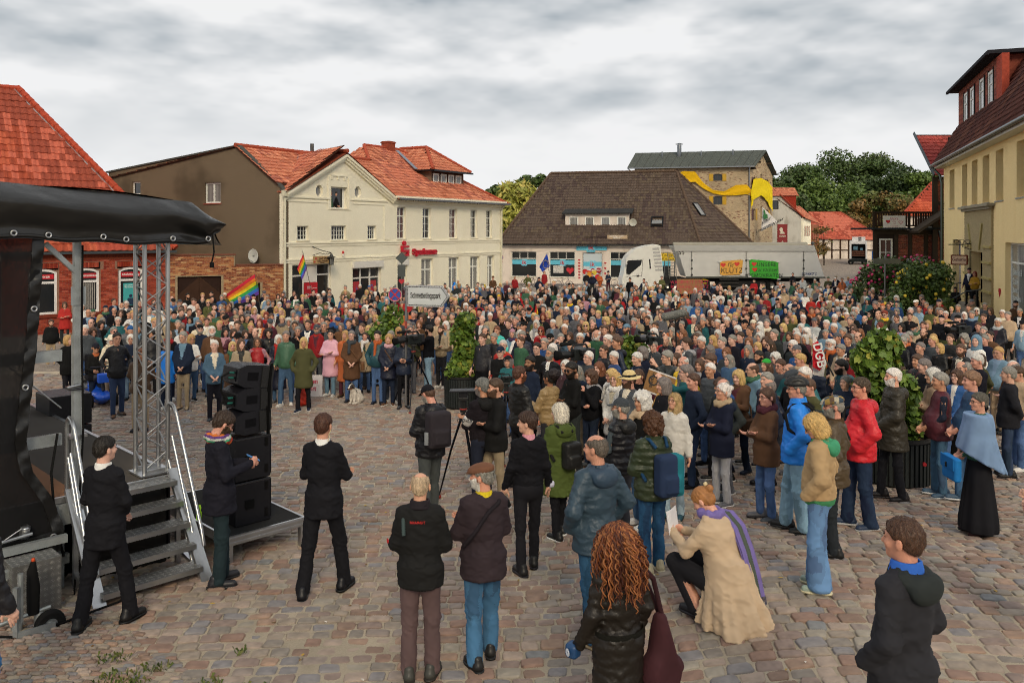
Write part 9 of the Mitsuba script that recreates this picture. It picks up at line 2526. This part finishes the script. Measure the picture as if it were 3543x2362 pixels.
for j,cq in enumerate(('#6f639a','#4a5046','#6f639a')):
  P_ = np.array(st)+A(.055*(j-1),0,0); seg = np.vstack([np.linspace(P_[i],P_[i+1],5)[:-1] for i in range(5)]+[P_[-1:]])
  V = np.vstack([seg+A(-.030,0,0),seg+A(0,-.022,.012),seg+A(.030,0,0)]); m = len(seg); F = tri([[q*m+i,q*m+i+1,(q+1)*m+i+1,(q+1)*m+i] for q in (0,1) for i in range(m-1)])
  put('scarf',cat((V,F),(V-A(0,-.02,.004),F[:,::-1])),'fabric',pk(cq),True,k,xf=Xc)
put('scarf_loop',snet(lambda P: np.hypot(np.hypot(P[:,0],(P[:,1]-.10)/1.1)-.085,(P[:,2]-.935)*.8)-.036+.006*np.sin(np.arctan2(P[:,0],P[:,1]-.1)*7),(-.15,-.06,.86),(.15,.26,1.02),.013),'fabric','#6f639a',True,k,xf=Xc)
put('fringe',cat(*[tube([A(.12,-.34,.27)+A(-.085+.017*i,0,0),A(.12,-.36,.20)+A(-.088+.0176*i,.004*(i % 3),0)],.005,4) for i in range(11)]),'fabric','#4a4a5c',True,k,xf=Xc)
V = np.array([[x,.50+.05*math.sin(x*9)+z*.2,.66+z] for z in (0,.07,.14,.21) for x in np.linspace(-.16,.06,5)]); F = tri([[j*5+i,j*5+i+1,(j+1)*5+i+1,(j+1)*5+i] for j in range(3) for i in range(4)])
solo('paper','white sheet of paper in the crouching person\'s hands','paper',cat((V,F),(V+A(0,.003,0),F[:,::-1])),'paint','#d8d8da',False,xf=Xc)
# person cut off by the frame's edge beside the trailer
k,X,XH = person(-4.02,6.30,hd(18),'person in dark bomber jacket and blue jeans at the very edge beside the trailer',dict(lod=0,pose='down',stance=0,top='#19191d',mat='shell_cloth',hem=.88,w=.036,low='#2f6a9c',hair='s',hc='k',H=1.76,gar='bomber_jacket'))
# dog carried in a patterned bag at the other edge
k,X,XH = person(4.66,6.95,hd(-70),'person at the frame edge carrying a small dog in a patchwork bag',dict(lod=0,pose='hold',stance=0,top='#1d2430',hem=.86,w=.03,low='#16171c',hair='s',hc='n',H=1.72,gar='jacket'))
# ---------------------------------------------------------------- flags, placards, cameras, bicycles, animals
PX = lambda px,py,d: A(SX(px,d),d,SZ(py,d))

def flag(name,label,c,d,cols,pole,along=0,seed=1,wave=.05,cat_='flag'):
  """A cloth between the corners c (pixels at depth d: hoist top, fly top, fly bottom, hoist bottom), striped along or across, on a pole."""
  P = [PX(x,y,d) for x,y in c]; n = 18; k = thing(name,label,cat_)
  u,v = np.meshgrid(np.linspace(0,1,n+1),np.linspace(0,1,n+1))
  f = lambda a: a[...,None]
  V = f((1-u)*(1-v))*P[0]+f(u*(1-v))*P[1]+f(u*v)*P[2]+f((1-u)*v)*P[3]
  V[...,1] += wave*np.sin(u*7+v*2+seed)*(.3+u)+wave*.5*np.sin(v*9-u*4)
  V[...,2] += wave*.4*np.sin(u*8+seed)*u
  V = V.reshape(-1,3); m = n+1
  F = tri([[j*m+i,j*m+i+1,(j+1)*m+i+1,(j+1)*m+i] for j in range(n) for i in range(n)])
  q = (v if along else u).reshape(-1)[F].mean(1); ci = np.array([pk(x) for x in cols])[np.clip((q*len(cols)).astype(int),0,len(cols)-1)]
  put('cloth',cat((V,F),(V+A(0,.006,0),F[:,::-1])),'fabric',np.r_[ci,ci],True,k)
  a,b = (PX(x,y,d+.02) for x,y in pole); put('pole',tube([a,b],.014,6),'paint','#4a4640',True,k)
  return k,P

RB = ('#b8283a','#d0742a','#d0b828','#2f8a4a','#2f62b0','#5a3a8a')
flag('rainbow_flag','large slanting rainbow flag waved in front of the brick yard gate',[(776,1023),(882,948),(898,1018),(809,1064)],38,RB,[(882,945),(903,1085)],1,1,.06)
flag('rainbow_flag','small hanging rainbow flag on a thin pole before the cream bank',[(1048,878),(1062,928),(1046,968),(1028,930)],41,RB,[(1047,868),(1085,1040)],0,2,.04)
k,P = flag('union_flag','blue flag with a ring of yellow stars on a leaning pole',[(1893,876),(1902,920),(1876,940),(1866,922)],52,('#24409a',),[(1892,872),(1912,1040)],0,3,.04)
put('stars',cat(*[(OCT[0]*.035+PX(1888+9*math.sin(a),914+14*math.cos(a),51.9),OCT[1]) for a in np.arange(12)*.524]),'paint','#d0b030',False,k)
flag('tricolour_flag','black red and gold flag furled on a white stick',[(1850,1041),(1862,1078),(1860,1112),(1838,1100)],30,('#1a1a1c','#b02a2a','#d0a028'),[(1852,1038),(1836,1115)],0,4,.03)
flag('furled_flag','rolled white and red flag held upright in the crowd',[(954,1088),(957,1100),(946,1148),(934,1142)],25.5,('#d0cdc8','#d0cdc8','#b02a34'),[(955,1086),(938,1160)],1,5,.015)
k,P = flag('union_banner','white flag with big red block and white letters on a wooden stick',[(2812,1148),(2852,1222),(2857,1260),(2849,1303)],14.6,('#cfccc8',),[(2838,1205),(2884,1300)],0,6,.0)
B_ = [PX(x,y,14.5) for x,y in ((2811,1190),(2830,1178),(2848,1225),(2850,1262),(2836,1282),(2812,1268))]
put('cloth',(np.array([PX(2812,1148,14.6),PX(2849,1303,14.6),PX(2812,1295,14.6),PX(2852,1222,14.6)]+[q+A(0,.01,0) for q in (PX(2812,1148,14.6),PX(2849,1303,14.6),PX(2812,1295,14.6))]),np.array([[0,1,2],[0,3,1],[4,6,5]])),'fabric','#cfccc8',False,k)
put('red_block',(np.array(B_),np.array([[0,i,i+1] for i in range(1,5)])),'fabric','#b8242c',False,k)
put('lettering',place(text('DGB',.15,.004,True),PX(2822,1232,14.44),A(.22,0,-.97),A(.97,0,.22),A(0,-1,0)),'paint','#d8d6d2',False,k)
k,P = flag('white_banner','white cloth banner with black painted words hanging from the granary gable',[(2638,716),(2692,768),(2634,799),(2636,762)],104.5,('#cfcdc8',),[(2637,712),(2637,800)],0,9,.05,'banner')
bz = A(.35,0,.94); bx_ = A(.90,0,.44)
put('lettering',cat(*[place(text(s,h,.02,True),PX(x,y,104.2),bx_,bz,A(0,-1,0)) for s,h,x,y in (('UNSEREN BM',.42,2660,786),('UNT',.40,2650,768))]),'paint','#1a1a1a',False,k)
put('green_mark',place(prism(Polygon([(-.25,0),(.25,0),(.3,.5),(.1,.6),(.05,1.2),(-.1,1.2),(-.15,.6),(-.3,.5)]),.02),PX(2650,757,104.2),A(.97,0,.2),A(-.2,0,.97),A(0,-1,0)),'paint','#2c6a35',False,k)
# placards
f = Fr(PX(2386,991,45),(1,.05,0)); k = solo('cardboard_placard','brown cardboard placard with three rows of pink capitals held above the crowd','placard',f.box(-.69,.69,-.40,.40,-.01,.01),'matte','#96704c')
put('lettering',cat(*[f.at(text(s,.17,.006,False),0,z,.011) for s,z in (('WAHRHEIT STATT',.16),('RUFMORD-KLÜTZ',-.09),('HÄLT ZUSAMMEN',-.34))]),'paint','#b0264a',False,k); put('stick',tube([f.p(0,-1.1,-.03),f.p(0,.3,-.03)],.015,6),'matte','#8a6a42',True,k)
o = PX(2282,1328,13.6); ex = A(.93,.1,-.35); ez = A(.33,.25,.91); ey = np.cross(ez,ex); k = thing('sign_on_stick','brown cardboard back of a sign on a wooden stick leaning over a shoulder','placard')
put('board',place(bx(-.24,.24,-.17,.17,-.01,.01),o,ex,ez,-ey),'matte','#84603e',False,k); put('edge',place(cat(bx(-.24,.24,.165,.19,-.014,.014),bx(-.24,.24,-.19,-.165,-.014,.014)),o,ex,ez,-ey),'paint','#b8b6b0',False,k)
put('stick',tube([o+ex*.06+ez*.16+ey*-.03,o-ex*.02-ez*.42-ey*.03],.020,7),'matte','#b08a52',True,k)
put('print',place(cat(prism(Point(0,0).buffer(.085).difference(Point(0,0).buffer(.06)),.004),text('sunfun',.055,.005,True)),o-ex*.12+ez*.02+np.cross(ez,ex)*-.012,ez,-ex,np.cross(ez,-ex)),'paint','#1f1a16',False,k)
k = solo('leaning_poster','white poster board with red words standing on the cobbles behind the front row','poster',place(bx(-.36,.36,0,.55,0,.012),A(-5.25,21.6,gz(-5,21.6)),A(1,0,0),A(0,.1,.99),A(0,-1,.1)),'paint','#c8c6c4')
put('lettering',cat(*[place(text(s,.10,.004,True),A(-5.2,21.56+z*.1,gz(-5,21.6)+z),A(1,0,0),A(0,.1,.99),A(0,-1,.1)) for s,z in (('Wort',.16),('halten',.34))]),'paint','#b02a4a',False,k)

def tripod(label,x,y,top,spread,seed=0,monitor=False):
  k = thing('tripod',label,'tripod'); z = gz(x,y); c = A(x,y,z+top)
  for i in range(3):
    a = seed+i*2.094; ft = A(x+spread*math.cos(a),y+spread*math.sin(a),gz(x,y)+.02)
    put('leg',tube([c-ZU*.12+(ft-c)*.03,ray_pt(c,ft,.5),ft],[.022,.018,.012],6),'metal','#26272a',True,k); put('foot',tube([ft+ZU*.02,ft-ZU*.02],[.03,.035],8),'paint','#8a2a24',True,k)
  put('head',cat(tube([c-ZU*.14,c+ZU*.04],[.05,.045],10),place(rbox(.14,.16,.05,.012,1),c+ZU*.06,A(1,0,0),A(0,1,0),ZU)),'paint','#1b1c1e',30,k); put('ring',lathe([(.052,0),(.058,.01),(.052,.02)],12,c-ZU*.10),'paint','#a03028',True,k)
  put('pan_bar',tube([c,c+A(.12,.22,-.14)],.009,5),'paint','#1b1c1e',True,k)
  return c

def camera(label,c,d,s=1.0):
  """A shoulder camera at c looking along d."""
  k = thing('video_camera',label,'camera'); d = A(*d)/np.linalg.norm(d); r = np.cross(d,ZU); M = lambda a,b,e: c+(d*a+r*b+ZU*e)*s
  put('body',place(rbox(.30*s,.12*s,.17*s,.015,1),c,d,r,ZU),'paint','#1a1b1d',30,k); put('lens',tube([M(.15,0,.01),M(.20,0,.01),M(.22,0,.01),M(.36,0,.01)],[.04*s,.045*s,.055*s,.058*s],14),'paint','#121214',True,k)
  put('hood',tube([M(.36,0,.01),M(.43,0,.01)],[.06*s,.075*s],14),'matte','#0c0c0d',True,k); put('handle',tube([M(-.12,0,.08),M(-.08,0,.14),M(.14,0,.14),M(.17,0,.08)],.016*s,7),'paint','#17181a',True,k)
  put('microphone',tube([M(.02,.08,.15),M(.30,.08,.15)],[.022*s,.03*s],10),'matte','#17181a',True,k); put('viewfinder',place(rbox(.10*s,.07*s,.06*s,.01,1),M(.03,-.11,.05),d,r,ZU),'paint','#17181a',30,k); put('battery',place(rbox(.07*s,.10*s,.14*s,.01,1),M(-.19,0,0),d,r,ZU),'paint','#222326',30,k)

c = tripod('tall camera tripod with red ground spreader beside the ivy planter',-2.35,20.0,1.45,.62,2.6); camera('large video camera on the tall tripod by the ivy planter',c+ZU*.20,(-.75,-.6,-.05),1.25)
c = tripod('tripod with a flat monitor head in front of the reporters',-.72,12.4,1.40,.36,1.1); k = thing('tripod_monitor','flat black monitor plate and long grip on the front tripod','monitor'); put('plate',place(rbox(.40,.20,.025,.008,1),c+ZU*.18,A(1,0,.02),A(0,1,0),ZU),'paint','#1d1e20',30,k); put('grip',tube([c+ZU*.16,c+A(.55,.05,.14)],.014,7),'paint','#2a2a2c',True,k); put('unit',place(rbox(.13,.12,.14,.02,1),c+ZU*.10,A(1,0,0),A(0,1,0),ZU),'paint','#141516',30,k)
c = tripod('small tripod standing before the person in the red jacket',-.10,14.6,1.32,.30,.4); camera('compact camera with grey furry microphone on the small tripod',c+ZU*.13,(-.9,-.4,0),.6)
camera('shoulder camera aimed at the stage from the middle of the crowd',A(1.35,16.4,1.35),(-.85,-.5,0),1.35); camera('grey-black camera held up behind the ivy bush in the middle',A(3.1,18.4,1.35),(-.85,-.5,.1),1.1); camera('black camera on a shoulder far over by the yellow house',A(11.6,21.6,1.22),(-.9,-.3,0),1.2)
k = thing('boom_microphone','big grey furry boom microphone held up on a black pole','microphone'); c0,c1 = PX(2290,1098,19.5),PX(2374,1080,19.5)
put('core',tube([c0,ray_pt(c0,c1,.1),ray_pt(c0,c1,.9),c1],[.05,.095,.095,.06],12),'matte','#6a6c68',True,k)
r = np.random.default_rng(4); n = 1500; t = r.random(n); a = r.random(n)*6.28; dx = (c1-c0)/np.linalg.norm(c1-c0); s1,s2,_ = frame_of(dx)
nd = np.cos(a)[:,None]*s1+np.sin(a)[:,None]*s2; b0 = c0+(c1-c0)*t[:,None]+nd*.085; tip = b0+nd*r.uniform(.03,.06,n)[:,None]+dx*r.normal(0,.02,n)[:,None]-ZU*r.uniform(.01,.05,n)[:,None]; sd = np.cross(nd,dx)*.006
put('fur',(np.stack([b0-sd,b0+sd,tip],1).reshape(-1,3),np.arange(3*n).reshape(-1,3)),'hair',np.array([pk(q) for q in ('#8f928c','#a3a69f','#7b7e78')])[r.integers(0,3,n)],False,k); put('pole',tube([ray_pt(c0,c1,.55)-ZU*.08,ray_pt(c0,c1,.62)-ZU*1.1],.02,6),'paint','#17181a',True,k)

def bicycle(label,x,y,a,col='#22262a',s=1.0):
  k = thing('bicycle',label,'bicycle'); M = xform(rotz(a),(x,y,gz(x,y)),s); T_ = lambda pts,r: tube(pts,r,6)
  for w in (-.52,.52):
    an = np.arange(20)*math.pi/10; kk = sub(k,'wheel'); put('tyre',tube(np.stack([w+.33*np.cos(an),0*an,.34+.33*np.sin(an)],1),.018,5,closed=True),'matte','#17171a',True,kk,xf=M)
    put('spokes',cat(*[tube([(w,.01*(-1) ** i,.34),(w+.32*math.cos(q),0,.34+.32*math.sin(q))],.0035,3) for i,q in enumerate(an)]),'metal','#9a9c9e',False,kk,xf=M)
  put('frame',cat(T_([(-.52,0,.34),(-.05,0,.30),(.38,0,.80)],.02),T_([(-.05,0,.30),(-.18,0,.88)],.02),T_([(-.16,0,.80),(.37,0,.84)],.02),T_([(-.52,0,.34),(-.17,0,.78)],.012),T_([(.52,0,.34),(.37,0,.98)],.018)),'gloss',col,True,k,xf=M)
  put('handlebar',T_([(.30,-.28,1.02),(.37,-.1,1.02),(.37,.1,1.02),(.30,.28,1.02)],.014),'paint','#1a1a1c',True,k,xf=M); put('saddle',rbox(.26,.14,.06,.025,1),'paint','#1a1a1c',True,k,xf=M @ xform(np.eye(3),(-.20,0,.93))); put('crank',cat(T_([(-.05,-.12,.30),(-.05,.12,.30)],.03),T_([(-.05,.1,.3),(.06,.1,.16)],.012)),'metal','#5a5c5e',True,k,xf=M)
  return k,M

k,M = bicycle('dark bicycle with yellow handlebar bag leaning by the bank corner',-1.55,57.6,.3,s=1.12); solo('handlebar_bag','yellow bag on the front of the bicycle by the bank corner','bag',rbox(.30,.32,.26,.05,1),'fabric','#b8a020',True,xf=M @ xform(np.eye(3),(-.42,0,.98)))
bicycle('white bicycle held by the person before the fruit poster',9.9,77.0,.25,'#b8bab8'); bicycle('black bicycle behind the people at the shop corner',1.6,76.5,-.4); bicycle('grey bicycle by the person in tan trousers',4.6,74.0,-.3,'#5a5c60')
# people in the doorway, at the bank window and by the shop wall
dw = [(10.6,.35,'person in dark jacket and cap standing in the gallery doorway',dict(top='nv',hair='s',hc='g',hat='C',hatc='bk',shirt='wh',H=1.8)),(11.75,.3,'person in mustard jumper with folded arms in the gallery doorway',dict(top='#a07820',hair='b',hc='r',sex=1,H=1.68,gl='g',pose='cross',belly=.03))]
for u,w,lb,o in dw:
  q = Yw.p(u,.2,w); person(q[0],q[1],(-.7,-.7),lb,dict(lod=2,low='bk',**o),z=.2)
for u,lb,o in ((3.62,'person leaning at the open gable window, half hidden by the frame',dict(top='gn',hair='z')),(4.02,'person with sunglasses on the head leaning out of the open gable window',dict(top='bk',hair='s',hc='k',pose='clasp'))):
  q = W.p(u,4.15,-.33); person(q[0],q[1],tuple(W.en[:2]),lb,dict(lod=2,H=1.76,hide=1,nod=18,nocore=1,low='bk',**o),z=4.15)
# mobility scooter with its driver
k = thing('mobility_scooter','bright blue mobility scooter at the edge of the front row','mobility scooter'); M = xform(rotz(-2.5),(-10.15,20.6,gz(-10,20.6)))
put('shell',snet(lambda P: smin(smin(ell(P,(0,.45,.26),(.20,.30,.13)),rc(P,(0,.3,.18),(0,-.5,.20),.14,.20),.1),ell(P,(0,-.45,.36),(.26,.26,.14)),.08),(-.4,-.9,0),(.4,.9,.7),.04),'gloss','#1d4fb8',True,k,xf=M); put('seat',cat((lambda b: (b[0]+A(0,-.28,.62),b[1]))(rbox(.5,.46,.12,.04,1)),(lambda b: (b[0]+A(0,-.52,.92),b[1]))(rbox(.46,.12,.5,.04,1))),'matte','#1a1a1c',True,k,xf=M)
put('tiller',cat(tube([(0,.52,.4),(0,.36,.95)],.04,8),tube([(-.25,.32,.95),(.25,.32,.95)],.018,6),tube([(-.2,.45,.7),(.2,.45,.7)],.09,8)),'paint','#20242c',True,k,xf=M)
for a,b in ((.27,.45),(-.27,.45),(.29,-.5),(-.29,-.5)): put('wheel',tube([(a-.05,b,.15),(a+.05,b,.15)],.15,14),'matte','#17171a',True,k,xf=M)
put('basket',(lambda b: (b[0]+A(0,.62,.72),b[1]))(rbox(.3,.2,.22,.03,1)),'paint','#1d4fb8',True,k,xf=M)
k,X,XH = person(-10.3,20.75,(.6,-.8),'person in black jacket with orange collar sitting on the blue mobility scooter',dict(lod=1,pose='hold',top='bk',hair='s',hc='k',hat='C',hatc='#1a1a22',gl='s',collar='or',low='nv',H=1.72,hem=.86),z=gz(-10,20.6)-.26)
# dogs
k = thing('dog','small shaggy white dog with black back patch sitting beside the front row','dog'); M = xform(rotz(2.6),(-3.86,20.7,gz(-3.9,20.7)),1.0)

def dogf(P):
  d = smin(ell(P,(0,-.06,.17),(.12,.17,.15)),rc(P,(0,-.02,.22),(0,.10,.34),.115,.075),.08); d = smin(d,ell(P,(0,.16,.42),(.070,.080,.068)),.03); d = smin(d,rc(P,(0,.20,.41),(0,.275,.385),.042,.026),.02)
  for s in (1,-1):
    d = smin(d,rc(P,(.055*s,.09,.26),(.055*s,.12,.02),.040,.028),.02); d = smin(d,ell(P,(.055*s,.145,.015),(.026,.045,.02)),.01); d = smin(d,ell(P,(.095*s,-.06,.10),(.06,.11,.09)),.03); d = smin(d,rc(P,(.09*s,-.02,.03),(.09*s,.10,.018),.032,.024),.02); d = smin(d,rc(P,(.055*s,.14,.465),(.085*s,.155,.39),.022,.014),.006)
  d = smin(d,rc(P,(0,-.20,.08),(.10,-.30,.04),.035,.03),.02)
  return d+.018*(meshkit.noise(P*[60,60,26])-.5)+.012*(meshkit.noise(P*110)-.5)

V,F = snet(dogf,(-.22,-.38,-.01),(.22,.33,.52),.0125); c = V[F].mean(1); dc = np.full(len(F),pk('#c4beb2')); nz = meshkit.fbm(c*9,2,8)
dc[(np.hypot(c[:,1]+.14,c[:,2]-.24) < .085+.05*(nz-.5)) & (abs(c[:,0]) < .12)] = pk('#1c1a1a'); dc[(c[:,1] > .10) & (c[:,2] > .38) & (abs(c[:,0]) > .022)] = pk('#2a211c'); dc[(c[:,1] > .17) & (c[:,2] < .40) & (abs(c[:,0]) > .02) & (c[:,2] > .37)] = pk('#7a4e30'); dc[(c[:,1] > .285) & (c[:,2] > .37)] = pk('#141212')
put(k,(V,F),'hair',dc,True,xf=M); put('harness',cat(tube([(.10*math.cos(a),.06+.03*math.sin(a),.28+.11*math.sin(a)) for a in np.arange(12)*.524],.010,5,closed=True),tube([(0,-.02,.36),(0,-.3,.5),(.1,-.5,.75),(.15,-.7,.95)],.006,5)),'fabric','#17171a',True,k,xf=M)
bg = thing('dog_bag','patchwork cloth carrier bag at the frame edge with a dog looking out','bag'); M = xform(rotz(.9),(4.50,6.95,.98))
V,F = snet(lambda P: smax(ell(P,(0,0,0),(.15,.20,.36)),P[:,2]-.20,.03)+.008*np.sin(P[:,0]*30+P[:,2]*20),(-.2,-.26,-.42),(.2,.26,.26),.016); c = V[F].mean(1); pal = np.array([pk(q) for q in ('#2f6a44','#a8562a','#8a3a4a','#2a4a6a','#b07a3a','#24382c','#6a3a5a')])
put('sack',(V,F),'fabric',pal[(np.floor(c[:,1]*11+30)*3+np.floor(c[:,2]*9+30)*5+np.floor(c[:,0]*9+9)).astype(int) % 7],True,bg,xf=M); put('strap',tube([(0,.15,.2),(.05,.1,.42),(.2,.0,.55)],.02,5),'fabric','#2a3a34',True,bg,xf=M)
k = thing('dog','small black and grey schnauzer looking out of the patchwork bag','dog'); M = xform(rotz(1.5),(4.52,6.93,1.10),.85); c = V[F].mean(1)
V,F = snet(dogf,(-.22,-.38,-.01),(.22,.33,.52),.013); c = V[F].mean(1); put(k,(V,F),'hair',np.where((c[:,2] > .42) | (abs(c[:,0]) > .07),pk('#161618'),np.where(c[:,1] > .2,pk('#8f8a7c'),pk('#5a5854'))),True,xf=M)
k = thing('roll_bag','orange red roll-top bag standing on the cobbles at the feet of the front row','bag'); V,F = snet(lambda P: smin(rc(P,(0,0,.12),(.06,0,.36),.13,.10),rc(P,(.1,0,.38),(.02,0,.42),.05,.05),.04)+.008*np.sin(P[:,2]*50+P[:,0]*30),(-.2,-.2,-.02),(.3,.2,.52),.02)
put('sack',(V,F),'shell_cloth','#b8321e',True,k,xf=xform(np.eye(3),(-5.08,20.35,gz(-5,20.3)))); put('strap',tube([(-5.2,20.25,gz(-5,20.3)+.05),(-5.22,20.2,gz(-5,20.3)+.25),(-5.08,20.22,gz(-5,20.3)+.42)],.02,5),'fabric','#1a1a1c',True,k)
for nm,lb,px,py,d,cq in (('balloon','pink balloon held low in the front row by the truss',574,1299,20.0,'#c84a80'),('balloon','yellow balloon held by the child in the yellow hat',2639,998,48,'#c8b030')): solo(nm,lb,'balloon',lathe([(0,-.17),(.03,-.15),(.10,-.06),(.12,.02),(.10,.09),(.05,.125),(0,.13)],14),'gloss',cq,True,xf=xform(np.eye(3),PX(px,py,d)))
